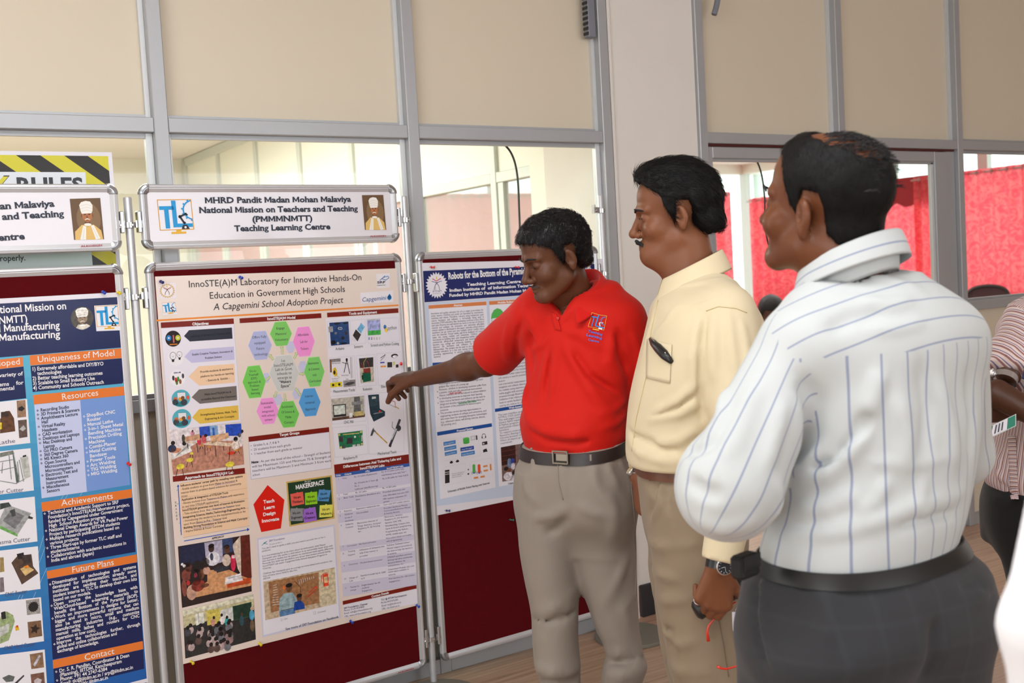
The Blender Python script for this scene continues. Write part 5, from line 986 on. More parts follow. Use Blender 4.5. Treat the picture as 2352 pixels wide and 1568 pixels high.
S.text('Teaching Learning Centre for Design and Manufacturing', (1072, 656.5), (1330, 641), .0105, WHT, 'sansB'); S.text('Indian Institute of  of Information Technology, Design, and Manufacturing', (1032, 670), (1352, 650), .0105, WHT, 'sansB'); S.text('Funded by MHRD Pandit Madan Mohan Malaviya National Mission', (1031.5, 681.5), (1300, 664), .0105, WHT, 'sansB')
def col3(P): S.poly(P, (230, 230, 240), 2)
def bar3(P, t, a, b, c, h=.0085): S.poly(P, c, 3); S.text(t, a, b, h, WHT, 'sansB')
col3([(984, 700), (1117, 691), (1138, 1119), (1011, 1146)]); col3([(1123, 691), (1250, 683), (1272, 1095), (1146, 1117)]); col3([(1257, 682), (1358, 676), (1380, 1075), (1278, 1093)])
bar3([(984, 701), (1116.5, 692), (1117, 700.5), (984.5, 709)], 'Abstract', (1042, 703.5), (1061.5, 702), (214, 130, 78), .007)
bar3([(1123, 691.5), (1250, 684), (1250.5, 692), (1123.5, 700)], 'Mobile Robot Design and Control', (1143, 697), (1232, 691), (214, 130, 78), .007)
abs_ = ['Innovative and quality education for all is a major precondition for', 'smart nations. Children and youth are fascinated by mechanisms,', 'machines and robots. Therefore, robotics using inexpensive open', 'source hardware and software is increasingly being used in', 'innovative STEM education. But, developing countries in Asia, Africa', 'and Latin America are well behind the curve in the use of robots in', 'schools and colleges. An innovative and extremely affordable', 'robotic system is developed in this paper, whereby school children', 'anywhere can go online and race multiple indoor mobile robots', 'over the Internet. Virtual reality and force feedback are used to', 'make the racing realistic and interactive. Children will be', 'introduced to building their own inexpensive mobile robots using', 'commercial, off-the-shelf components and materials. Advanced', 'learners, e.g., college and university students, can modify and', 'improve the hardware and software for Internet-based', 'teleoperation. The project can be used to introduce or improve', 'robotics education at a low cost among school children, while', 'providing opportunities in service learning for college-bound', 'students.']
BT = (84, 84, 100)
S.para(abs_, (989.5, 722), (1110, 713), (996, 821.5), .0066, BT, 'sans', just=True)
BB = (22, 78, 156)
bar3([(993, 833), (1122, 824), (1122.5, 832), (993.5, 841.5)], 'Motivation', (1046, 835), (1068, 833), BB, .007)
S.para(['Robots are increasingly used for teaching', 'Science, Technology, Engineering and', 'Mathematics, but poor children have no', 'technological immersion, or exposure to high-tech', 'gadgets like robots of a young age', 'However, children in developing countries suffer from', 'a passive, chalk and talk educational environment', 'Hence, robotics can be introduced to school children', 'in developing countries to improve their learning', 'Open source hardware and software can be used to', 'design and develop extremely affordable robots for', 'the bottom of the population in resource-poor', 'countries', 'This provides service learning opportunities to', 'engineering students of colleges and universities, and', 'also trains them for emerging disruptive technologies', '(e.g., advanced robots, self-driving vehicles, drones,', '3D printing, etc.)'], (1006, 863), (1115, 852), (1012.5, 978), .0068, BT, 'sans')
S.text('chalk and talk', (1031.5, 905.5), (1059.5, 902), .0068, (214, 40, 60), 'sansb', layer=5); S.text('extremely affordable', (1053, 928.3), (1094, 922.5), .0068, (40, 160, 90), 'sansb', layer=5)
for y in (862, 901, 914, 927, 952): S.ell((1006-1.5+(y-900)*.05, y-1.5), 1.2, 1.2, BT, 4, 6)
bar3([(1003.5, 992), (1129, 971.5), (1130, 979.5), (1004.5, 1000.5)], 'Proposed System', (1049, 991.5), (1086, 985.5), BB, .007)
frame4([(1012.5, 1011), (1098.5, 1001), (1104, 1046), (1019, 1057.5)]); frame4([(1017.5, 1073), (1068, 1063.5), (1071, 1104.5), (1018.5, 1115.5)]); frame4([(1079, 1061), (1128, 1051.5), (1132, 1092), (1081.5, 1102)])
for (x0, y0, x1, y1, t) in ((1018, 1015, 1046, 1010, 'Player Login Server'), (1020, 1027, 1047.5, 1021.5, 'Robot Selection'), (1021, 1038.5, 1049, 1033, 'Stand-by for Opponent'), (1057, 1028, 1088, 1023, 'Play Manager'), (1058.5, 1039.5, 1090, 1034, 'Display Robot and Link')):
    S.poly([(x0, y0), (x1, y1), (x1+.6, y1+8.5), (x0+.6, y0+8.5)], (70, 136, 204) if 'Play M' not in t else (40, 80, 170), 3); S.text(t, (x0+3, y0+6), (x1-3, y1+6), .0042, WHT, 'sans')
S.poly([(1063, 1007.5), (1077.5, 1005), (1078, 1016), (1064, 1018)], (74, 176, 76), 3); S.ell((1070, 1006.5), 7.2, 2.4, (90, 190, 90), 3.5, 14); S.ell((1071, 1017), 7, 2, (70, 168, 72), 3.2, 14)
S.poly([(1081.5, 1002), (1090.5, 1000.5), (1091, 1009), (1082, 1010.5)], (220, 222, 230), 3); S.box([(1081.5, 1002), (1090.5, 1000.5), (1091, 1009), (1082, 1010.5)], .001, (60, 60, 70), 4); S.poly([(1092.5, 999.5), (1095.5, 999), (1096.5, 1009.5), (1093.5, 1010)], (36, 34, 38), 3)
S.ell((1111, 1001), 4.6, 6, (60, 60, 64), 3, 14); S.ell((1111, 1001.5), 3.8, 5, (230, 230, 240), 3.5, 14); S.ell((1107, 1004), 1.4, 3, (50, 50, 54), 4, 8); S.ell((1115, 1003), 1.4, 3, (50, 50, 54), 4, 8)
S.poly([(1107, 1015), (1119, 1012.5), (1119.5, 1020), (1107.5, 1022.5)], (40, 34, 36), 3); S.ell((1110.5, 1018.5), 2, 2, (210, 212, 220), 4, 8); S.fan([(1109, 1033), (1113, 1031), (1117, 1029.5), (1120, 1037), (1116, 1037), (1110, 1039)], (34, 30, 34), 3)
for x, y in ((1036.5, 1061.5), (1050.5, 1059)): S.ell((x, y), 4, 2.6, (36, 34, 38), 3, 12); S.ell((x, y-1.8), 2.2, 2, (36, 34, 38), 3, 10)
S.poly([(1021.5, 1079.5), (1032, 1078), (1032.5, 1108), (1022, 1110)], (40, 34, 38), 3); S.poly([(1021.8, 1084), (1032, 1082.5), (1032, 1084), (1021.8, 1085.5)], (210, 210, 214), 4); S.poly([(1022, 1088.5), (1032, 1087), (1032, 1088.5), (1022, 1090)], (210, 210, 214), 4)
S.para(['We use any control-panel and', 'feedback, no offline PC and', 'using a one-to-one line'], (1037, 1089), (1066, 1084), (1037.5, 1097), .0036, BT, 'sans')
for x, c in ((1088, (90, 178, 90)), (1100, (226, 84, 40))): S.poly([(x-3.2, 1069), (x+3.2, 1068), (x+4, 1085), (x-2.6, 1086)], c, 3); S.ell((x, 1069), 3.4, 3.4, c, 3.2, 12); S.line([(x-4, 1083), (x-4, 1089)], .0018, (50, 50, 60), 4); S.line([(x+5, 1081), (x+5, 1087)], .0018, (50, 50, 60), 4); S.ell((x+.6, 1086), 2.2, 1.6, (60, 80, 190), 4, 8)
for x, y in ((1109.5, 1068), (1110.5, 1078), (1088, 1094.5), (1103, 1092)): S.poly([(x, y+1), (x+10, y-.7), (x+10.2, y+3.3), (x+.2, y+5)], (226, 140, 70), 3)
S.poly([(1124.5, 1065.5), (1128, 1065), (1129, 1079), (1125.5, 1080)], (226, 140, 70), 3); S.ell((1075.5, 1078), 2, 2, (120, 120, 130), 3, 8); S.ell((1075.5, 1088), 2.4, 2, (60, 40, 40), 3, 8)
S.text('Schematic of Mobile Robot Racing over Internet', (1028, 1131), (1124.5, 1110.5), .0075, (70, 72, 84), 'sansb')
S.fan([(1127.5, 732), (1129, 721), (1134, 712), (1142, 707.5), (1150, 710), (1155, 716), (1157, 727)], (84, 180, 84), 3); S.poly([(1128, 731), (1157, 728), (1168, 850), (1140, 853)], (226, 230, 236), 2.6); S.line([(1129, 731), (1138, 850)], .0016, (70, 160, 80), 3); S.line([(1157, 728), (1166, 850)], .0016, (70, 160, 80), 3)
S.poly([(1141, 731), (1150, 730), (1151, 737), (1142, 738)], (140, 142, 146), 3); S.poly([(1137, 739), (1149, 738), (1149.5, 743), (1137.5, 744)], (226, 130, 60), 3); S.poly([(1142, 727.5), (1148, 727), (1148, 730), (1142, 730.5)], (60, 60, 60), 3.4)
for k in range(4): S.poly([(1132.5+k*1.1, 746+k*17.5), (1158+k*1, 743+k*17.5), (1159+k*1, 757+k*17.5), (1133.5+k*1.1, 760+k*17.5)], (232, 208, 60), 3); S.text(('Battery', 'Driver', 'Camera', 'Power')[k], (1137+k, 754+k*17.5), (1152+k, 752+k*17.5), .004, (70, 60, 30), 'sans')
S.para(['Camera (one for each robot) with Wi-Fi for the race is', 'streamed from the robot to the player browser', '1.2GHz Raspberry Pi single board computer is', 'used for control and planning of robot motion', 'An RC servo is used for rotation of the dome', 'head of the mobile robot in preprogrammed', 'LiPo battery is used for powering the sensors', 'motors', 'Low cost inertial measurement unit (IMU)', 'navigation and collision detection', 'For realistic racing experience, children wear', 'reality goggles with accompanying audio', 'streamed through Bluetooth headsets', 'Collisions of the robots with each other', 'leads to rumble feedback on wireless', 'used by the children for playing the game'], (1143, 828), (1250, 814), (1147, 934), .0068, BT, 'sans')
bar3([(1136.5, 938.5), (1262, 918), (1263, 925.5), (1137, 946)], 'Web-based Robot Racing', (1168.5, 939), (1232, 929), BB, .007)
S.para(['The user interface and login pages use', 'HTML5, CSS3, JavaScript, and PHP', 'The web pages communicate with', 'jQuery AJAX requests and JSON', 'A Python program running on the robot', 'key/joystick values from the browser', 'functions', 'To support cross-server requests', 'Resource Sharing (CORS) plug-in', 'Chrome browser of players', 'When all players go online, the', 'countdown'], (1144, 955), (1240, 940), (1149, 1020), .0068, BT, 'sans')
ph = 'photograph#a'
S.poly([(1150, 1027), (1240, 1011), (1246, 1090), (1153.5, 1106)], (120, 96, 90), 3, ph); S.poly([(1150, 1027), (1183, 1021), (1185, 1062), (1152, 1069)], (54, 22, 22), 3.5, ph)
for k in range(3): S.line([(1151, 1037+k*11), (1184, 1031+k*11)], .0012, (130, 60, 50), 4, ph)
for x, y, rx, ry, c in ((1170, 1063, 5, 12, (110, 136, 170)), (1177, 1058, 5, 6, (40, 60, 150)), (1178, 1070, 5, 8, (206, 200, 214)), (1162, 1076, 5, 5, (40, 30, 30)), (1169, 1079, 5, 5, (110, 66, 50)), (1168, 1093, 12, 10, (222, 216, 226)), (1180, 1086, 5, 6, (50, 36, 34)), (1182, 1096, 9, 8, (222, 218, 230)), (1200, 1080, 12, 12, (200, 190, 200)), (1170, 1050, 3.4, 3.6, (40, 30, 30))): S.ell((x, y), rx, ry, c, 5, 12, ph)
S.text('Children playing the mobile robot race', (1166.5, 1112.5), (1240, 1100), .0065, BT, 'sansb')
S.poly([(1257, 683), (1358, 677), (1358.5, 684), (1257.5, 691)], (214, 130, 78), 3)
S.line([(1345, 612), (1362, 622)], .001, (200, 206, 230), 4)
S.flush(ps3, M['print'])
for c in ps3.children:
    if c.name.startswith('photograph'): c.data.materials[0] = M['photo']
pin(987, 613, 'red', 'red push pin at the top left of the robots poster', tilt=(.1, .9)); pin(1181, 613, 'red', 'red push pin by the forehead of the presenter', tilt=(.1, .9)); pin(1344, 601, 'blue', 'blue push pin at the top right of the robots poster', tilt=(.1, .9)); pin(1022, 1172, 'navy', 'dark blue push pin at the bottom left of the robots poster', tilt=(.1, .9)); pin(1169, 1193, 'green', 'green push pin in the bare felt below the robots poster', tilt=(.1, .8), off=-.004)
# ---------------------------------------------------------------- safety sign fixed on the glass of the leftmost window
sg = empty('safety_sign', (-.1, YF+.034, 1.905), label='yellow and black striped safety rules sign on the leftmost window', cat='sign')
class WallSheet(Sheet):
    def loc(s, px, py):
        q = aty(px, py, YF+.034); return np.array((q.x+.1, q.z-1.905))
S = WallSheet(0, 0, 0); Wd, Ht = .928, .80
vs = [(x, y, z) for x in (0, Wd) for y in (0, .0025) for z in (-Ht, 0)]
mesh('backing', vs, [(0, 1, 3, 2), (4, 6, 7, 5), (0, 4, 5, 1), (2, 3, 7, 6), (0, 2, 6, 4), (1, 5, 7, 3)], M['paper'], sg)
def R(x0, x1, z0, z1, c, l): S.put('graphics', l, [np.array((x0, z0)), np.array((x1, z0)), np.array((x1, z1)), np.array((x0, z1))], [(0, 1, 2, 3)], c)
m_ = .012; R(m_, Wd-m_, -Ht+m_, -m_, (28, 22, 20), 1)
def clip(poly, f):
    out = []
    for a, b in zip(poly, poly[1:]+poly[:1]):
        fa, fb = f(a), f(b)
        if fa >= 0: out.append(a)
        if fa*fb < 0: t = fa/(fa-fb); out.append((a[0]+(b[0]-a[0])*t, a[1]+(b[1]-a[1])*t))
    return out
k = -1.2
while k < 2.2:
    P = [(k, 0), (k+.068, 0), (k+.068+1.05, -.8), (k+1.05, -.8)]
    for f in (lambda p: p[0]-m_, lambda p: Wd-m_-p[0], lambda p: -m_-p[1], lambda p: p[1]+Ht-m_):
        P = clip(P, f) if P else P
    if len(P) > 2: S.put('graphics', 2, [np.array(p) for p in P], [tuple(range(len(P)))], (210, 202, 44))
    k += .136
R(.07, Wd-.083, -Ht+.08, -.062, (224, 228, 236), 3); R(.07, Wd-.083, -Ht+.08, -.20, (206, 224, 220), 3.2)
def wt(t, x0, x1, z, h, c, f): S.text(t, np.array((x0, z)), np.array((x1, z)), h, c, f, layer=6 if c[0] > 200 else 5)
wt('SAFE', .36, .50, -.125, .047, (30, 30, 34), 'sansB'); wt('TY', .53, .625, -.125, .050, (40, 40, 30), 'sansB'); wt('TY', .534, .621, -.123, .045, (214, 206, 50), 'sansB'); wt('RULES', .645, .835, -.125, .045, (40, 42, 50), 'sansB')
wt('machinery', .76, .84, -.292, .016, (60, 60, 70), 'sansb'); wt('Wear protective clothing and equipment properly.', .20, .655, -.325, .017, (50, 54, 60), 'sansb')
S.flush(sg, M['print_gloss'])
# ================================================================ smooth solids from distance functions
F32 = np.float32
def V3(a): return np.array(a, F32)
def smin(a, b, k):
    if k <= 0: return np.minimum(a, b)
    h = np.clip(.5+.5*(b-a)/k, 0, 1); return b*(1-h)+a*h-k*h*(1-h)
def smax(a, b, k): return -smin(-a, -b, k)
def rcone(p, a, b, ra, rb):
    a = V3(a); b = V3(b); ab = b-a; L2 = float(ab@ab)+1e-12
    t = np.clip(((p-a)@ab)/L2, 0, 1); d = p-a-t[:, None]*ab
    return np.sqrt((d*d).sum(1))-(ra+(rb-ra)*t)
def chain(p, pts, rs, k=.01):
    d = None
    for i in range(len(pts)-1):
        q = rcone(p, pts[i], pts[i+1], rs[i], rs[i+1]); d = q if d is None else smin(d, q, k)
    return d
def ellip(p, c, r, R=None):
    q = p-V3(c)
    if R is not None: q = q@R
    r = V3(r); k0 = np.sqrt(((q/r)**2).sum(1)); k1 = np.sqrt(((q/(r*r))**2).sum(1))+1e-9
    return k0*(k0-1)/k1
def rot(ax, deg):
    return np.array(Matrix.Rotation(math.radians(deg), 3, ax), F32)
def stack(p, rows, n=2.3):
    """body of stacked oval sections; rows = (z, cx, cy, half width, half depth, yaw deg) sorted by z"""
    rows = sorted(rows); z = np.array([r[0] for r in rows]); zz = p[:, 2]
    def it(k):
        y = np.array([r[k] for r in rows], float); m = np.gradient(y, z)
        i = np.clip(np.searchsorted(z, zz)-1, 0, len(z)-2); h = z[i+1]-z[i]; t = np.clip((zz-z[i])/h, 0, 1)
        return (2*t**3-3*t**2+1)*y[i]+(t**3-2*t**2+t)*h*m[i]+(-2*t**3+3*t**2)*y[i+1]+(t**3-t**2)*h*m[i+1]
    cx, cy, a, b, yw = it(1), it(2), it(3), it(4), np.radians(it(5)); dx, dy = p[:, 0]-cx, p[:, 1]-cy
    u = dx*np.cos(yw)+dy*np.sin(yw); v = -dx*np.sin(yw)+dy*np.cos(yw)
    g = (np.abs(u/a)**n+np.abs(v/b)**n)**(1/n); d = (g-1)*np.minimum(a, b)*.5*(1+np.minimum(1, 1/np.maximum(g, .3)))
    ez = np.maximum(z[0]-zz, zz-z[-1]); return np.maximum(d, ez)
def nets(f, xs, ys, zs, B=8, margin=.02):
    """naive surface nets on a rectilinear grid, evaluated only near the surface"""
    xs, ys, zs = [np.asarray(a, F32) for a in (xs, ys, zs)]
    def pad(a):
        n = (-(len(a)-1)) % B; return np.concatenate([a, a[-1]+(a[-1]-a[-2])*np.arange(1, n+1, dtype=F32)])
    xs, ys, zs = pad(xs), pad(ys), pad(zs); nx, ny, nz = len(xs), len(ys), len(zs)
    bx, by, bz = [np.arange(0, len(a)-1, B) for a in (xs, ys, zs)]
    mid = lambda a, b: (a[b]+a[b+B])/2
    half = lambda a, b: (a[b+B]-a[b])/2
    X, Y, Z = np.meshgrid(mid(xs, bx), mid(ys, by), mid(zs, bz), indexing='ij'); hx, hy, hz = np.meshgrid(half(xs, bx), half(ys, by), half(zs, bz), indexing='ij')
    c = np.stack([X.ravel(), Y.ravel(), Z.ravel()], 1).astype(F32); fc = f(c); rad = np.sqrt(hx**2+hy**2+hz**2).ravel()*1.15+margin
    V = np.empty((nx, ny, nz), F32); sgn = np.where(fc < 0, -1, 1).reshape(X.shape)
    V[:-1, :-1, :-1] = np.repeat(np.repeat(np.repeat(sgn, B, 0), B, 1), B, 2); V[-1] = 1; V[:, -1] = 1; V[:, :, -1] = 1
    act = np.argwhere((np.abs(fc) < rad).reshape(X.shape)); need = np.zeros(V.shape, bool)
    for i, j, k in act: need[i*B:i*B+B+1, j*B:j*B+B+1, k*B:k*B+B+1] = True
    I, J, K = np.nonzero(need); P = np.stack([xs[I], ys[J], zs[K]], 1); out = np.empty(len(P), F32)
    for s in range(0, len(P), 400000): out[s:s+400000] = f(P[s:s+400000])
    V[I, J, K] = out; ins = V < 0
    cnt = np.zeros((nx-1, ny-1, nz-1), np.int8)
    for a in (0, 1):
        for b in (0, 1):
            for c_ in (0, 1): cnt += ins[a:nx-1+a, b:ny-1+b, c_:nz-1+c_]
    ai, aj, ak = np.nonzero((cnt > 0) & (cnt < 8)); acc = np.zeros((len(ai), 3), F32); num = np.zeros(len(ai), F32)
    cr = [(a, b, c_) for a in (0, 1) for b in (0, 1) for c_ in (0, 1)]
    for p0 in cr:
        for ax in range(3):
            if p0[ax]: continue
            p1 = list(p0); p1[ax] = 1
            v0 = V[ai+p0[0], aj+p0[1], ak+p0[2]]; v1 = V[ai+p1[0], aj+p1[1], ak+p1[2]]; m = (v0 < 0) != (v1 < 0)
            t = np.where(m, v0/np.where(v0-v1 == 0, 1, v0-v1), 0)
            q0 = np.stack([xs[ai+p0[0]], ys[aj+p0[1]], zs[ak+p0[2]]], 1); q1 = np.stack([xs[ai+p1[0]], ys[aj+p1[1]], zs[ak+p1[2]]], 1)
            acc += np.where(m[:, None], q0+(q1-q0)*t[:, None], 0); num += m
    vs = acc/num[:, None]; idx = np.full(cnt.shape, -1, np.int32); idx[ai, aj, ak] = np.arange(len(ai)); faces = []
    for ax in range(3):
        sl0 = [slice(None)]*3; sl1 = [slice(None)]*3; sl0[ax] = slice(0, -1); sl1[ax] = slice(1, None)
        ch = ins[tuple(sl0)] != ins[tuple(sl1)]; o = [a for a in range(3) if a != ax]
        i, j, k = np.nonzero(ch); g = [i, j, k]; ok = (g[o[0]] > 0) & (g[o[1]] > 0) & (g[o[0]] < cnt.shape[o[0]]) & (g[o[1]] < cnt.shape[o[1]])
        g = [a[ok] for a in g]; s = ins[g[0], g[1], g[2]]
        q = []
        for d0, d1 in ((-1, -1), (0, -1), (0, 0), (-1, 0)):
            h = [a.copy() for a in g]; h[o[0]] += d0; h[o[1]] += d1; q.append(idx[h[0], h[1], h[2]])
        q = np.stack(q, 1); fl = s if ax != 1 else ~s; q[~fl] = q[~fl][:, ::-1]; q = q[(q >= 0).all(1)]; faces.append(q)
    return vs, np.concatenate(faces)
def axis(segs):
    """grid line positions from (start, end, step) pieces"""
    out = [segs[0][0]]
    for a, b, st in segs:
        n = max(1, int(round((b-a)/st))); out += list(np.linspace(a, b, n+1)[1:])
    return out
def sdf_obj(name, f, xs, ys, zs, m, parent, relax=1, cut=None, margin=.02, **k):
    vs, fs = nets(f, xs, ys, zs, margin=margin)
    for _ in range(relax):
        s = np.zeros_like(vs); n = np.zeros(len(vs), F32)
        for a in range(4):
            i, j = fs[:, a], fs[:, (a+1) % 4]
            for c in range(3): s[:, c] += np.bincount(i, vs[j, c], len(vs))+np.bincount(j, vs[i, c], len(vs))
            n += np.bincount(i, minlength=len(vs))+np.bincount(j, minlength=len(vs))
        vs = vs*.45+.55*s/np.maximum(n, 1)[:, None]
    if cut is not None:
        keep = cut(vs[fs].mean(1)); fs = fs[keep]; used = np.unique(fs); mp = np.full(len(vs), -1, np.int32); mp[used] = np.arange(len(used)); vs = vs[used]; fs = mp[fs]
    o = mesh(name, vs, fs, m, parent, smooth=True, **k); return o
def fold_fn(folds):
    """ridges and furrows: (polyline, width, height) in world metres; positive height swells the cloth"""
    def g(p):
        d = np.zeros(len(p), F32)
        for pts, w, h in folds:
            best = None; n = len(pts)-1; w = w*.85; h = h*1.9
            lo = np.min(pts, 0)-3*w; hi = np.max(pts, 0)+3*w; m = ((p > lo) & (p < hi)).all(1)
            if not m.any(): continue
            q = p[m]
            for i in range(n):
                a = V3(pts[i]); b = V3(pts[i+1]); ab = b-a; t = np.clip(((q-a)@ab)/float(ab@ab), 0, 1); e = q-a-t[:, None]*ab; dd = (e*e).sum(1)
                tt = (i+t)/n; sc = np.clip(np.minimum(tt, 1-tt)*4+.15, 0, 1)
                v = np.exp(-dd/(w*w))*sc; best = v if best is None else np.maximum(best, v)
            d[m] += h*best
        return d
    return g
def bark(p, f, seed=0.0):
    """cheap smooth noise"""
    x, y, z = p[:, 0]*f, p[:, 1]*f, p[:, 2]*f
    return (np.sin(x+1.7*np.sin(y*.9+seed)+seed)+np.sin(y*1.1+1.3*np.sin(z*1.2+2*seed))+np.sin(z*.93+1.5*np.sin(x*1.05+3*seed)))/3
# ---------------------------------------------------------------- people: skin, hair, cloth materials
def skin_mat(name, col, rough=.5):
    m = mat(name, col, rough, 0, var=.10, vscale=14, bump=.06, bscale=420, sss=.06, spec=.3); b = m.node_tree.nodes['Principled BSDF']
    setp(b, Subsurface_Radius=(.6, .25, .12)) if 'Subsurface Radius' in b.inputs else None
    return m
def hair_mat(name, col, grey, amt, scale=(160, 160, 30)):
    m = bpy.data.materials.new(name); m.use_nodes = True; nt = m.node_tree; b = nt.nodes['Principled BSDF']; setp(b, Roughness=.55, Specular_IOR_Level=.18)
    tc = nt.nodes.new('ShaderNodeTexCoord'); mp = nt.nodes.new('ShaderNodeMapping'); mp.inputs['Scale'].default_value = scale
    n = nt.nodes.new('ShaderNodeTexNoise'); n.inputs['Scale'].default_value = 1.0; n.inputs['Detail'].default_value = 6; n.inputs['Distortion'].default_value = 1.2
    cr = nt.nodes.new('ShaderNodeValToRGB'); cr.color_ramp.elements[0].position = amt; cr.color_ramp.elements[1].position = min(1, amt+.16)
    cr.color_ramp.elements[0].color = lin(col); cr.color_ramp.elements[1].color = lin(grey)
    bp = nt.nodes.new('ShaderNodeBump'); bp.inputs['Strength'].default_value = .55; bp.inputs['Distance'].default_value = .003
    nt.links.new(tc.outputs['Object'], mp.inputs[0]); nt.links.new(mp.outputs[0], n.inputs[0]); nt.links.new(n.outputs['Fac'], cr.inputs[0]); nt.links.new(cr.outputs[0], b.inputs['Base Color'])
    nt.links.new(n.outputs['Fac'], bp.inputs['Height']); nt.links.new(bp.outputs[0], b.inputs['Normal']); return m
def cloth_mat(name, col, rough=.85, weave=900, wb=.12, sheen=.15, var=.03):
    m = mat(name, col, rough, 0, var=var, vscale=6, bump=wb, bscale=weave, sheen=sheen, spec=.25); return m
class Head:
    """a head in its own frame: +y the way it faces, +x the person's left, z up; eyes at z=0"""
    def __init__(s, pos, yaw, pitch=0, roll=0, scale=1.0, **k):
        s.M = Matrix.Translation(pos) @ Matrix.Rotation(yaw, 4, 'Z') @ Matrix.Rotation(pitch, 4, 'X') @ Matrix.Rotation(roll, 4, 'Y') @ Matrix.Scale(scale, 4)
        s.R = np.array(s.M.to_3x3().normalized(), F32); s.t = V3(pos); s.s = scale; s.k = k
    def l(s, p): return ((p-s.t)@s.R)/s.s
    def w(s, q): v = s.M @ Vector(q); return v
    def skull(s, p):
        d = ellip(p, (0, -.018, .040), (.074, .097, .083)); d = smin(d, ellip(p, (0, .022, .045), (.062, .066, .066)), .03); return d
    def sdf(s, P):
        p = s.l(P); k = s.k; ch = k.get('cheek', 1.0); nz = k.get('nose', 1.0)
        ax = np.abs(p[:, 0]); q = p.copy(); q[:, 0] = ax
        d = s.skull(p)
        d = smin(d, ellip(p, (0, .030, -.035), (.058*ch, .062, .072)), .025)
        d = smin(d, rcone(q, (.047*ch, .000, -.062), (.018, .066, -.100), .020, .020), .028)        # jaw line
        d = smin(d, ellip(p, (0, .078, -.098), (.024, .018, .019)), .02)                            # chin
        d = smin(d, ellip(q, (.042*ch, .060, -.032), (.024, .024, .024)), .02)                      # cheeks
        d = smin(d, rcone(q, (.010, .088, .020), (.044, .072, .020), .0115, .010), .014)            # brow
        d = smax(d, -ellip(q, (.032, .094, -.001), (.017, .013, .011)), .012)                       # sockets
        d = smin(d, ellip(q, (.032, .0745, -.001), (.0160, .0138, .0128)), .004)                    # lids
        sl = k.get('gaze', 0.0); d = smax(d, -ellip(q, (.0325, .0905, -.0025+sl), (.0118, .0065, .0040-abs(sl)*.3)), .0015)
        d = smin(d, rcone(p, (0, .088, .010), (0, .110*nz, -.034), .0075, .0105), .010)             # nose ridge
        d = smin(d, ellip(p, (0, .1125*nz, -.038), (.0125, .0112, .0112)), .006)                    # tip
        d = smin(d, ellip(q, (.0125, .0985*nz, -.0425), (.0100, .0115, .0090)), .005)               # wings
        d = smax(d, -ellip(q, (.0065, .105*nz, -.050), (.0035, .0050, .0040)), .002)
        d = smin(d, rcone(q, (0, .0925, -.0660), (.023, .080, -.0690), .0086, .0052), .005)         # upper lip
        d = smin(d, rcone(q, (0, .0905, -.0770), (.020, .080, -.0745), .0092, .0056), .004)         # lower lip
        d = smax(d, -rcone(q, (0, .1020, -.0715), (.024, .086, -.0715), .0026, .0018), .002)
        # ears
        e = q-V3((.0775, -.012, -.010)); Rr = rot('Z', 24)@rot('X', -12); e = (e@Rr)*1.12
        ear = ellip(e, (0, 0, .004), (.0105, .0195, .031)); ear = smin(ear, ellip(e, (0, .006, -.026), (.0075, .010, .012)), .008)
        ear = smax(ear, -ellip(e, (.0105, .003, .006), (.0085, .0125, .022)), .004)
        ear = smin(ear, ellip(e, (.0035, .0125, -.004), (.0045, .0035, .0065)), .004); ear = smin(ear, rcone(e, (.004, -.004, .019), (.004, -.006, -.006), .0028, .0028), .003)
        ear = smax(ear, -ellip(e, (.006, .008, -.002), (.006, .0045, .0075)), .003)
        d = smin(d, ear, .007)
        return d*s.s
    def hair(s, P, t=.012, line=None, lump=.003, lf=70., extra=None, bald=None):
        p = s.l(P); az = np.degrees(np.arctan2(np.abs(p[:, 0]), p[:, 1]+.02)); az = np.where(p[:, 1]+.02 < 0, np.maximum(az, 90), az)
        line = line or [(0, .078), (30, .072), (48, .058), (60, .024), (72, -.012), (84, -.024), (92, -.004), (100, .030), (108, .020), (116, -.030), (140, -.060), (180, -.070)]
        hz = np.interp(az, [a for a, b in line], [b for a, b in line])
        h = s.skull(p)-t-lump*bark(p, lf, 1.3)-lump*.5*bark(p, lf*2.3, 4.1)
        h = smin(h, ellip(p, (0, -.045, -.030), (.062+t*.5, .056+t, .055)), .02)
        if extra: h = extra(p, h)
        h = smax(h, hz-p[:, 2]+.003*bark(p, 190., 2.), .010)
        if bald is not None: h = smax(h, -bald(p), .012)
        return h*s.s
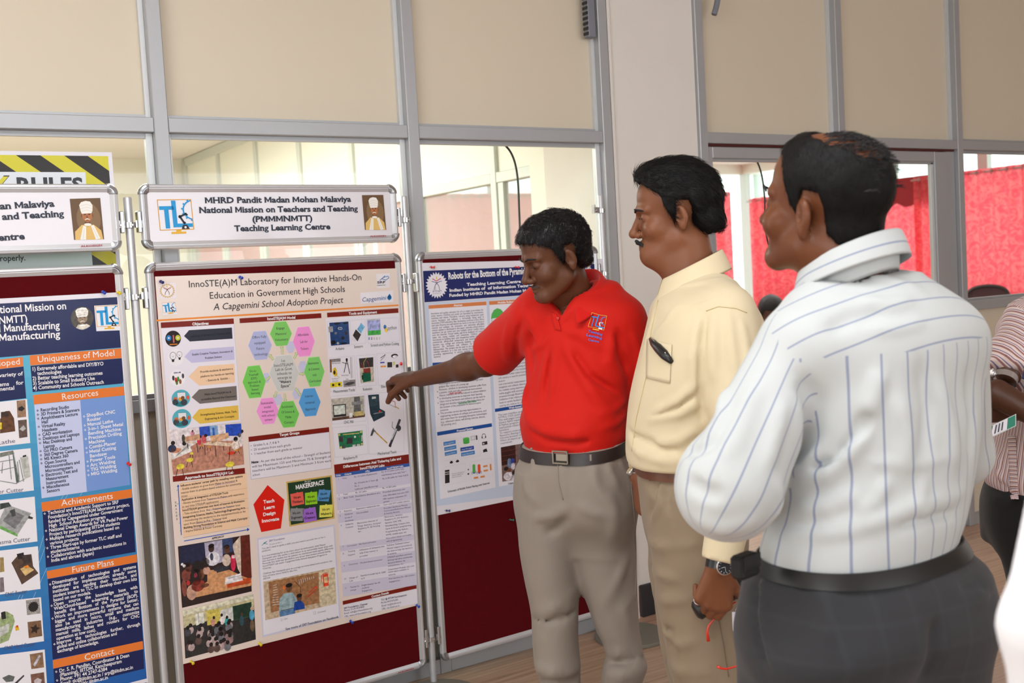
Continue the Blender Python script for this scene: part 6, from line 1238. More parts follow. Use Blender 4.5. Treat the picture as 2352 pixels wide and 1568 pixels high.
def strands(o, H, n, comb, L, lift, r, m, parent, curl=.0, seed=1, keep=None):
    """locks of hair rooted on the hair surface and combed along a field given in head space"""
    me = o.data; k = len(me.vertices); co = np.empty(k*3, np.float32); no = np.empty(k*3, np.float32); me.vertices.foreach_get('co', co); me.vertices.foreach_get('normal', no); co = co.reshape(-1, 3); no = no.reshape(-1, 3)
    rs = np.random.RandomState(seed); ix = rs.randint(0, k, n); P = co[ix]; N = no[ix]; lp = H.l(P)
    if keep is not None: g = keep(lp); P, N, lp = P[g], N[g], lp[g]
    D = comb(lp).astype(F32); D = D@H.R.T; D += rs.normal(0, .22, D.shape); D -= N*(D*N).sum(1)[:, None]; D /= np.linalg.norm(D, axis=1)[:, None]+1e-6; S = np.cross(D, N); ph = rs.uniform(0, 6.28, len(P))[:, None]; ll = L*rs.uniform(.6, 1.3, len(P))[:, None]
    rows = []; K = 4
    for t in range(K+1):
        f = t/K; c = P+D*ll*f+N*(lift*math.sin(f*PI*.8)-.0015-.004*f*f*0)+S*(curl*np.sin(ph+f*5))*f; w = r*(1-f*.85)
        rows += [c+S*w, c+N*w*.8, c-S*w]
    V = np.stack(rows, 1); m_ = len(P); base = (np.arange(m_)*3*(K+1))[:, None]; F = []
    for t in range(K):
        for a_, b_ in ((0, 1), (1, 2)): F.append(np.concatenate([base+t*3+a_, base+t*3+b_, base+(t+1)*3+b_, base+(t+1)*3+a_], 1))
    return mesh('hair_strands', V.reshape(-1, 3), np.concatenate(F), m, parent, smooth=True, kind='stuff')
def finger(base, d, n, lens, bends, r0):
    """points of a finger: start, direction, bending axis, bone lengths and bends in degrees"""
    pts = [Vector(base)]; d = Vector(d).normalized(); n = Vector(n).normalized()
    for L, b in zip(lens, bends): d = Matrix.Rotation(math.radians(b), 3, n) @ d; pts.append(pts[-1]+d*L)
    return [tuple(p) for p in pts], [r0, r0*.93, r0*.84, r0*.70][:len(pts)]
def hand_prims(wrist, dirv, palm_n, thumb_side, bends, spread=6, thumb=(35, 20, 15), scale=1.0, thumb_dir=None):
    """wrist point, direction to the knuckles, palm normal (side the fingers close to), thumb side sign"""
    w = Vector(wrist); d = Vector(dirv).normalized(); n = Vector(palm_n); n = (n-d*n.dot(d)).normalized(); s = d.cross(n).normalized()*thumb_side; S_ = scale; prims = []
    kn = [(.030, .086, .0098), (.010, .091, .0100), (-.011, .088, .0095), (-.031, .079, .0082)]; ln = [(.040, .025, .021), (.044, .028, .022), (.041, .027, .022), (.032, .020, .019)]
    for (sx, al, r), L, b, i in zip(kn, ln, bends, range(4)):
        base = w+d*al*S_+s*sx*S_; prims.append(([tuple(w+d*.012*S_+s*sx*.55*S_), tuple(base)], [.0145*S_, (r+.0035)*S_]))
        dd = Matrix.Rotation(math.radians((1.5-i)*spread*thumb_side*1.0), 3, n) @ d
        ax = (dd.cross(n)).normalized(); pts, rs = finger(base, dd, ax, [x*S_ for x in L], b, r*S_); prims.append((pts, rs))
    tb = w+d*.026*S_+s*.022*S_+n*.006*S_; td = thumb_dir and Vector(thumb_dir) or (d*.72+s*.62+n*.30); pts, rs = finger(tb, td, (td.cross(n)).normalized(), [.040*S_, .030*S_, .025*S_], [0, thumb[1], thumb[2]], .0125*S_)
    prims.append((pts, [.0150*S_, .0115*S_, .0105*S_, .0085*S_]))
    return prims
def hand_sdf(p, prims):
    d = None; k0 = None
    for i in range(0, 8, 2):
        q = chain(p, *prims[i]); k0 = q if k0 is None else smin(k0, q, .014)
    d = k0
    for i in (1, 3, 5, 7): d = smin(d, chain(p, prims[i][0], prims[i][1], .003), .0045)
    return smin(d, chain(p, prims[8][0], prims[8][1], .004), .010)
# ================================================================ the people
def A(px, py, d): return V3(atdepth(px, py, d))
RG2 = Vector((RGT.x, RGT.y)).normalized()
def TR(py, xl, xr, d, ratio, psi, dd=0.0):
    """one oval section of a standing figure seen between two photo columns at distance d"""
    c = atdepth((xl+xr)/2, py, d+dd); hs = (xr-xl)/2*d/FPX; y = math.radians(psi); cd = math.cos(y)*RG2.x+math.sin(y)*RG2.y; sd2 = 1-cd*cd
    a = hs/math.sqrt(cd*cd+ratio*ratio*sd2); return (c.z, c.x, c.y, a, a*ratio, psi)
def inset(rows, m): return [(r[0], r[1], r[2], r[3]-m, r[4]-m, r[5]) for r in rows]
def front(p, rows, psi):
    r = rows[1]; y = math.radians(psi); return np.clip((-(p[:, 0]-r[1])*math.sin(y)+(p[:, 1]-r[2])*math.cos(y))/r[4], -1.2, 1.2)
def group(p, fn, c, R):
    e = p-V3(c); d = np.sqrt((e*e).sum(1))-R; m = d < .035
    if m.any(): d[m] = fn(p[m])
    return d
def trace(f, px, py, d0=1.0, d1=5.0):
    """first point of a surface along a line of sight"""
    w = V3(ray(px, py)); t = np.linspace(d0, d1, 900).astype(F32); P = w[None]*t[:, None]+V3((0, 0, CAM_H)); v = f(P); i = np.argmax(v < 0)
    if v[i] >= 0: i = int(np.argmin(v))
    return P[i]
def tfold(f, pts, w, h, d0=1.0, d1=5.0): return ([trace(f, x, y, d0, d1) for x, y in pts], w, h)
def bounds(ps, m): ps = np.array(ps); return ps.min(0)-m, ps.max(0)+m
def strip_collar(name, cen, psi, rx, ry, zt, m, parent, band=.028, drop=.045, tip=.075, flare=.022, gap=16, back_up=.012, tilt=(0, 0), tipout=.0, n=56, thick=.0022):
    """folded shirt collar around a neck: stand, fold, and a leaf that lengthens to points in front"""
    vs = []; fs = []; cols = 5
    for i in range(n+1):
        a = math.radians(gap+(360-2*gap)*i/n); ca = math.cos(a); sa = math.sin(a); fr = max(0., ca); t = min(i, n-i)/n
        dr = drop+(tip-drop)*max(0, 1-t/.16)**1.2; e = (sa, ca)
        zb = back_up*(-ca); up = zt+zb
        for j, (ro, z) in enumerate(((.0, up-band), (.001, up-.003), (.005, up+.001), (.009, up-.004), (.009+flare, up-dr))):
            k = 1.0 if j < 4 else 1.0+tipout*max(0, 1-t/.16)
            vs.append(((rx+ro*k)*e[0]*-1, (ry+ro*k)*e[1], z+tilt[0]*e[1]*ry+tilt[1]*e[0]*rx))
    for i in range(n):
        for j in range(cols-1): a = i*cols+j; fs.append((a, a+1, a+cols+1, a+cols))
    o = mesh(name, vs, fs, m, parent, loc=(cen[0], cen[1], 0), rz=math.radians(psi), smooth=True)
    s = o.modifiers.new('s', 'SOLIDIFY'); s.thickness = thick; s.offset = 0; sb = o.modifiers.new('b', 'SUBSURF'); sb.levels = 1; sb.render_levels = 1
    return o
def band_mesh(name, rows_fn, z0, z1, rows, out, m, parent, n=72, th=.003, tilt=None):
    """closed belt around a figure between two heights"""
    vs = []; fs = []; rows = sorted(rows); zs = [r[0] for r in rows]
    def at(z, k): return float(np.interp(z, zs, [r[k] for r in rows]))
    prof = [(0, z0), (th, z0), (th+.0008, (z0+z1)/2), (th, z1), (0, z1)]
    for i in range(n):
        t = 2*PI*i/n
        for o_, z in prof:
            cx, cy, a, b, yw = [at(z, k) for k in range(1, 6)]; yw = math.radians(yw); q = 2/2.3
            u = math.copysign(abs(math.cos(t))**q, math.cos(t))*(a+out+o_); v = math.copysign(abs(math.sin(t))**q, math.sin(t))*(b+out+o_)
            dz = tilt*v/(b) if tilt else 0
            vs.append((cx+u*math.cos(yw)-v*math.sin(yw), cy+u*math.sin(yw)+v*math.cos(yw), z+dz))
    k = len(prof)
    for i in range(n):
        for j in range(k): fs.append((i*k+j, ((i+1) % n)*k+j, ((i+1) % n)*k+(j+1) % k, i*k+(j+1) % k))
    o = mesh(name, vs, fs, m, parent, smooth=True); recalc(o); return smooth_by_angle(o, 45)
def surf_patch(name, target, quad, nx, ny, m, parent, lift=.0015, d=(0, 0, 0), solid=.0):
    """cloth patch laid onto a garment: quad of four photo points TL TR BR BL traced onto the real surface"""
    bv = BVHTree.FromObject(target, bpy.context.evaluated_depsgraph_get()); o0 = Vector((0, 0, CAM_H)); vs = []; fs = []; TL, TR_, BR_, BL = [Vector(q) for q in quad]
    for j in range(ny+1):
        for i in range(nx+1):
            s_, t = i/nx, j/ny; q = (TL*(1-s_)+TR_*s_)*(1-t)+(BL*(1-s_)+BR_*s_)*t; w = ray(q.x, q.y); h = bv.ray_cast(o0, w.normalized(), 8)
            p = h[0]+h[1]*lift if h[0] is not None else o0+w*2.9; vs.append(tuple(p))
    for j in range(ny):
        for i in range(nx): a = j*(nx+1)+i; fs.append((a, a+nx+1, a+nx+2, a+1))
    o = mesh(name, vs, fs, m, parent, smooth=True)
    if solid: s = o.modifiers.new('s', 'SOLIDIFY'); s.thickness = solid; s.offset = 1
    return o
def seam(target, pts, r, m, parent, name='seam', lift=.0008, n=5):
    bv = BVHTree.FromObject(target, bpy.context.evaluated_depsgraph_get()); o0 = Vector((0, 0, CAM_H)); out = []
    P = [Vector(p) for p in pts]
    for a, b in zip(P, P[1:]):
        for k in range(6):
            q = a.lerp(b, k/6); w = ray(q.x, q.y); h = bv.ray_cast(o0, w.normalized(), 8)
            if h[0] is not None: out.append(tuple(h[0]+h[1]*lift))
    if len(out) > 2: return MB().tube(out, r, n).build(name, m, parent, smooth=True)
def eyes(H, parent, look=(0, 1, 0), lid=.5):
    gz = H.k.get('gaze', 0)
    for sx in (-1, 1):
        c = H.w((.0322*sx, .0752, -.002)); w = MB().lathe([(.0115*math.sin(a), .0115*math.cos(a)) for a in [PI*i/14 for i in range(1, 14)]], n=20)
        o = w.build('eyeball', M['eye'], parent, loc=c, smooth=True); 
        v = (H.M.to_3x3() @ Vector(look)).normalized(); q = Vector((0, 0, 1)).rotation_difference(v); o.rotation_mode = 'QUATERNION'; o.rotation_quaternion = q; o.scale = (H.s,)*3
        hairs_strip('eyelashes', H, [(.0215*sx, .0905, -.0015+gz), (.032*sx, .0925, .0012+gz), (.0435*sx, .0860, -.0015+gz)], .0007, M['iris'], parent, .0004, 6)
        e = MB().lathe([(.0052, .0104), (.0042, .0112), (.001, .0117)], n=16).build('iris', M['iris'], o, smooth=True)
def hairs_strip(name, H, pts, r, m, parent, jit=.0015, n=9, lift=.0):
    """brow or moustache made of a bundle of short tapered tufts along a path in head space"""
    mb = MB(); rr = random.Random(5)
    for i in range(len(pts)-1):
        a = Vector(pts[i]); b = Vector(pts[i+1])
        for k in range(n):
            t = k/n; p = a.lerp(b, t); dr = (b-a).normalized()*.009+Vector((rr.uniform(-1, 1), rr.uniform(-.4, .8), rr.uniform(-1, 1)))*jit
            mb.tube([tuple(H.w(p-dr*.5)), tuple(H.w(p+Vector((0, .0012, 0)))), tuple(H.w(p+dr*.6))], [r*.8*H.s, r*H.s, r*.3*H.s], 6)
    return mb.build(name, m, parent, smooth=True)
M['eye'] = mat('eye_white', (176, 160, 148), .25); M['iris'] = mat('dark_iris', (32, 20, 14), .1)
def person_root(loc, label):
    r = empty('person', (0, 0, 0), label=label, cat='person'); r.location = (loc[0], loc[1], 0); bpy.context.view_layer.update(); return r
def adopt(root):
    for c in root.children: c.matrix_parent_inverse = Matrix.Translation(-root.location)
def shoe(parent, pos, psi, m, L=.28):
    y = math.radians(psi); R = np.array(Matrix.Rotation(y, 3, 'Z'), F32); c = V3(pos)
    def f(p):
        q = (p-c)@R; d = ellip(q, (0, .05, .035), (.046, .125, .042)); d = smin(d, ellip(q, (0, -.055, .05), (.038, .065, .052)), .03); d = smax(d, .012-q[:, 2], .004)
        s = ellip(q, (0, .03, .012), (.05, .158, .05)); s = smax(s, np.abs(q[:, 2]-.007)-.0065, .002); return smin(d, s, .003)
    lo = c-V3((.2, .2, .0)); hi = c+V3((.2, .2, .13)); return sdf_obj('shoe', f, axis([(lo[0], hi[0], .008)]), axis([(lo[1], hi[1], .008)]), axis([(lo[2]-.01, hi[2], .008)]), m, parent)
M['shoe'] = mat('black_shoe_leather', (26, 24, 24), .35)
# ================================================================ presenter in the red polo shirt
def make_presenter():
    psi = 112; d = 3.08
    root = person_root(A(1320, 1100, d), 'man in a bright red polo shirt and khaki trousers pointing at the cream poster')
    H = Head(A(1274, 588, 2.98), math.radians(57+22), math.radians(-17), math.radians(-4), .93, nose=1.0, gaze=-.003)
    rows = [TR(672, 1250, 1390, d, .80, psi), TR(700, 1215, 1432, d, .66, psi), TR(740, 1204, 1447, d, .62, psi), TR(780, 1206, 1446, d, .64, psi), TR(830, 1210, 1441, d, .68, psi), TR(875, 1213, 1438, d, .74, psi), TR(918, 1208, 1437, d, .78, psi), TR(962, 1198, 1437, d, .82, psi), TR(1000, 1203, 1434, d, .80, psi), TR(1026, 1210, 1430, d, .76, psi), TR(1050, 1205, 1433, d, .74, psi)]
    hips = [TR(985, 1207, 1430, d, .74, psi), TR(1045, 1198, 1436, d, .74, psi), TR(1109, 1186, 1452, d, .68, psi), TR(1181, 1190, 1454, d, .60, psi), TR(1225, 1215, 1435, d, .46, psi), TR(1262, 1255, 1395, d, .40, psi)]
    legL = [TR(1080, 1190, 1330, d, .95, psi), TR(1160, 1187, 1326, d, .98, psi), TR(1254, 1193, 1320, d, .98, psi), TR(1326, 1204, 1324, d, 1, psi), TR(1413, 1221, 1328, d, 1, psi), TR(1470, 1223, 1328, d, 1, psi), TR(1530, 1229, 1332, d, 1, psi), TR(1568, 1240, 1333, d, 1, psi), TR(1660, 1245, 1335, d, 1, psi), TR(1760, 1238, 1345, d, 1, psi), TR(1800, 1236, 1350, d, 1, psi)]
    legR = [TR(1080, 1312, 1448, d, .92, psi), TR(1160, 1308, 1456, d, .95, psi), TR(1254, 1312, 1460, d, .95, psi), TR(1315, 1330, 1462, d, 1, psi), TR(1391, 1352, 1464, d, 1, psi), TR(1450, 1371, 1468, d, 1, psi), TR(1495, 1392, 1476, d, 1, psi), TR(1530, 1385, 1486, d, 1, psi), TR(1568, 1381, 1474, d, 1, psi), TR(1660, 1380, 1476, d, 1, psi), TR(1760, 1376, 1484, d, 1, psi), TR(1795, 1374, 1488, d, 1, psi)]
    shR = A(1222, 728, 3.12); elR = A(1116, 832, 3.36); wrR = A(964, 869, 3.56)        # raised arm
    shL = A(1432, 738, 3.02); elL = A(1490, 905, 3.10); wrL = A(1470, 1050, 3.08)       # hanging arm
    nb = A(1318, 690, 3.07); nt = A(1296, 625, 3.02)
    dv = Vector(A(905, 866, 3.66)-wrR); pn = Vector((.15, .25, -1))
    hp = hand_prims(wrR, dv, pn, 1, [(18, 58, 30), (30, 66, 40), (34, 62, 40), (26, 50, 34)], 7, thumb=(0, 12, 20), scale=1.12, thumb_dir=Vector(A(900, 905, 3.60))-Vector(wrR)*1.0-Vector((0, 0, .0)))
    hl = hand_prims(wrL, (0, 0, -1), (-.6, .6, 0), 1, [(25, 40, 25)]*4, 4, scale=.95)
    hc = np.array([p for q in hp for p in q[0]]).mean(0)
    def arm(p, g=0.0):
        a = smin(rcone(p, shR, elR, .050+g, .040+g), rcone(p, elR, wrR, .042+g, .027+g), .02)
        f1 = elR+(wrR-elR)*.28; a = smin(a, ellip(p, f1, (.045+g, .045+g, .04+g)), .03)
        return a
    def body(p):
        b = stack(p, inset(rows[1:-1], .026), 2.1); b = smin(b, stack(p, inset(hips[1:], .024), 2.1), .02)
        b = smin(b, rcone(p, A(1245, 728, 3.14), A(1415, 730, 3.06), .03, .03), .01)
        b = smin(b, arm(p), .02); b = smin(b, smin(rcone(p, shL, elL, .046, .038), rcone(p, elL, wrL, .038, .026), .02), .02)
        b = smin(b, stack(p, inset(legL[2:], .022), 2.0), .02); b = smin(b, stack(p, inset(legR[2:], .022), 2.0), .02)
        b = smin(b, smin(rcone(p, nb, nt, .060, .056), group(p, H.sdf, H.w((0, 0, 0)), .17), .022), .004)
        b = smin(b, group(p, lambda q: hand_sdf(q, hp), hc, .15), .012); b = smin(b, group(p, lambda q: hand_sdf(q, hl), wrL+V3((0, 0, -.08)), .15), .012)
        return b
    c = np.array(H.w((0, 0, 0)))
    fx = axis([(1.15, 1.33, .012), (1.33, 1.62, .0028), (1.62, c[0]-.12, .012), (c[0]-.12, c[0]+.13, .0024), (c[0]+.13, 2.35, .014)])
    hx0, hx1 = hc[0]-.15, hc[0]+.13
    fx = axis([(hx0-.02, hx1, .0028), (hx1, c[0]-.13, .012), (c[0]-.13, c[0]+.13, .0024), (c[0]+.13, 2.4, .014)])
    fy = axis([(2.15, c[1]-.14, .014), (c[1]-.14, c[1]+.13, .0024), (c[1]+.13, hc[1]-.13, .010), (hc[1]-.13, hc[1]+.13, .0028)]) if hc[1]-.13 > c[1]+.13 else axis([(2.15, c[1]-.14, .014), (c[1]-.14, hc[1]+.13, .0026)])
    fz = axis([(0.03, .60, .02), (.60, hc[2]-.12, .014), (hc[2]-.12, hc[2]+.10, .0028), (hc[2]+.10, c[2]-.17, .010), (c[2]-.17, c[2]+.14, .0024)])
    sk = skin_mat('brown_skin_presenter', (98, 60, 41), .42); sdf_obj('body', body, fx, fy, fz, sk, root)
    # hair, short, wavy, greying
    hm = hair_mat('greying_black_hair', (22, 20, 22), (96, 95, 96), .60, (120, 120, 70))
    line = [(0, .070), (25, .066), (42, .052), (55, .034), (60, .010), (66, -.016), (72, -.020), (76, .034), (100, .034), (106, .012), (113, -.030), (140, -.056), (180, -.062)]
    hf = lambda p: H.hair(p, .0115, line, .0035, 95)
    g = .0032; ho = sdf_obj('hair', hf, axis([(c[0]-.14, c[0]+.14, g)]), axis([(c[1]-.15, c[1]+.15, g)]), axis([(c[2]-.10, c[2]+.16, g)]), hm, root)
    strands(ho, H, 5200, lambda p: np.stack([p[:, 0]*4, .55-p[:, 1]*6, -.35+0*p[:, 0]], 1), .017, .0035, .00075, hair_mat('greying_locks', (20, 18, 20), (104, 102, 104), .56, (60, 60, 60)), root, .004)
    eyes(H, root, (0, .8, -.45)); bl = mat('black_brow_hair', (20, 16, 16), .7)
    for sx in (-1, 1): hairs_strip('eyebrow', H, [(.012*sx, .0985, .019), (.030*sx, .0960, .0245), (.048*sx, .080, .020)], .0026, bl, root)
    hairs_strip('moustache', H, [(-.026, .090, -.063), (-.012, .1015, -.0575), (0, .1035, -.0565), (.012, .1015, -.0575), (.026, .090, -.063)], .0019, mat('greying_moustache', (56, 50, 48), .8), root, .0018, 8)
    # polo shirt
    rm = cloth_mat('red_pique_cotton', (200, 22, 8), .72, 700, .10, .05, .03)
    cuffR = shR+(elR-shR)*.80; axR = (elR-shR)/np.linalg.norm(elR-shR); cuffL = shL+(elL-shL)*.80; axL = (elL-shL)/np.linalg.norm(elL-shL)
    def shirt0(p):
        b = stack(p, rows, 2.25); b = smin(b, rcone(p, A(1242, 712, 3.10), A(1405, 712, 3.05), .056, .056), .06)
        b = smin(b, rcone(p, A(1255, 676, 3.09), A(1390, 672, 3.06), .022, .024), .06)
        s1 = rcone(p, shR, cuffR+axR*.02, .066, .077); s1 = smax(s1, (p-cuffR)@axR, .004)
        s2 = rcone(p, shL, cuffL+axL*.02, .064, .068); s2 = smax(s2, (p-cuffL)@axL, .004)
        b = smin(b, s1, .035); return smin(b, s2, .035)
    T = lambda pts, w, h: tfold(shirt0, pts, w, h)
    folds = [T([(1279, 762), (1250, 790), (1216, 806)], .012, .007), T([(1279, 766), (1256, 830), (1240, 900)], .012, .006), T([(1281, 768), (1275, 840), (1266, 920)], .013, .007), T([(1285, 766), (1318, 830), (1360, 900), (1405, 960)], .016, .008), T([(1290, 757), (1330, 765), (1390, 800)], .014, .006), T([(1283, 745), (1310, 715), (1330, 680)], .010, .005),
             T([(1300, 790), (1350, 860), (1420, 905)], .013, -.006), T([(1268, 780), (1262, 850), (1250, 940)], .010, -.006), T([(1225, 760), (1216, 800), (1222, 850)], .012, -.009), T([(1206, 700), (1222, 745), (1235, 790)], .011, .007), T([(1420, 760), (1424, 810), (1438, 850)], .010, -.010), T([(1406, 770), (1400, 830), (1432, 885)], .014, .007),
             T([(1215, 985), (1260, 1012), (1330, 1016), (1425, 985)], .012, -.005), T([(1205, 955), (1250, 990), (1320, 1000), (1428, 962)], .016, .006), T([(1376, 950), (1410, 940), (1436, 918)], .010, .006), T([(1380, 985), (1415, 970), (1436, 950)], .009, .005), T([(1215, 880), (1206, 920), (1216, 965)], .012, .008), T([(1170, 745), (1160, 790), (1165, 830)], .010, .006), T([(1200, 735), (1186, 780), (1188, 830)], .010, -.006), T([(1452, 760), (1466, 800), (1470, 850)], .010, .006), T([(1340, 715), (1352, 745), (1350, 790)], .010, .004)]
    ff = fold_fn([(a, b, c*1.4) for a, b, c in folds]); shirt = lambda p: shirt0(p)-ff(p)-.0012*bark(p, 38)
    bt = rows[-2][0]-.03
    neckc = V3(nb)+V3((0, 0, .02))
    def shirt_c(p):
        s = shirt(p); s = smax(s, -rcone(p, nb-V3((0, 0, .02)), nt+V3((0, 0, .05)), .064, .066), .006)
        tv = A(1262, 772, 2.90)
        return smax(s, bt-p[:, 2], .006)
    # open neck wedge
    vb = trace(shirt0, 1288, 728); LT = V3((math.cos(math.radians(psi)), math.sin(math.radians(psi)), 0)); FR = V3((-LT[1], LT[0], 0)); ub = float((vb-nb)@LT); zbv = vb[2]; ztv = nb[2]+.05
    def shirt_v(p):
        s = shirt_c(p); q = p-nb; u = q@LT; v = q@FR; t = (p[:, 2]-zbv)/(ztv-zbv)
        hw = t*.062; e_ = np.maximum(np.maximum(np.abs(u-ub*(1-t))-hw, zbv-p[:, 2]), .0-v)
        return smax(s, -e_, .004)
    so = sdf_obj('polo_shirt', shirt_v, axis([(1.46, 2.3, .0058)]), axis([(2.3, 3.1, .0058)]), axis([(bt-.01, 1.46, .0058)]), rm, root)
    cm = cloth_mat('red_rib_collar', (204, 14, 6), .8, 500, .2)
    strip_collar('collar', V3(nb)+V3((-.003, -.006, 0)), psi-2, .074, .072, neckc[2]+.020, cm, root, band=.05, drop=.050, tip=.072, flare=.034, gap=34, back_up=.016, tilt=(-.42, .05), tipout=.4)
    bm_ = mat('red_button', (190, 30, 20), .3)
    pl = surf_patch('placket', so, [(1266, 716), (1280, 722), (1290, 760), (1276, 757)], 4, 8, rm, root, .0018, solid=.0015)
    bv = trace(shirt0, 1280, 731); MB().lathe([(.0052, 0), (.0052, .0018), (.0038, .0024)], n=14, axis='y').build('button', bm_, root, loc=tuple(bv+V3((-.002, -.006, 0))), rz=math.radians(psi-180), smooth=True)
    # embroidered emblem on the chest
    bvh = BVHTree.FromObject(so, bpy.context.evaluated_depsgraph_get()); cp = Vector((0, 0, CAM_H))
    class Chest(Sheet):
        def loc(s, px, py): return np.array((float(px), -float(py)))
        def put(s, part, layer, vs, fs, col):
            g = s.g.setdefault(part, [[], [], []]); n = len(g[0])
            for v in vs:
                w = ray(v[0], -v[1]); h = bvh.ray_cast(cp, w.normalized(), 8); p = h[0]+h[1]*(.0012+layer*.0003) if h[0] is not None else cp+w*3; g[0].append(tuple(p))
            g[1] += [tuple(i+n for i in f) for f in fs]; g[2] += [lin(col)]*len(fs)
        def line(s, pts, w, col, layer=2, part='graphics'):
            P = [np.array(q) if isinstance(q, np.ndarray) else s.loc(*q) for q in pts]; ww = w if w > .3 else w*830
            for a, b in zip(P, P[1:]):
                dd = b-a; L = np.hypot(*dd)
                if L < 1e-6: continue
                n = np.array((-dd[1], dd[0]))/L*ww/2
                K = max(1, int(L/4))
                for k in range(K): p0 = a+dd*k/K; p1 = a+dd*(k+1)/K; s.put(part, layer, [p0-n, p1-n, p1+n, p0+n], [(0, 1, 2, 3)], col)
    S = Chest(0, 0, 0)
    ye = (226, 176, 70); bl2 = (40, 140, 220); q = lambda a, b: np.array((1359.5*(1-a)*(1-b)+1393.5*a*(1-b)+1387*a*b+1351.5*(1-a)*b, -(718*(1-a)*(1-b)+725.5*a*(1-b)+758*a*b+750*(1-a)*b)))
    S.line([q(0, 0), q(.5, .04), q(1, 0), q(1, 1), q(.5, .97), q(0, 1), q(0, 0)], .9, ye, 2)
    S.line([q(0.02, .27), q(.42, .25)], 2.4, bl2, 3); S.line([q(.22, .27), q(.18, .93)], 2.0, bl2, 3); S.line([q(.48, .05), q(.42, .84), q(.98, .86)], 2.6, bl2, 3)
    for k in range(9): a = PI*.55+PI*.95*k/9; a2 = PI*.55+PI*.95*(k+1)/9; S.line([q(min(1, 1.0+.27*math.cos(a)), .38-.27*math.sin(a)), q(min(1, 1.0+.27*math.cos(a2)), .38-.27*math.sin(a2))], 1.0, bl2, 3); S.line([q(min(1, 1.0+.29*math.cos(a)), .38-.29*math.sin(a)), q(min(1, 1.0+.36*math.cos(a)), .38-.36*math.sin(a))], 1.1, bl2, 3)
    S.line([q(.72, .80), q(.62, .58), q(.86, .52)], 2.0, WHT, 3); S.line([q(.64, .95), q(.88, .95)], 3.5, WHT, 3); S.line([q(.28, 1.10), q(.70, 1.08)], 2.2, (230, 190, 60), 3)
    tb = (72, 120, 214)
    for t, a, b, h in (('Teaching', (1350, 762.5), (1383, 770.5), 5.4), ('Learning', (1346.5, 771), (1381.5, 779.5), 5.4), ('Centre', (1350.5, 781.5), (1375, 787), 4.8)): S.text(t, np.array((a[0], -a[1])), np.array((b[0], -b[1])), h, tb, 'serifb', layer=3)
    S.flush(root, cloth_print)
    for c_ in root.children:
        if c_.name.startswith('graphics'): c_.name = 'embroidered_emblem'
        if c_.name.startswith('lettering'): c_.name = 'embroidered_lettering'
    # trousers
    tm = cloth_mat('khaki_grey_trouser_cloth', (140, 130, 120), .62, 1100, .06, .12, .02)
    def tr0(p):
        b = stack(p, hips, 2.25); b = smin(b, stack(p, legL, 2.1), .03); return smin(b, stack(p, legR, 2.1), .03)
    T = lambda pts, w, h: tfold(tr0, pts, w, h, 2.3, 4)
    tf = [T([(1225, 1040), (1222, 1130), (1218, 1260)], .008, .005), T([(1363, 1070), (1368, 1110), (1395, 1160)], .012, .007), T([(1395, 1062), (1405, 1090), (1420, 1120)], .010, .006), T([(1418, 1045), (1440, 1090), (1450, 1140)], .007, .005), T([(1290, 1065), (1292, 1110), (1302, 1152)], .009, .004), T([(1308, 1160), (1270, 1185), (1220, 1190)], .014, .005), T([(1306, 1190), (1280, 1215), (1250, 1225)], .012, -.005), T([(1325, 1160), (1370, 1180), (1440, 1185)], .014, .004),
          T([(1230, 1408), (1270, 1398), (1322, 1350)], .014, .006), T([(1222, 1420), (1280, 1424), (1326, 1400)], .010, -.006), T([(1440, 1280), (1420, 1330), (1380, 1400)], .014, .006), T([(1460, 1350), (1430, 1400), (1450, 1440)], .012, .006), T([(1232, 1530), (1270, 1545), (1330, 1528)], .016, .012), T([(1236, 1560), (1280, 1570), (1330, 1556)], .012, -.010), T([(1392, 1545), (1430, 1550), (1480, 1530)], .015, .013), T([(1392, 1525), (1440, 1520), (1484, 1508)], .010, -.008), T([(1385, 1490), (1420, 1500), (1475, 1470)], .012, .006), T([(1205, 1090), (1212, 1130), (1240, 1160)], .012, .005), T([(1395, 1130), (1410, 1175), (1405, 1240)], .016, .006)]
    tff = fold_fn([(a, b, c*1.5) for a, b, c in tf])
    zt = hips[1][0]+.040; BT = -.014
    tsdf = lambda p: smax(smax(tr0(p)-tff(p)-.0010*bark(p, 30), p[:, 2]-zt-BT*front(p, hips, psi), .003), .05-p[:, 2], .004)
    to = sdf_obj('trousers', tsdf, axis([(1.5, 2.35, .0075)]), axis([(2.2, 2.9, .0075)]), axis([(.03, .60, .012), (.60, zt+.02, .0075)]), tm, root)
    # belt, buckle and loops
    lb = mat('dark_belt_leather', (40, 30, 30), .4); hr = [(r[0], r[1], r[2], r[3], r[4], r[5]) for r in hips]
    band_mesh('belt', None, zt-.034, zt-.002, hr, .0015, lb, root, th=.0035, tilt=BT)
    bf = trace(lambda p: stack(p, hips, 2.25), 1291, 1049, 2.3, 4); br = empty('buckle', tuple(bf), math.radians(psi-180), parent=root)
    bk = MB(); 
    for x0, x1, z0, z1 in ((-.026, .026, .014, .019), (-.026, .026, -.019, -.014), (.021, .026, -.019, .019), (-.026, -.020, -.016, .016)): bk.box(x0, x1, -.012, -.007, z0, z1, .0015)
    bk.box(-.014, .022, -.0105, -.0075, -.010, .010, .001); o = bk.build('buckle_frame', mat('brushed_buckle', (150, 144, 132), .35, .85), br)
    for (x, y0, y1) in ((1222, 1010, 1034), (1357, 1026, 1062)):
        seam(to, [(x-1, y0+18), (x, y1)], .0042, tm, root, 'belt_loop', .002)
    for pts in ([(1281, 1062), (1284, 1110), (1296, 1155)], [(1446, 1080), (1456, 1180), (1461, 1282), (1458, 1400)]): seam(to, pts, .0012, tm, root, 'seam')
    yy = math.radians(psi)
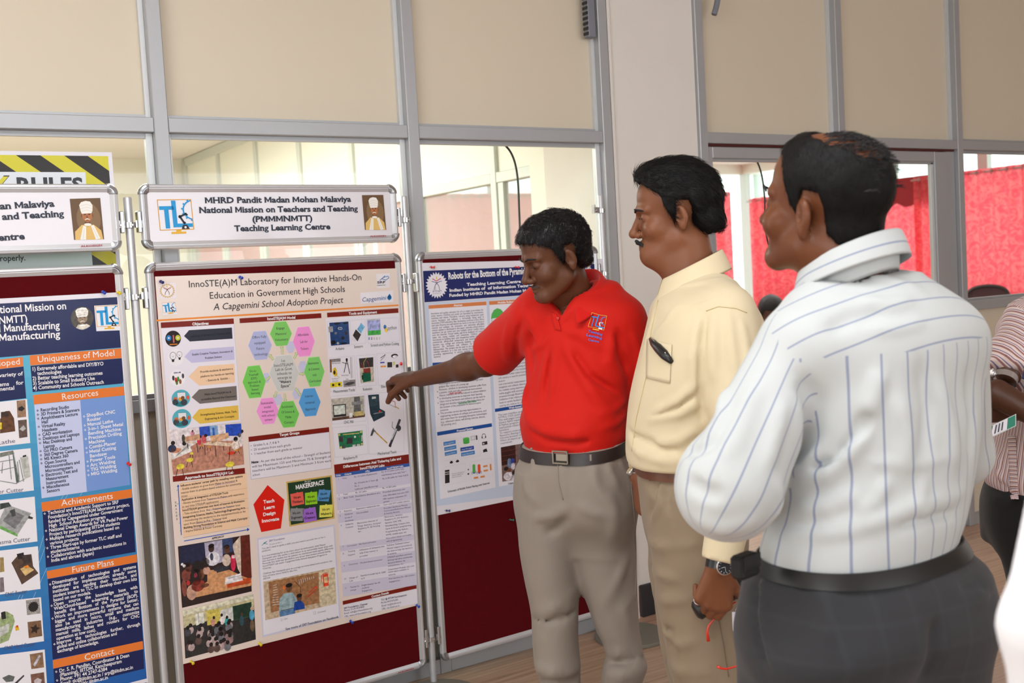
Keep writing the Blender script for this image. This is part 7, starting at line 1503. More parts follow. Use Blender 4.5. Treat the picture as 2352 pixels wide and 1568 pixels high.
    for lg in (legL, legR):
        r = sorted(lg)[0]; shoe(root, (r[1]-.05*math.sin(yy), r[2]+.05*math.cos(yy), 0), psi, M['shoe'])
    adopt(root); return root
cloth_print = print_mat('embroidery_thread', .7, 0)
make_presenter()
# ================================================================ onlooker in the cream shirt
def make_cream():
    d = 2.72; psi = 55
    root = person_root(A(1590, 1100, d), 'man in a plain cream shirt with brown belt, holding spectacles, seen in profile')
    H = Head(A(1549, 490, d), math.radians(57-5), math.radians(-5), math.radians(-3), .965, nose=1.0, cheek=1.03)
    rows = [TR(655, 1530, 1690, d, .80, psi), TR(690, 1500, 1718, d, .62, psi), TR(730, 1488, 1742, d, .60, psi), TR(780, 1477, 1750, d, .60, psi), TR(820, 1467, 1748, d, .62, psi), TR(880, 1452, 1735, d, .66, psi), TR(940, 1443, 1720, d, .72, psi), TR(1000, 1438, 1706, d, .76, psi), TR(1050, 1440, 1698, d, .76, psi), TR(1085, 1456, 1694, d, .74, psi), TR(1110, 1462, 1694, d, .74, psi)]
    hips = [TR(1040, 1462, 1690, d, .76, psi), TR(1085, 1464, 1694, d, .76, psi), TR(1140, 1470, 1706, d, .78, psi), TR(1210, 1482, 1712, d, .72, psi), TR(1260, 1505, 1700, d, .6, psi), TR(1300, 1550, 1670, d, .5, psi)]
    dn, df = d-.09, d+.10
    legN = [TR(1120, 1490, 1706, dn, .95, psi), TR(1210, 1495, 1712, dn, 1, psi), TR(1300, 1500, 1712, dn, 1.05, psi), TR(1400, 1512, 1706, dn, 1.05, psi), TR(1480, 1528, 1706, dn, 1, psi), TR(1568, 1548, 1712, dn, 1, psi), TR(1700, 1570, 1712, dn, 1, psi), TR(1900, 1570, 1712, dn, 1, psi), TR(1950, 1570, 1712, dn, 1, psi)]
    legF = [TR(1120, 1470, 1640, df, .95, psi), TR(1210, 1482, 1650, df, 1, psi), TR(1254, 1489, 1650, df, 1, psi), TR(1300, 1489, 1640, df, 1, psi), TR(1344, 1496, 1640, df, 1, psi), TR(1398, 1505, 1640, df, 1, psi), TR(1482, 1517, 1640, df, 1, psi), TR(1568, 1536, 1650, df, 1, psi), TR(1700, 1545, 1660, df, 1, psi), TR(1850, 1545, 1665, df, 1, psi)]
    shN = A(1668, 722, d-.16); elN = A(1706, 1010, d-.26); wrN = A(1655, 1292, d-.28)
    shF = A(1560, 735, d+.18); elF = A(1545, 960, d+.22); wrF = A(1470, 1092, d+.13)
    nb = A(1590, 655, d); nt = A(1577, 560, d)
    pnN = Vector((.55, .55, .0)).normalized()
    hN = hand_prims(wrN+V3((0, 0, -.006)), Vector(A(1643, 1350, d-.27)-wrN), Vector(FWD)*.9+Vector((0, 0, .1)), 1, [(28, 52, 30), (40, 62, 34), (46, 66, 36), (50, 72, 40)], 9, thumb=(0, 25, 20), scale=1.06)
    hF = hand_prims(wrF, Vector(A(1474, 1170, d+.12)-wrF), Vector(RGT)*1.0+Vector((0, .2, 0)), 1, [(40, 60, 30)]*4, 3, thumb=(0, 15, 20), scale=1.0)
    cN = np.array([p for q in hN for p in q[0]]).mean(0); cF = np.array([p for q in hF for p in q[0]]).mean(0)
    def body(p):
        b = stack(p, inset(rows[1:-1], .026), 2.1); b = smin(b, stack(p, inset(hips[1:], .024), 2.1), .02)
        b = smin(b, rcone(p, shN, shF, .04, .04), .04)
        for s_, e_, w_ in ((shN, elN, wrN), (shF, elF, wrF)): b = smin(b, smin(rcone(p, s_, e_, .040, .036), rcone(p, e_, w_, .038, .028), .02), .02)
        b = smin(b, stack(p, inset(legN[1:], .024), 2.0), .02); b = smin(b, stack(p, inset(legF[1:], .024), 2.0), .02)
        hd = smin(rcone(p, nb, nt, .066, .058), group(p, H.sdf, H.w((0, 0, 0)), .17), .022)
        b = smin(b, smin(hd, rcone(p, A(1502, 586, d), A(1545, 612, d), .028, .034), .03), .006)
        b = smin(b, group(p, lambda q: hand_sdf(q, hN), cN, .15), .012); return smin(b, group(p, lambda q: hand_sdf(q, hF), cF, .15), .012)
    c = np.array(H.w((0, 0, 0))); lo = min(cN[1], c[1])-.14; hi = max(c[1], cN[1])+.13
    xs = axis([(1.35, min(c[0], cN[0])-.13, .012), (min(c[0], cN[0])-.13, max(c[0], cN[0])+.13, .0028), (max(c[0], cN[0])+.13, 2.15, .012)])
    ys = axis([(1.5, lo, .012), (lo, hi, .0028), (hi, 2.4, .012)])
    zs = axis([(.03, cN[2]-.12, .018), (cN[2]-.12, cN[2]+.12, .0030), (cN[2]+.12, c[2]-.18, .012), (c[2]-.18, c[2]+.14, .0025)])
    sdf_obj('body', body, xs, ys, zs, skin_mat('warm_brown_skin', (122, 75, 50), .42), root)
    hm = hair_mat('swept_black_hair', (12, 11, 11), (50, 46, 46), .66, (60, 140, 50))
    line = [(0, .098), (20, .090), (34, .074), (48, .062), (56, .046), (63, .006), (68, -.022), (73, -.024), (77, .034), (100, .034), (107, .012), (114, -.030), (135, -.056), (180, -.062)]
    def ext(p, h):
        h = smin(h, ellip(p, (0, -.088, -.026), (.060, .034, .036)), .025); return smin(h, ellip(p, (0, .010, .112), (.058, .075, .026)), .03)
    hf = lambda p: H.hair(p, .0155, line, .0028, 80, ext)
    ho = sdf_obj('hair', hf, axis([(c[0]-.16, c[0]+.16, .0032)]), axis([(c[1]-.17, c[1]+.16, .0032)]), axis([(c[2]-.11, c[2]+.17, .0032)]), hm, root)
    strands(ho, H, 5200, lambda p: np.stack([p[:, 0]*3, -1+0*p[:, 1], -.2-np.clip(-p[:, 1], 0, .2)*8], 1), .026, .004, .0008, hair_mat('black_locks', (13, 12, 12), (60, 56, 56), .68, (70, 110, 70)), root, .003, 2)
    eyes(H, root, (0, 1, -.1)); bl = mat('black_facial_hair', (18, 15, 15), .7)
    for sx in (-1, 1): hairs_strip('eyebrow', H, [(.012*sx, .0985, .018), (.030*sx, .0965, .0235), (.049*sx, .079, .018)], .0026, bl, root)
    hairs_strip('moustache', H, [(-.027, .087, -.076), (-.021, .095, -.066), (-.010, .1045, -.058), (0, .106, -.057), (.010, .1045, -.058), (.021, .095, -.066), (.027, .087, -.076)], .0042, bl, root, .0022, 9)
    hairs_strip('moustache', H, [(-.026, .087, -.070), (-.012, .1025, -.0635), (0, .1045, -.0625), (.012, .1025, -.0635), (.026, .087, -.070)], .0040, bl, root, .0022, 9)
    sm = cloth_mat('cream_shirt_cotton', (216, 201, 168), .75, 620, .14, .1, .02)
    cuN = elN+(wrN-elN)*.985; axN = (wrN-elN)/np.linalg.norm(wrN-elN); cuF = elF+(wrF-elF)*.93; axF = (wrF-elF)/np.linalg.norm(wrF-elF)
    def sh0(p, cutz=None):
        b = stack(p, rows, 2.2); b = smin(b, rcone(p, A(1650, 700, d-.13), A(1570, 712, d+.15), .052, .052), .06); b = smin(b, rcone(p, A(1622, 655, d-.04), A(1580, 662, d+.06), .040, .040), .06)
        s1 = smin(rcone(p, shN, elN, .071, .062), rcone(p, elN, cuN+axN*.03, .060, .042), .03); s1 = smax(s1, (p-cuN)@axN, .003)
        s2 = smin(rcone(p, shF, elF, .066, .056), rcone(p, elF, cuF+axF*.03, .055, .042), .03); s2 = smax(s2, (p-cuF)@axF, .003)
        if cutz is not None: b = smax(b, cutz-p[:, 2], .005)
        return smin(smin(b, s1, .022), s2, .022)
    T = lambda pts, w, h: tfold(sh0, pts, w, h, 1.9, 3.4)
    fl = [T([(1622, 720), (1612, 800), (1608, 880), (1612, 960)], .008, -.010), T([(1600, 740), (1590, 820), (1596, 900)], .010, .007), T([(1640, 720), (1638, 800), (1640, 880)], .012, .006), T([(1672, 720), (1680, 790), (1690, 860)], .012, .007), T([(1700, 730), (1714, 800), (1722, 870)], .011, .006),
          T([(1600, 880), (1560, 920), (1500, 950)], .011, .008), T([(1604, 925), (1560, 950), (1490, 965)], .011, .008), T([(1600, 900), (1550, 940), (1495, 958)], .008, -.006), T([(1606, 980), (1560, 1010), (1500, 1020)], .013, .006), T([(1445, 1010), (1470, 1040), (1520, 1056), (1600, 1058)], .013, .007), T([(1442, 985), (1490, 1015), (1560, 1036)], .010, -.006), T([(1530, 650), (1500, 740), (1476, 820)], .012, .005), T([(1560, 700), (1530, 740), (1500, 780)], .009, .004), T([(1640, 690), (1600, 706), (1640, 702)], .007, .003)]
    ff = fold_fn(fl); bt = rows[-1][0]+.056; nc = V3(nb)
    def sh(p):
        s = sh0(p, bt)-ff(p)-.0012*bark(p, 34); return smax(s, -rcone(p, nb-V3((0, 0, .01)), nt+V3((0, 0, .05)), .066, .07), .004)
    so = sdf_obj('shirt', sh, axis([(1.35, 2.15, .0058)]), axis([(1.45, 2.35, .0058)]), axis([(.60, 1.5, .0058)]), sm, root)
    strip_collar('collar', nc+V3((.0, .0, 0)), psi-4, .071, .071, nc[2]+.052, sm, root, band=.055, drop=.052, tip=.088, flare=.020, gap=20, back_up=.030, tilt=(-.05, 0), tipout=.35)
    sd = mat('cream_stitching', (206, 186, 140), .8)
    seam(so, [(1622, 714), (1650, 704), (1690, 708), (1720, 720)], .0011, sd, root, 'shoulder_seam'); seam(so, [(1512, 690), (1496, 760), (1486, 860), (1462, 960), (1450, 1050)], .0012, sd, root, 'placket_seam')
    pk = surf_patch('pocket', so, [(1488, 778), (1545, 792), (1540, 880), (1486, 868)], 8, 10, sm, root, .0022, solid=.0012)
    wm = mat('white_button', (226, 220, 204), .3)
    # spectacle case clipped in the pocket
    pp = [trace(sh, x, y, 1.9, 3.4) for x, y in ((1492, 778), (1500, 788), (1512, 800), (1526, 815), (1540, 830))]; o = empty('clip_case', tuple(pp[0]), label='black clip-on case sticking out of the cream shirt pocket', cat='case'); nF = -V3(FWD)*.010
    MB().tube([tuple(q_+nF-pp[0]) for q_ in pp], [.0035, .009, .012, .012, .006], 14).build('case_body', M['dark_plastic'], o, smooth=True)
    MB().tube([tuple(q_+nF*2.2-pp[0]+V3((0, 0, .004))) for q_ in pp[:4]], [.0012, .0016, .0016, .0012], 8).build('clip', M['steel'], o, smooth=True)
    tm = cloth_mat('khaki_trouser_cloth', (138, 121, 100), .7, 1100, .06, .12, .02)
    def tr0(p): b = stack(p, hips, 2.2); b = smin(b, stack(p, legN, 2.05), .03); return smin(b, stack(p, legF, 2.05), .03)
    T = lambda pts, w, h: tfold(tr0, pts, w, h, 1.9, 3.4)
    tf = [T([(1510, 1112), (1504, 1150), (1490, 1185)], .008, -.009), T([(1530, 1112), (1532, 1140), (1535, 1170)], .007, -.008), T([(1520, 1112), (1515, 1160), (1500, 1195)], .010, .006), T([(1535, 1160), (1542, 1210), (1550, 1255)], .006, .004), T([(1490, 1240), (1520, 1256), (1600, 1250)], .013, .006), T([(1492, 1290), (1520, 1320), (1560, 1330)], .013, .007), T([(1500, 1350), (1530, 1380), (1580, 1375)], .013, .006), T([(1524, 1500), (1560, 1540), (1640, 1540)], .016, .008), T([(1520, 1440), (1560, 1480), (1600, 1470)], .012, .006), T([(1670, 1430), (1686, 1490), (1700, 1540)], .009, .005), T([(1500, 1380), (1540, 1450), (1548, 1520)], .010, -.006)]
    tff = fold_fn([(a, b, c*1.5) for a, b, c in tf]); zt = hips[1][0]+.042
    to = sdf_obj('trousers', lambda p: smax(smax(tr0(p)-tff(p)-.001*bark(p, 30), p[:, 2]-zt, .003), .05-p[:, 2], .004), axis([(1.35, 2.1, .0075)]), axis([(1.45, 2.35, .0075)]), axis([(.03, .5, .014), (.5, zt+.02, .0075)]), tm, root)
    bb = mat('brown_belt_leather', (96, 54, 30), .4); band_mesh('belt', None, zt-.034, zt+.004, hips, .002, bb, root, th=.004)
    seam(to, [(1492, 1076), (1496, 1110)], .0036, tm, root, 'belt_loop', .005); seam(to, [(1651, 1420), (1662, 1480), (1676, 1568)], .0011, mat('dark_seam', (120, 104, 84), .8), root, 'seam')
    # wristwatches, ring
    def watch(w, ax, dial_dir, label, strap, col, r=.031, sc=1.0):
        ax = Vector(ax).normalized(); dd = Vector(dial_dir); dd = (dd-ax*dd.dot(ax)).normalized(); s = ax.cross(dd); w = Vector(w)
        o = empty('wristwatch', tuple(w), label=label, cat='wristwatch'); B = Matrix((s, ax, dd)).transposed(); o.rotation_euler = B.to_euler()
        ring = [(r*1.02*math.cos(2*PI*k/28), 0, r*.9*math.sin(2*PI*k/28)) for k in range(28)]
        vs = []; fs = []
        for x, _, z in ring:
            for (f_, y) in ((1, -.009), (1.07, -.009), (1.07, .009), (1, .009)): vs.append((x*f_, y, z*f_))
        for k in range(28):
            for j in range(4): fs.append((k*4+j, ((k+1) % 28)*4+j, ((k+1) % 28)*4+(j+1) % 4, k*4+(j+1) % 4))
        recalc(mesh('strap', vs, fs, strap, o)); z0 = r*.9
        dl = MB().lathe([(.0175*sc, z0-.002), (.0190*sc, z0+.001), (.0190*sc, z0+.006), (.0165*sc, z0+.0085)], n=28).build('case', M['steel'], o); smooth_by_angle(dl)
        MB().lathe([(.016*sc, z0+.0086), (.0158*sc, z0+.0089)], n=28).build('dial', mat('watch_dial', col, .3, coat=.6), o)
        mb = MB()
        for k in range(12): a = 2*PI*k/12; mb.tube([(.0115*sc*math.cos(a), .0115*sc*math.sin(a), z0+.0094), (.0148*sc*math.cos(a), .0148*sc*math.sin(a), z0+.0094)], .0005, 4)
        mb.tube([(0, 0, z0+.0096), (.008, .004, z0+.0096)], .0005, 4).tube([(0, 0, z0+.0096), (-.004, .011, z0+.0096)], .0004, 4); mb.build('hour_markers', M['alu_light'], o, kind='stuff'); return o
    watch(wrN+axN*.004, axN, -Vector(FWD)+Vector((0, 0, -.35)), 'round dark-dialled wristwatch below the cream shirt cuff', M['dark_plastic'], (46, 44, 48), .030)
    watch(wrF+V3((0, 0, -.004)), axF, Vector((-.85, .2, .1)), 'gold and steel wristwatch on the far wrist of the cream shirt man', M['steel'], (214, 190, 120), .029, .85)
    globals()['watch'] = watch
    rg = hN[5][0]; a, b = Vector(hN[7][0][0]), Vector(hN[7][0][1]); cc = a.lerp(b, .5); ax = (b-a).normalized(); u = ax.orthogonal().normalized(); v = ax.cross(u)
    ro = MB().tube([tuple((u*math.cos(t)+v*math.sin(t))*.0100) for t in [2*PI*k/24 for k in range(24)]], .0014, 8, closed=True).build('ring', M['steel'], None, loc=tuple(cc), smooth=True); tag(ro, 'silver ring on the little finger of the hand holding spectacles', 'ring')
    # black case and red-armed spectacles held in the near hand
    ctr = A(1650, 1375, d-.235)
    cs = empty('spectacle_case', tuple(ctr), label='black spectacle case gripped in the near hand of the cream shirt man', cat='spectacle case')
    p0, p1 = Vector(A(1596, 1405, d-.215)-ctr), Vector(A(1716, 1335, d-.20)-ctr)
    MB().tube([tuple(p0), tuple(p0.lerp(p1, .04)), tuple(p0.lerp(p1, .96)), tuple(p1)], [.015, .0225, .0225, .016], 20).build('case_body', mat('black_leatherette', (24, 25, 28), .38, bump=.1, bscale=300), cs, smooth=True)
    sp = empty('spectacles', tuple(A(1690, 1450, d-.21)), label='spectacles with thin red temple arms hanging from the hand', cat='spectacles')
    rd = mat('red_spectacle_plastic', (206, 44, 22), .3, coat=.4); q = lambda x, y, e=0: tuple(A(x, y, d-.22+e)-A(1690, 1450, d-.21))
    MB().tube([q(1690, 1382), q(1664, 1400), q(1642, 1418), q(1628, 1436), q(1624, 1452), q(1627, 1472)], [.0018, .0020, .0022, .0026, .0032, .0042], 10).build('temple_arm', rd, sp, smooth=True)
    MB().tube([q(1712, 1522), q(1690, 1530), q(1668, 1536), q(1655, 1534), q(1647, 1530)], [.0018, .0020, .0024, .003, .0036], 10).build('temple_arm', rd, sp, smooth=True)
    for (cx, cy) in ((1704, 1412), (1716, 1480)):
        e_ = [q(cx+17*math.cos(t), cy+26*math.sin(t)) for t in [2*PI*k/24 for k in range(24)]]
        MB().tube(e_, .0013, 6, closed=True).build('rim', M['steel'], sp, smooth=True)
    MB().tube([q(1706, 1438), q(1703, 1446), q(1710, 1455)], .0012, 6).build('bridge', M['steel'], sp, smooth=True)
    MB().box(-.009, .009, -.0008, .0008, -.022, .022, .0004).build('price_tag', M['paper'], sp, loc=q(1691, 1426, -.012), rz=math.radians(-35))
    yy = math.radians(psi)
    for lg in (legN, legF):
        r = sorted(lg)[0]; shoe(root, (r[1]-.06*math.sin(yy), r[2]+.06*math.cos(yy), 0), psi, M['shoe'])
    adopt(root)
make_cream()
# ================================================================ striped cloth: stripes follow the panels of the garment
def stripe_mat(name, base, col, period, width, col2=None, rough=.78, fuzz=.25):
    m = cloth_mat(name, base, rough, 800, .10, .1, .015); nt = m.node_tree; b = nt.nodes['Principled BSDF']; src = b.inputs['Base Color'].links[0].from_socket
    a = nt.nodes.new('ShaderNodeAttribute'); a.attribute_name = 'st'; a.attribute_type = 'GEOMETRY'
    dv = nt.nodes.new('ShaderNodeMath'); dv.operation = 'DIVIDE'; dv.inputs[1].default_value = period; fr = nt.nodes.new('ShaderNodeMath'); fr.operation = 'FRACT'
    nt.links.new(a.outputs['Fac'], dv.inputs[0]); nt.links.new(dv.outputs[0], fr.inputs[0])
    def stripe(c0, w, colr, src):
        s = nt.nodes.new('ShaderNodeMath'); s.operation = 'SUBTRACT'; s.inputs[1].default_value = c0; ab = nt.nodes.new('ShaderNodeMath'); ab.operation = 'ABSOLUTE'
        mr = nt.nodes.new('ShaderNodeMapRange'); mr.inputs['From Min'].default_value = w*.5*(1+fuzz); mr.inputs['From Max'].default_value = w*.5*(1-fuzz)
        nt.links.new(fr.outputs[0], s.inputs[0]); nt.links.new(s.outputs[0], ab.inputs[0]); nt.links.new(ab.outputs[0], mr.inputs['Value'])
        mx = nt.nodes.new('ShaderNodeMix'); mx.data_type = 'RGBA'; mx.inputs['B'].default_value = lin(colr); nt.links.new(mr.outputs[0], mx.inputs['Factor']); nt.links.new(src, mx.inputs['A']); return mx.outputs['Result']
    src = stripe(.5, width/period, col, src)
    if col2: src = stripe(.12, width*.5/period, col2, src)
    nt.links.new(src, b.inputs['Base Color']); return m
def set_stripe(o, fn):
    """fn(face centres, corner points) -> stripe coordinate per corner"""
    me = o.data; n = len(me.vertices); co = np.empty(n*3, np.float32); me.vertices.foreach_get('co', co); co = co.reshape(-1, 3); li = np.empty(len(me.loops), np.int32); me.loops.foreach_get('vertex_index', li)
    q = li.reshape(-1, 4); P = co[q]; c = P.mean(1); v = fn(c, P); at = me.attributes.new('st', 'FLOAT', 'CORNER'); at.data.foreach_set('value', v.astype(np.float32).ravel())
def around(P, a, b, ref):
    ax = (b-a)/np.linalg.norm(b-a); u = ref-ax*(ref@ax); u = u/np.linalg.norm(u); v = np.cross(ax, u); q = P-a; return np.arctan2(q@v, q@u)
# ================================================================ onlooker in the white striped shirt, nearest
def make_white():
    d = 1.86; psi = 4
    root = person_root(A(2010, 1100, d), 'man in a white shirt with thin blue stripes and dark grey trousers, seen from behind')
    H = Head(A(1889, 474, d-.02), math.radians(11), math.radians(12), math.radians(-5), .985, nose=.98, cheek=1.05)
    rows = [TR(640, 1880, 2110, d, .80, psi), TR(690, 1810, 2185, d, .66, psi), TR(740, 1790, 2244, d, .56, psi), TR(800, 1776, 2268, d, .56, psi), TR(860, 1776, 2277, d, .58, psi), TR(930, 1784, 2277, d, .62, psi), TR(1000, 1790, 2268, d, .66, psi), TR(1080, 1786, 2250, d, .70, psi), TR(1150, 1770, 2236, d, .72, psi), TR(1205, 1748, 2226, d, .72, psi), TR(1250, 1738, 2214, d, .70, psi), TR(1290, 1745, 2205, d, .68, psi)]
    hips = [TR(1190, 1752, 2205, d, .68, psi), TR(1250, 1738, 2214, d, .70, psi), TR(1310, 1728, 2250, d, .72, psi), TR(1372, 1716, 2274, d, .70, psi), TR(1430, 1700, 2286, d, .66, psi), TR(1500, 1720, 2268, d, .56, psi), TR(1570, 1780, 2200, d, .44, psi)]
    legL = [TR(1330, 1716, 2010, d, .9, psi), TR(1430, 1698, 2015, d, .95, psi), TR(1500, 1696, 2010, d, 1, psi), TR(1600, 1696, 1985, d, 1, psi), TR(1900, 1735, 1960, d, 1, psi), TR(2200, 1770, 1960, d, 1, psi), TR(2530, 1775, 1965, d, 1, psi)]
    legR = [TR(1330, 1985, 2262, d, .9, psi), TR(1430, 1985, 2284, d, .95, psi), TR(1500, 1990, 2272, d, 1, psi), TR(1600, 2000, 2262, d, 1, psi), TR(1900, 2010, 2240, d, 1, psi), TR(2200, 2030, 2220, d, 1, psi), TR(2530, 2030, 2215, d, 1, psi)]
    shL = A(1822, 800, d-.09); elL = A(1672, 1125, d-.16); wrL = A(1790, 1040, d+.16); shR = A(2180, 790, d+.10); elR = A(2200, 1040, d+.26); wrR = A(2050, 1020, d+.34)
    nb = A(1938, 660, d-.01); nt = A(1918, 570, d-.03)
    def body(p):
        b = stack(p, inset(rows[1:-1], .045), 2.1); b = smin(b, stack(p, inset(hips[1:], .034), 2.1), .02); b = smin(b, rcone(p, shL, shR, .040, .040), .02)
        for s_, e_, w_ in ((shL, elL, wrL), (shR, elR, wrR)): b = smin(b, smin(rcone(p, s_, e_, .045, .038), rcone(p, e_, w_, .038, .028), .02), .02)
        b = smin(b, stack(p, inset(legL[1:], .026), 2.0), .02); b = smin(b, stack(p, inset(legR[1:], .026), 2.0), .02)
        b = smin(b, smin(rcone(p, nb, nt, .066, .062), group(p, H.sdf, H.w((0, 0, 0)), .18), .03), .006)
        return smin(b, group(p, lambda q: hand_sdf(q, hp), cH, .15), .012)
    hp = hand_prims(wrL, Vector((1, .3, .1)), Vector((0, -1, 0)), 1, [(20, 30, 20)]*4, 4); cH = np.array([p for q in hp for p in q[0]]).mean(0)
    c = np.array(H.w((0, 0, 0)))
    xs = axis([(1.0, c[0]-.13, .012), (c[0]-.13, c[0]+.13, .0028), (c[0]+.13, 1.95, .012)]); ys = axis([(.85, c[1]-.14, .012), (c[1]-.14, c[1]+.15, .0028), (c[1]+.15, 1.75, .010)]); zs = axis([(.03, 1.0, .018), (1.0, c[2]-.18, .010), (c[2]-.18, c[2]+.15, .0026)])
    sdf_obj('body', body, xs, ys, zs, skin_mat('dark_brown_skin', (104, 60, 36), .36), root)
    line = [(0, .095), (20, .092), (36, .084), (50, .060), (58, .030), (64, -.010), (68, -.036), (73, -.038), (77, .034), (100, .034), (107, .012), (114, -.034), (140, -.066), (180, -.078)]
    bald = lambda p: ellip(p, (0, -.045, .125), (.045, .080, .050))-.006*bark(p, 130)
    ho = sdf_obj('hair', lambda p: H.hair(p, .0080, line, .0016, 60, None, bald), axis([(c[0]-.16, c[0]+.16, .0034)]), axis([(c[1]-.17, c[1]+.16, .0034)]), axis([(c[2]-.13, c[2]+.17, .0034)]), hair_mat('black_cropped_hair', (8, 7, 7), (22, 19, 19), .62, (150, 150, 60)), root)
    strands(ho, H, 4200, lambda p: np.stack([p[:, 0]*2, -.5+0*p[:, 1], -1+0*p[:, 1]], 1), .014, .0016, .0006, hair_mat('cropped_black_locks', (9, 8, 8), (26, 23, 23), .68, (90, 90, 90)), root, .001, 3)
    # sparse wisps over the bald crown
    mb = MB(); rr = random.Random(11)
    for k in range(1100):
        x = rr.uniform(-.052, .052); y = rr.uniform(-.105, .06); zt_ = .04+.083*math.sqrt(max(0, 1-(x/.074)**2-((y+.018)/.1)**2))+.001
        a = Vector((x, y, zt_)); dr = Vector((rr.uniform(-.4, .4)*.3+.5, -.8, rr.uniform(.0, .3)))*.020
        mb.tube([tuple(H.w(a)), tuple(H.w(a+dr*.5+Vector((0, 0, .0016)))), tuple(H.w(a+dr+Vector((0, 0, rr.uniform(-.003, .0015)))))], [.0006, .0006, .0002], 4)
    mb.build('hair_wisps', mat('thin_black_hair', (16, 13, 13), .6), root, kind='stuff')
    eyes(H, root, (0, 1, 0)); bl = mat('black_brow', (16, 13, 13), .7)
    for sx in (-1, 1): hairs_strip('eyebrow', H, [(.012*sx, .099, .019), (.030*sx, .099, .0255), (.048*sx, .083, .020)], .0022, bl, root)
    sm = stripe_mat('white_striped_cotton', (192, 196, 196), (140, 148, 170), .044, .0034)
    upA = (elL-shL)/np.linalg.norm(elL-shL)
    def sleeve(p):
        s = smin(rcone(p, A(1830, 800, d-.08), elL, .066, .076), rcone(p, elL, wrL, .072, .05), .03); return smin(s, ellip(p, A(1632, 1095, d-.10), (.050, .05, .060)), .04)
    def trunk(p):
        b = stack(p, rows, 2.15); b = smin(b, rcone(p, A(1850, 795, d-.10), A(2165, 790, d+.06), .064, .064), .05)
        b = smin(b, rcone(p, A(1890, 712, d-.05), A(2035, 712, d+.01), .050, .052), .06); b = smin(b, ellip(p, A(2060, 785, d-.02), (.15, .10, .08)), .06); return b
    def sleeveR(p): return smin(rcone(p, shR, elR, .066, .062), rcone(p, elR, wrR, .06, .045), .03)
    def sh0(p): return smin(smin(trunk(p), sleeve(p), .016), sleeveR(p), .03)
    T = lambda pts, w, h: tfold(sh0, pts, w, h, 1.1, 2.6)
    fl = [T([(1838, 870), (1866, 925), (1858, 985), (1830, 1050)], .016, -.022), T([(1830, 1110), (1900, 1085), (1950, 1040), (1990, 980)], .014, .013), T([(1850, 1085), (1920, 1060), (1975, 990), (1995, 940)], .010, -.012), T([(1990, 960), (2010, 900), (2020, 850)], .014, .010), T([(1815, 1088), (1850, 1070), (1880, 1020)], .012, .010), T([(1830, 1175), (1900, 1165), (1980, 1130)], .016, .008), T([(1900, 1210), (2000, 1200), (2100, 1160), (2210, 1130)], .014, .010), T([(1800, 1230), (1900, 1225), (1980, 1215)], .012, .009),
          T([(2120, 1100), (2110, 1150), (2130, 1200)], .012, .007), T([(2060, 900), (2080, 1000), (2075, 1090)], .018, .008), T([(2150, 860), (2180, 980), (2190, 1080)], .018, .008), T([(2225, 850), (2235, 950), (2228, 1050)], .014, -.007), T([(2110, 820), (2130, 930), (2125, 1040)], .014, -.006), T([(1735, 880), (1700, 980), (1660, 1060)], .018, .008), T([(1800, 920), (1780, 1000), (1760, 1080)], .014, .008), T([(1660, 890), (1655, 960), (1620, 1010)], .012, .008), T([(1650, 1010), (1610, 1035), (1575, 1040)], .010, -.009),
          T([(1580, 1100), (1620, 1130), (1660, 1135)], .012, -.008), T([(1600, 1190), (1660, 1215), (1740, 1190)], .014, .008), T([(1780, 1100), (1790, 1150), (1775, 1190)], .010, .008), T([(1970, 690), (2040, 700), (2100, 690)], .012, .008), T([(1900, 760), (1960, 730), (2030, 725)], .014, -.006), T([(2000, 640), (2060, 650), (2120, 670)], .010, .006), T([(1995, 760), (2060, 755), (2120, 740)], .010, .006), T([(1960, 1180), (2010, 1150), (2040, 1100)], .012, .008), T([(2060, 1210), (2130, 1190), (2200, 1175)], .009, -.007), T([(2000, 1060), (2090, 1070), (2180, 1050)], .010, .005)]
    ff = fold_fn(fl)
    tl = lambda p: np.clip((p[:, 0]-rows[5][1])/.2, -1.2, 1.2)*.016
    zb = rows[-2][0]
    def sh(p):
        s = sh0(p)-ff(p)-.0016*bark(p, 26); s = smax(s, -rcone(p, nb-V3((0, 0, .01)), nt+V3((0, 0, .06)), .072, .082), .004); return smax(s, zb-.062+tl(p)-p[:, 2], .010)
    so = sdf_obj('striped_shirt', sh, axis([(.98, 1.98, .0062)]), axis([(.85, 1.8, .0062)]), axis([(zb-.03, 1.56, .0062)]), sm, root)
    zy = A(2030, 800, d-.12)[2]; cx, cy = rows[5][1], rows[5][2]; sl = A(1790, 830, d-.2); 
    def st(cc, P):
        slv = (sleeve(cc) < trunk(cc)+.004); slR = sleeveR(cc) < trunk(cc)-.004; th = math.radians(psi)
        u = (P[..., 0]-cx)*math.cos(th)+(P[..., 1]-cy)*math.sin(th); v = -(P[..., 0]-cx)*math.sin(th)+(P[..., 1]-cy)*math.cos(th)
        lat = np.arctan2(u, -v)*.17; yk = (P[..., 2]-zy)+.10*np.abs(u)*0+v*.65
        sv = around(P.reshape(-1, 3), shL, elL, V3((0, -1, 0))).reshape(P.shape[:2])*.085
        back = cc[:, 2] < zy+.0*cc[:, 0]+.03*((cc[:, 0]-cx))
        vv = np.where(back[:, None], lat, yk); vv = np.where(slv[:, None], sv, vv); sR = around(P.reshape(-1, 3), shR, elR, V3((0, -1, 0))).reshape(P.shape[:2])*.085; return np.where(slR[:, None], sR, vv)+10.0
    set_stripe(so, st)
    co_ = strip_collar('collar', V3(nb)+V3((.004, -.012, 0)), psi+8, .078, .078, nb[2]+.060, sm, root, band=.07, drop=.044, tip=.07, flare=.012, gap=18, back_up=.026, tilt=(-.10, .0))
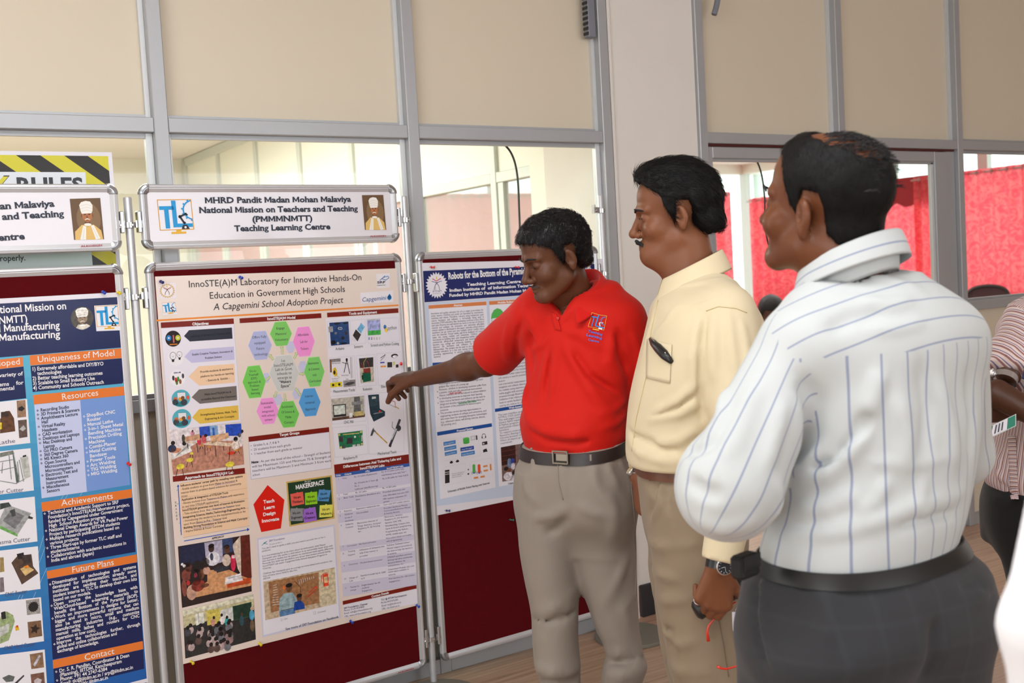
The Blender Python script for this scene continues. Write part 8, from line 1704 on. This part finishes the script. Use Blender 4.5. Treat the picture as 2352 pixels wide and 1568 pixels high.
    co_['st_dummy'] = 1; at = co_.data.attributes.new('st', 'FLOAT', 'POINT'); cs = np.array([(.004, .004, .005, .008, .040)[i % 5] for i in range(len(co_.data.vertices))], np.float32); at.data.foreach_set('value', cs); del co_['st_dummy']
    sd = mat('white_seam', (214, 214, 210), .8)
    tm = mat('charcoal_trouser_wool', (38, 39, 43), .8, 0, var=.12, vscale=3, bump=.05, bscale=900, sheen=.1)
    nt_ = tm.node_tree; b = nt_.nodes['Principled BSDF']; src = b.inputs['Base Color'].links[0].from_socket; tc = nt_.nodes.new('ShaderNodeTexCoord')
    for i_, (rot_, sc_) in enumerate(((0, 22), (90, 22))):
        wv = nt_.nodes.new('ShaderNodeTexWave'); wv.inputs['Scale'].default_value = 5.5; wv.bands_direction = ('X', 'Z')[i_]; wv.inputs['Distortion'].default_value = .6
        mr = nt_.nodes.new('ShaderNodeMapRange'); mr.inputs['From Min'].default_value = .90; mr.inputs['To Max'].default_value = .35; mx = nt_.nodes.new('ShaderNodeMix'); mx.data_type = 'RGBA'; mx.inputs['B'].default_value = lin((50, 52, 57))
        nt_.links.new(tc.outputs['Object'], wv.inputs[0]); nt_.links.new(wv.outputs['Fac'], mr.inputs['Value']); nt_.links.new(mr.outputs[0], mx.inputs['Factor']); nt_.links.new(src, mx.inputs['A']); src = mx.outputs['Result']
    nt_.links.new(src, b.inputs['Base Color'])
    def tr0(p): b = stack(p, hips, 2.2); b = smin(b, stack(p, legL, 2.05), .05); return smin(b, stack(p, legR, 2.05), .05)
    T = lambda pts, w, h: tfold(tr0, pts, w, h, 1.1, 2.6)
    tf = [T([(2150, 1420), (2148, 1500), (2120, 1568)], .016, -.012), T([(1745, 1330), (1735, 1420), (1765, 1540)], .008, -.010), T([(2210, 1360), (2240, 1345), (2262, 1340)], .010, -.010), T([(2215, 1375), (2245, 1365), (2268, 1362)], .010, .007), T([(1760, 1310), (1752, 1420), (1780, 1530)], .010, .007), T([(1900, 1300), (1895, 1400), (1900, 1500)], .02, .004)]
    tff = fold_fn(tf); zt = hips[1][0]-.004
    to = sdf_obj('trousers', lambda p: smax(smax(tr0(p)-tff(p)-.001*bark(p, 24), p[:, 2]-zt-tl(p), .003), .05-p[:, 2], .004), axis([(1.0, 1.95, .0085)]), axis([(.85, 1.75, .0085)]), axis([(.03, .6, .016), (.6, zt+.02, .0085)]), tm, root)
    lb = mat('black_belt_leather', (16, 15, 16), .4); band_mesh('belt', None, zt-.020, zt+.004, hips, .0003, lb, root, th=.003)
    for x, y in ((1906, 1290), (2074, 1260), (2132, 1250)): seam(to, [(x, y-14), (x+4, y+16), (x+6, y+44)], .0045, tm, root, 'belt_loop', .004)
    pc = empty('belt_pouch', tuple(A(1712, 1296, d-.135)), math.radians(10), label='black pouch on the belt of the white striped shirt man', cat='pouch')
    MB().box(-.026, .024, -.014, .014, -.020, .018, .006).build('pouch_body', mat('black_nylon', (12, 12, 14), .7), pc); MB().box(-.023, .021, -.0155, -.014, -.004, .0185, .001).build('flap', mat('black_nylon_flap', (16, 16, 18), .6), pc)
    for lg in (legL, legR):
        r = sorted(lg)[0]; shoe(root, (r[1], r[2]+.05, 0), psi, M['shoe'])
    adopt(root)
make_white()
# ================================================================ man with folded arms at the right edge
def make_edge():
    d = 3.0; psi = 78
    root = person_root(A(2395, 1100, d), 'man with folded arms in a pink striped shirt at the right edge')
    H = Head(A(2444, 592, d), math.radians(57+12), 0, 0, 1.0)
    rows = [TR(700, 2350, 2520, d, .62, psi), TR(740, 2330, 2545, d, .62, psi), TR(820, 2325, 2545, d, .66, psi), TR(900, 2318, 2540, d, .72, psi), TR(1000, 2302, 2535, d, .78, psi), TR(1060, 2292, 2535, d, .80, psi), TR(1105, 2286, 2535, d, .80, psi), TR(1130, 2296, 2535, d, .80, psi), TR(1150, 2303, 2535, d, .78, psi)]
    hips = [TR(1090, 2300, 2525, d, .74, psi), TR(1150, 2282, 2525, d, .74, psi), TR(1200, 2284, 2525, d, .7, psi), TR(1260, 2300, 2500, d, .5, psi)]
    leg = [TR(1140, 2281, 2420, d, 1, psi), TR(1220, 2284, 2425, d, 1, psi), TR(1300, 2309, 2430, d, 1, psi), TR(1400, 2330, 2440, d, 1, psi), TR(1568, 2362, 2460, d, 1, psi), TR(1850, 2370, 2470, d, 1, psi)]
    leg2 = [TR(1140, 2400, 2530, d, 1, psi), TR(1300, 2410, 2530, d, 1, psi), TR(1568, 2420, 2530, d, 1, psi), TR(1850, 2430, 2530, d, 1, psi)]
    shF = A(2365, 735, d+.05); elF = A(2318, 855, d-.08); elA = A(2290, 905, d-.14); hnd = A(2400, 965, d-.24); el2 = A(2276, 940, d-.10); h2 = A(2420, 935, d-.16); shN = A(2500, 740, d-.1)
    def body(p):
        b = stack(p, inset(rows[1:-1], .028), 2.1); b = smin(b, stack(p, inset(hips[1:], .024), 2.1), .02); b = smin(b, stack(p, inset(leg[1:], .022), 2), .02); b = smin(b, stack(p, inset(leg2[1:], .022), 2), .02)
        b = smin(b, rcone(p, shF, elF, .044, .036), .02); b = smin(b, rcone(p, elA, hnd, .040, .028), .015); b = smin(b, rcone(p, el2, h2, .036, .028), .008)
        b = smin(b, rcone(p, A(2440, 700, d), A(2440, 640, d), .06, .056), .03); return smin(b, group(p, H.sdf, H.w((0, 0, 0)), .17), .022)
    c = np.array(H.w((0, 0, 0)))
    sdf_obj('body', body, axis([(2.45, c[0]-.13, .008), (c[0]-.13, c[0]+.13, .0032), (c[0]+.13, 3.4, .012)]), axis([(1.2, c[1]-.13, .008), (c[1]-.13, c[1]+.13, .0032), (c[1]+.13, 2.1, .008)]), axis([(.03, .9, .02), (.9, c[2]-.17, .007), (c[2]-.17, c[2]+.14, .003)]), skin_mat('deep_brown_skin', (78, 48, 34), .42), root)
    line = [(0, .076), (30, .070), (50, .050), (62, .015), (80, -.028), (90, -.015), (98, .03), (108, .016), (116, -.03), (180, -.066)]
    sdf_obj('hair', lambda p: H.hair(p, .012, line, .0026, 80), axis([(c[0]-.15, c[0]+.15, .005)]), axis([(c[1]-.15, c[1]+.15, .005)]), axis([(c[2]-.1, c[2]+.16, .005)]), hair_mat('dark_hair_edge', (18, 16, 16), (40, 38, 38), .66), root)
    eyes(H, root); hairs_strip('moustache', H, [(-.026, .090, -.063), (0, .1035, -.0565), (.026, .090, -.063)], .003, mat('black_moustache', (14, 12, 12), .7), root)
    sm = stripe_mat('pink_striped_cotton', (222, 202, 196), (150, 104, 104), .0125, .0034, (120, 112, 150))
    ax = (elF-shF)/np.linalg.norm(elF-shF)
    def slv(p): s = rcone(p, shF, elF+ax*.03, .066, .064); s = smin(s, ellip(p, A(2322, 800, d-.04), (.06, .06, .035)), .03); return smax(s, (p-elF)@ax-.012, .004)
    def trunk(p): return smin(stack(p, rows, 2.15), rcone(p, A(2390, 722, d+.03), shN, .055, .055), .05)
    def sh0(p): return smin(trunk(p), slv(p), .02)
    T = lambda pts, w, h: tfold(sh0, pts, w, h, 2.4, 3.8)
    fl = [T([(2300, 790), (2320, 800), (2345, 795)], .008, .008), T([(2290, 815), (2315, 825), (2345, 820)], .007, -.007), T([(2285, 835), (2310, 845), (2340, 840)], .007, .007), T([(2330, 760), (2345, 770), (2352, 760)], .007, -.006), T([(2300, 1040), (2292, 1075), (2300, 1110)], .010, .010), T([(2290, 1095), (2310, 1120), (2330, 1135)], .008, -.006)]
    ff = fold_fn(fl); zb = rows[-2][0]
    so = sdf_obj('shirt', lambda p: smax(sh0(p)-ff(p)-.001*bark(p, 40), zb-p[:, 2], .004), axis([(2.45, 3.35, .007)]), axis([(1.15, 2.1, .007)]), axis([(zb-.02, 1.42, .007)]), sm, root)
    cx, cy = rows[4][1], rows[4][2]; th = math.radians(psi)
    def st(cc, P):
        u = (P[..., 0]-cx)*math.cos(th)+(P[..., 1]-cy)*math.sin(th); v = -(P[..., 0]-cx)*math.sin(th)+(P[..., 1]-cy)*math.cos(th)
        sv = ((P-shF)@ax); return np.where((slv(cc) < trunk(cc))[:, None], sv*.8+.4*u, np.arctan2(u, v)*.15)+10
    set_stripe(so, st)
    def pl_st(c_, P): return ((P[..., 2])+(P[..., 0])*.8)+10
    pk = surf_patch('placket', so, [(2316, 1000), (2334, 1000), (2340, 1146), (2322, 1146)], 4, 14, sm, root, .0018, solid=.001); set_stripe(pk, pl_st)
    tm = cloth_mat('black_trouser_cloth', (20, 20, 21), .8)
    tr0 = lambda p: smin(smin(stack(p, hips, 2.2), stack(p, leg, 2.05), .03), stack(p, leg2, 2.05), .03)
    sdf_obj('trousers', lambda p: smax(tr0(p), .05-p[:, 2], .004), axis([(2.4, 3.4, .011)]), axis([(1.2, 2.1, .011)]), axis([(.03, hips[0][0], .011)]), tm, root)
    for lg in (leg, leg2):
        r = sorted(lg)[0]; shoe(root, (r[1]-.05*math.sin(th), r[2]+.05*math.cos(th), 0), psi, M['shoe'])
    adopt(root)
    w = A(2296, 862, d-.10)
    watch(A(2306, 872, d-.115), Vector(elA-elF)+Vector((0, 0, -.04)), -Vector(RGT)+Vector((0, 0, .3)), 'silver wristwatch under the rolled pink striped sleeve', M['steel'], (200, 200, 204), .034, .8)
    # name card on a lanyard
    q = [A(2253, 1016, d-.20), A(2262, 984, d-.20), A(2334, 950, d-.22), A(2334, 978, d-.22)]; o0 = V3(q[0])
    cd = empty('name_card', tuple(o0), label='green and white name card hanging below the folded arms', cat='name card')
    Q = [Vector(x-o0) for x in q]; nn = (Q[1]-Q[0]).cross(Q[3]-Q[0]).normalized(); nn = nn if nn.dot(Vector(FWD)) < 0 else -nn
    def sheet(name, ab, off, m):
        f = lambda a, b: Q[0]*(1-a)*(1-b)+Q[1]*(1-a)*b+Q[2]*a*b+Q[3]*a*(1-b); a0, a1, b0, b1 = ab
        vs = [tuple(f(a, b)+nn*(off+t)) for t in (0, .0008) for a, b in ((a0, b0), (a1, b0), (a1, b1), (a0, b1))]; o = mesh(name, vs, [(0, 1, 2, 3), (7, 6, 5, 4), (0, 4, 5, 1), (1, 5, 6, 2), (2, 6, 7, 3), (3, 7, 4, 0)], m, cd); recalc(o)
    sheet('plastic_sleeve', (0, 1, 0, 1), 0, mat('card_plastic', (196, 206, 206), .2)); sheet('green_band', (.03, .26, .08, .94), .001, mat('card_green', (40, 130, 108), .4)); sheet('green_band', (.74, .97, .08, .94), .001, mat('card_green2', (40, 130, 108), .4)); sheet('white_field', (.27, .73, .08, .94), .001, M['paper'])
    for k in range(3): sheet('name_line', (.36+.1*k, .40+.1*k, .2, .86), .002, mat('card_ink', (70, 70, 80), .6))
    nv = mat('navy_lanyard_ribbon', (26, 40, 90), .7); lp = [A(2385, 760, d-.22), A(2362, 830, d-.245), A(2352, 870, d-.25)]
    MB().tube([tuple(p) for p in lp], .006, 8).build('lanyard', nv, None); bpy.data.objects['lanyard'].parent = cd; bpy.data.objects['lanyard'].matrix_parent_inverse = Matrix.Translation(-Vector(o0))
make_edge()
# ================================================================ bystander just outside the frame: a white sleeve shows at the lower right
def make_near():
    d = 1.05; psi = 20; cx = 2690
    root = person_root(A(cx, 900, d), 'out-of-focus bystander whose white shirt edges into the lower right corner')
    rows = [TR(y, a, b, d, .6, psi) for y, a, b in ((880, 2560, 2900), (1000, 2470, 2950), (1200, 2420, 2960), (1350, 2400, 2960), (1600, 2405, 2950), (1900, 2410, 2950))]
    legs = [TR(y, a, b, d, .7, psi) for y, a, b in ((1850, 2430, 2940), (2200, 2430, 2930), (2800, 2450, 2900), (4000, 2480, 2860))]
    s_, e_ = A(2520, 1010, d), A(2395, 1440, d-.04); w_ = A(2420, 1800, d-.02)
    hc = A(2720, 560, d)
    H = Head(hc, math.radians(20), 0, 0, .98)
    body = lambda p: smin(smin(smin(stack(p, inset(rows, .02)), stack(p, legs), .03), smin(rcone(p, s_, e_, .03, .026), rcone(p, e_, w_, .026, .02), .02), .02), smin(rcone(p, A(2720, 860, d), hc, .055, .055), group(p, H.sdf, hc, .17), .02), .03)
    sdf_obj('body', body, axis([(.7, 1.6, .011)]), axis([(.0, .9, .011)]), axis([(.02, 1.2, .03), (1.2, 1.75, .008)]), skin_mat('skin_bystander', (120, 74, 48), .45), root)
    sh = lambda p: smin(stack(p, rows, 2.1), smin(rcone(p, s_, e_, .05, .036), rcone(p, e_, w_, .036, .03), .02), .02)
    sdf_obj('shirt', sh, axis([(.7, 1.6, .009)]), axis([(.0, .9, .009)]), axis([(min(r[0] for r in rows)-.02, 1.5, .009)]), cloth_mat('white_bystander_shirt', (232, 232, 236), .8), root)
    sdf_obj('trousers', lambda p: smax(stack(p, [(r[0], r[1], r[2], r[3]+.012, r[4]+.012, r[5]) for r in legs]), .04-p[:, 2], .003), axis([(.7, 1.6, .012)]), axis([(.0, .9, .012)]), axis([(.02, legs[0][0]+.01, .02)]), cloth_mat('navy_bystander_trousers', (30, 34, 46), .8), root)
    sdf_obj('hair', lambda p: H.hair(p, .012), axis([(hc[0]-.15, hc[0]+.15, .006)]), axis([(hc[1]-.15, hc[1]+.15, .006)]), axis([(hc[2]-.1, hc[2]+.16, .006)]), hair_mat('bystander_hair', (18, 16, 16), (40, 38, 38), .66), root)
    adopt(root)
make_near()
# ================================================================ seated person far behind the door glass
def make_seated():
    d = 8.0; c = A(1772, 716, d)
    root = person_root(A(1775, 900, d), 'seated person far behind the door glass, only the black-haired head top showing')
    H = Head(c-V3((0, 0, .02)), math.radians(150), math.radians(-25), 0, .98); b0 = c+V3((0, 0, -.16))
    base = V3((c[0], c[1]+.05, 0))
    sk = lambda p: smin(smin(H.sdf(p), rcone(p, c-V3((0, 0, .05)), b0, .05, .055), .03), smin(ellip(p, b0-V3((0, 0, .30)), (.19, .12, .30)), smin(rcone(p, base+V3((-.1, 0, .45)), base+V3((-.12, -.4, .48)), .07, .06), rcone(p, base+V3((-.12, -.4, .46)), base+V3((-.12, -.4, .04)), .05, .04), .02), .04), .04)
    sdf_obj('body', sk, axis([(c[0]-.4, c[0]+.4, .014)]), axis([(c[1]-.6, c[1]+.4, .014)]), axis([(.02, c[2]+.2, .014)]), skin_mat('seated_skin', (96, 60, 40), .45), root)
    sdf_obj('hair', lambda p: H.hair(p, .022), axis([(c[0]-.16, c[0]+.16, .008)]), axis([(c[1]-.16, c[1]+.16, .008)]), axis([(c[2]-.15, c[2]+.17, .008)]), hair_mat('seated_hair', (22, 20, 26), (34, 32, 38), .7), root)
    sdf_obj('shirt', lambda p: smin(ellip(p, b0-V3((0, 0, .28)), (.215, .145, .30)), rcone(p, b0+V3((-.17, 0, -.08)), b0+V3((.17, 0, -.08)), .06, .06), .03), axis([(c[0]-.4, c[0]+.4, .014)]), axis([(c[1]-.4, c[1]+.4, .014)]), axis([(.3, c[2]+.0, .014)]), cloth_mat('seated_shirt', (190, 120, 120), .8), root)
    adopt(root)
    office_chair((c[0], c[1]+.26, 0), math.radians(180), 'dark office chair under the seated person behind the door glass')
make_seated()
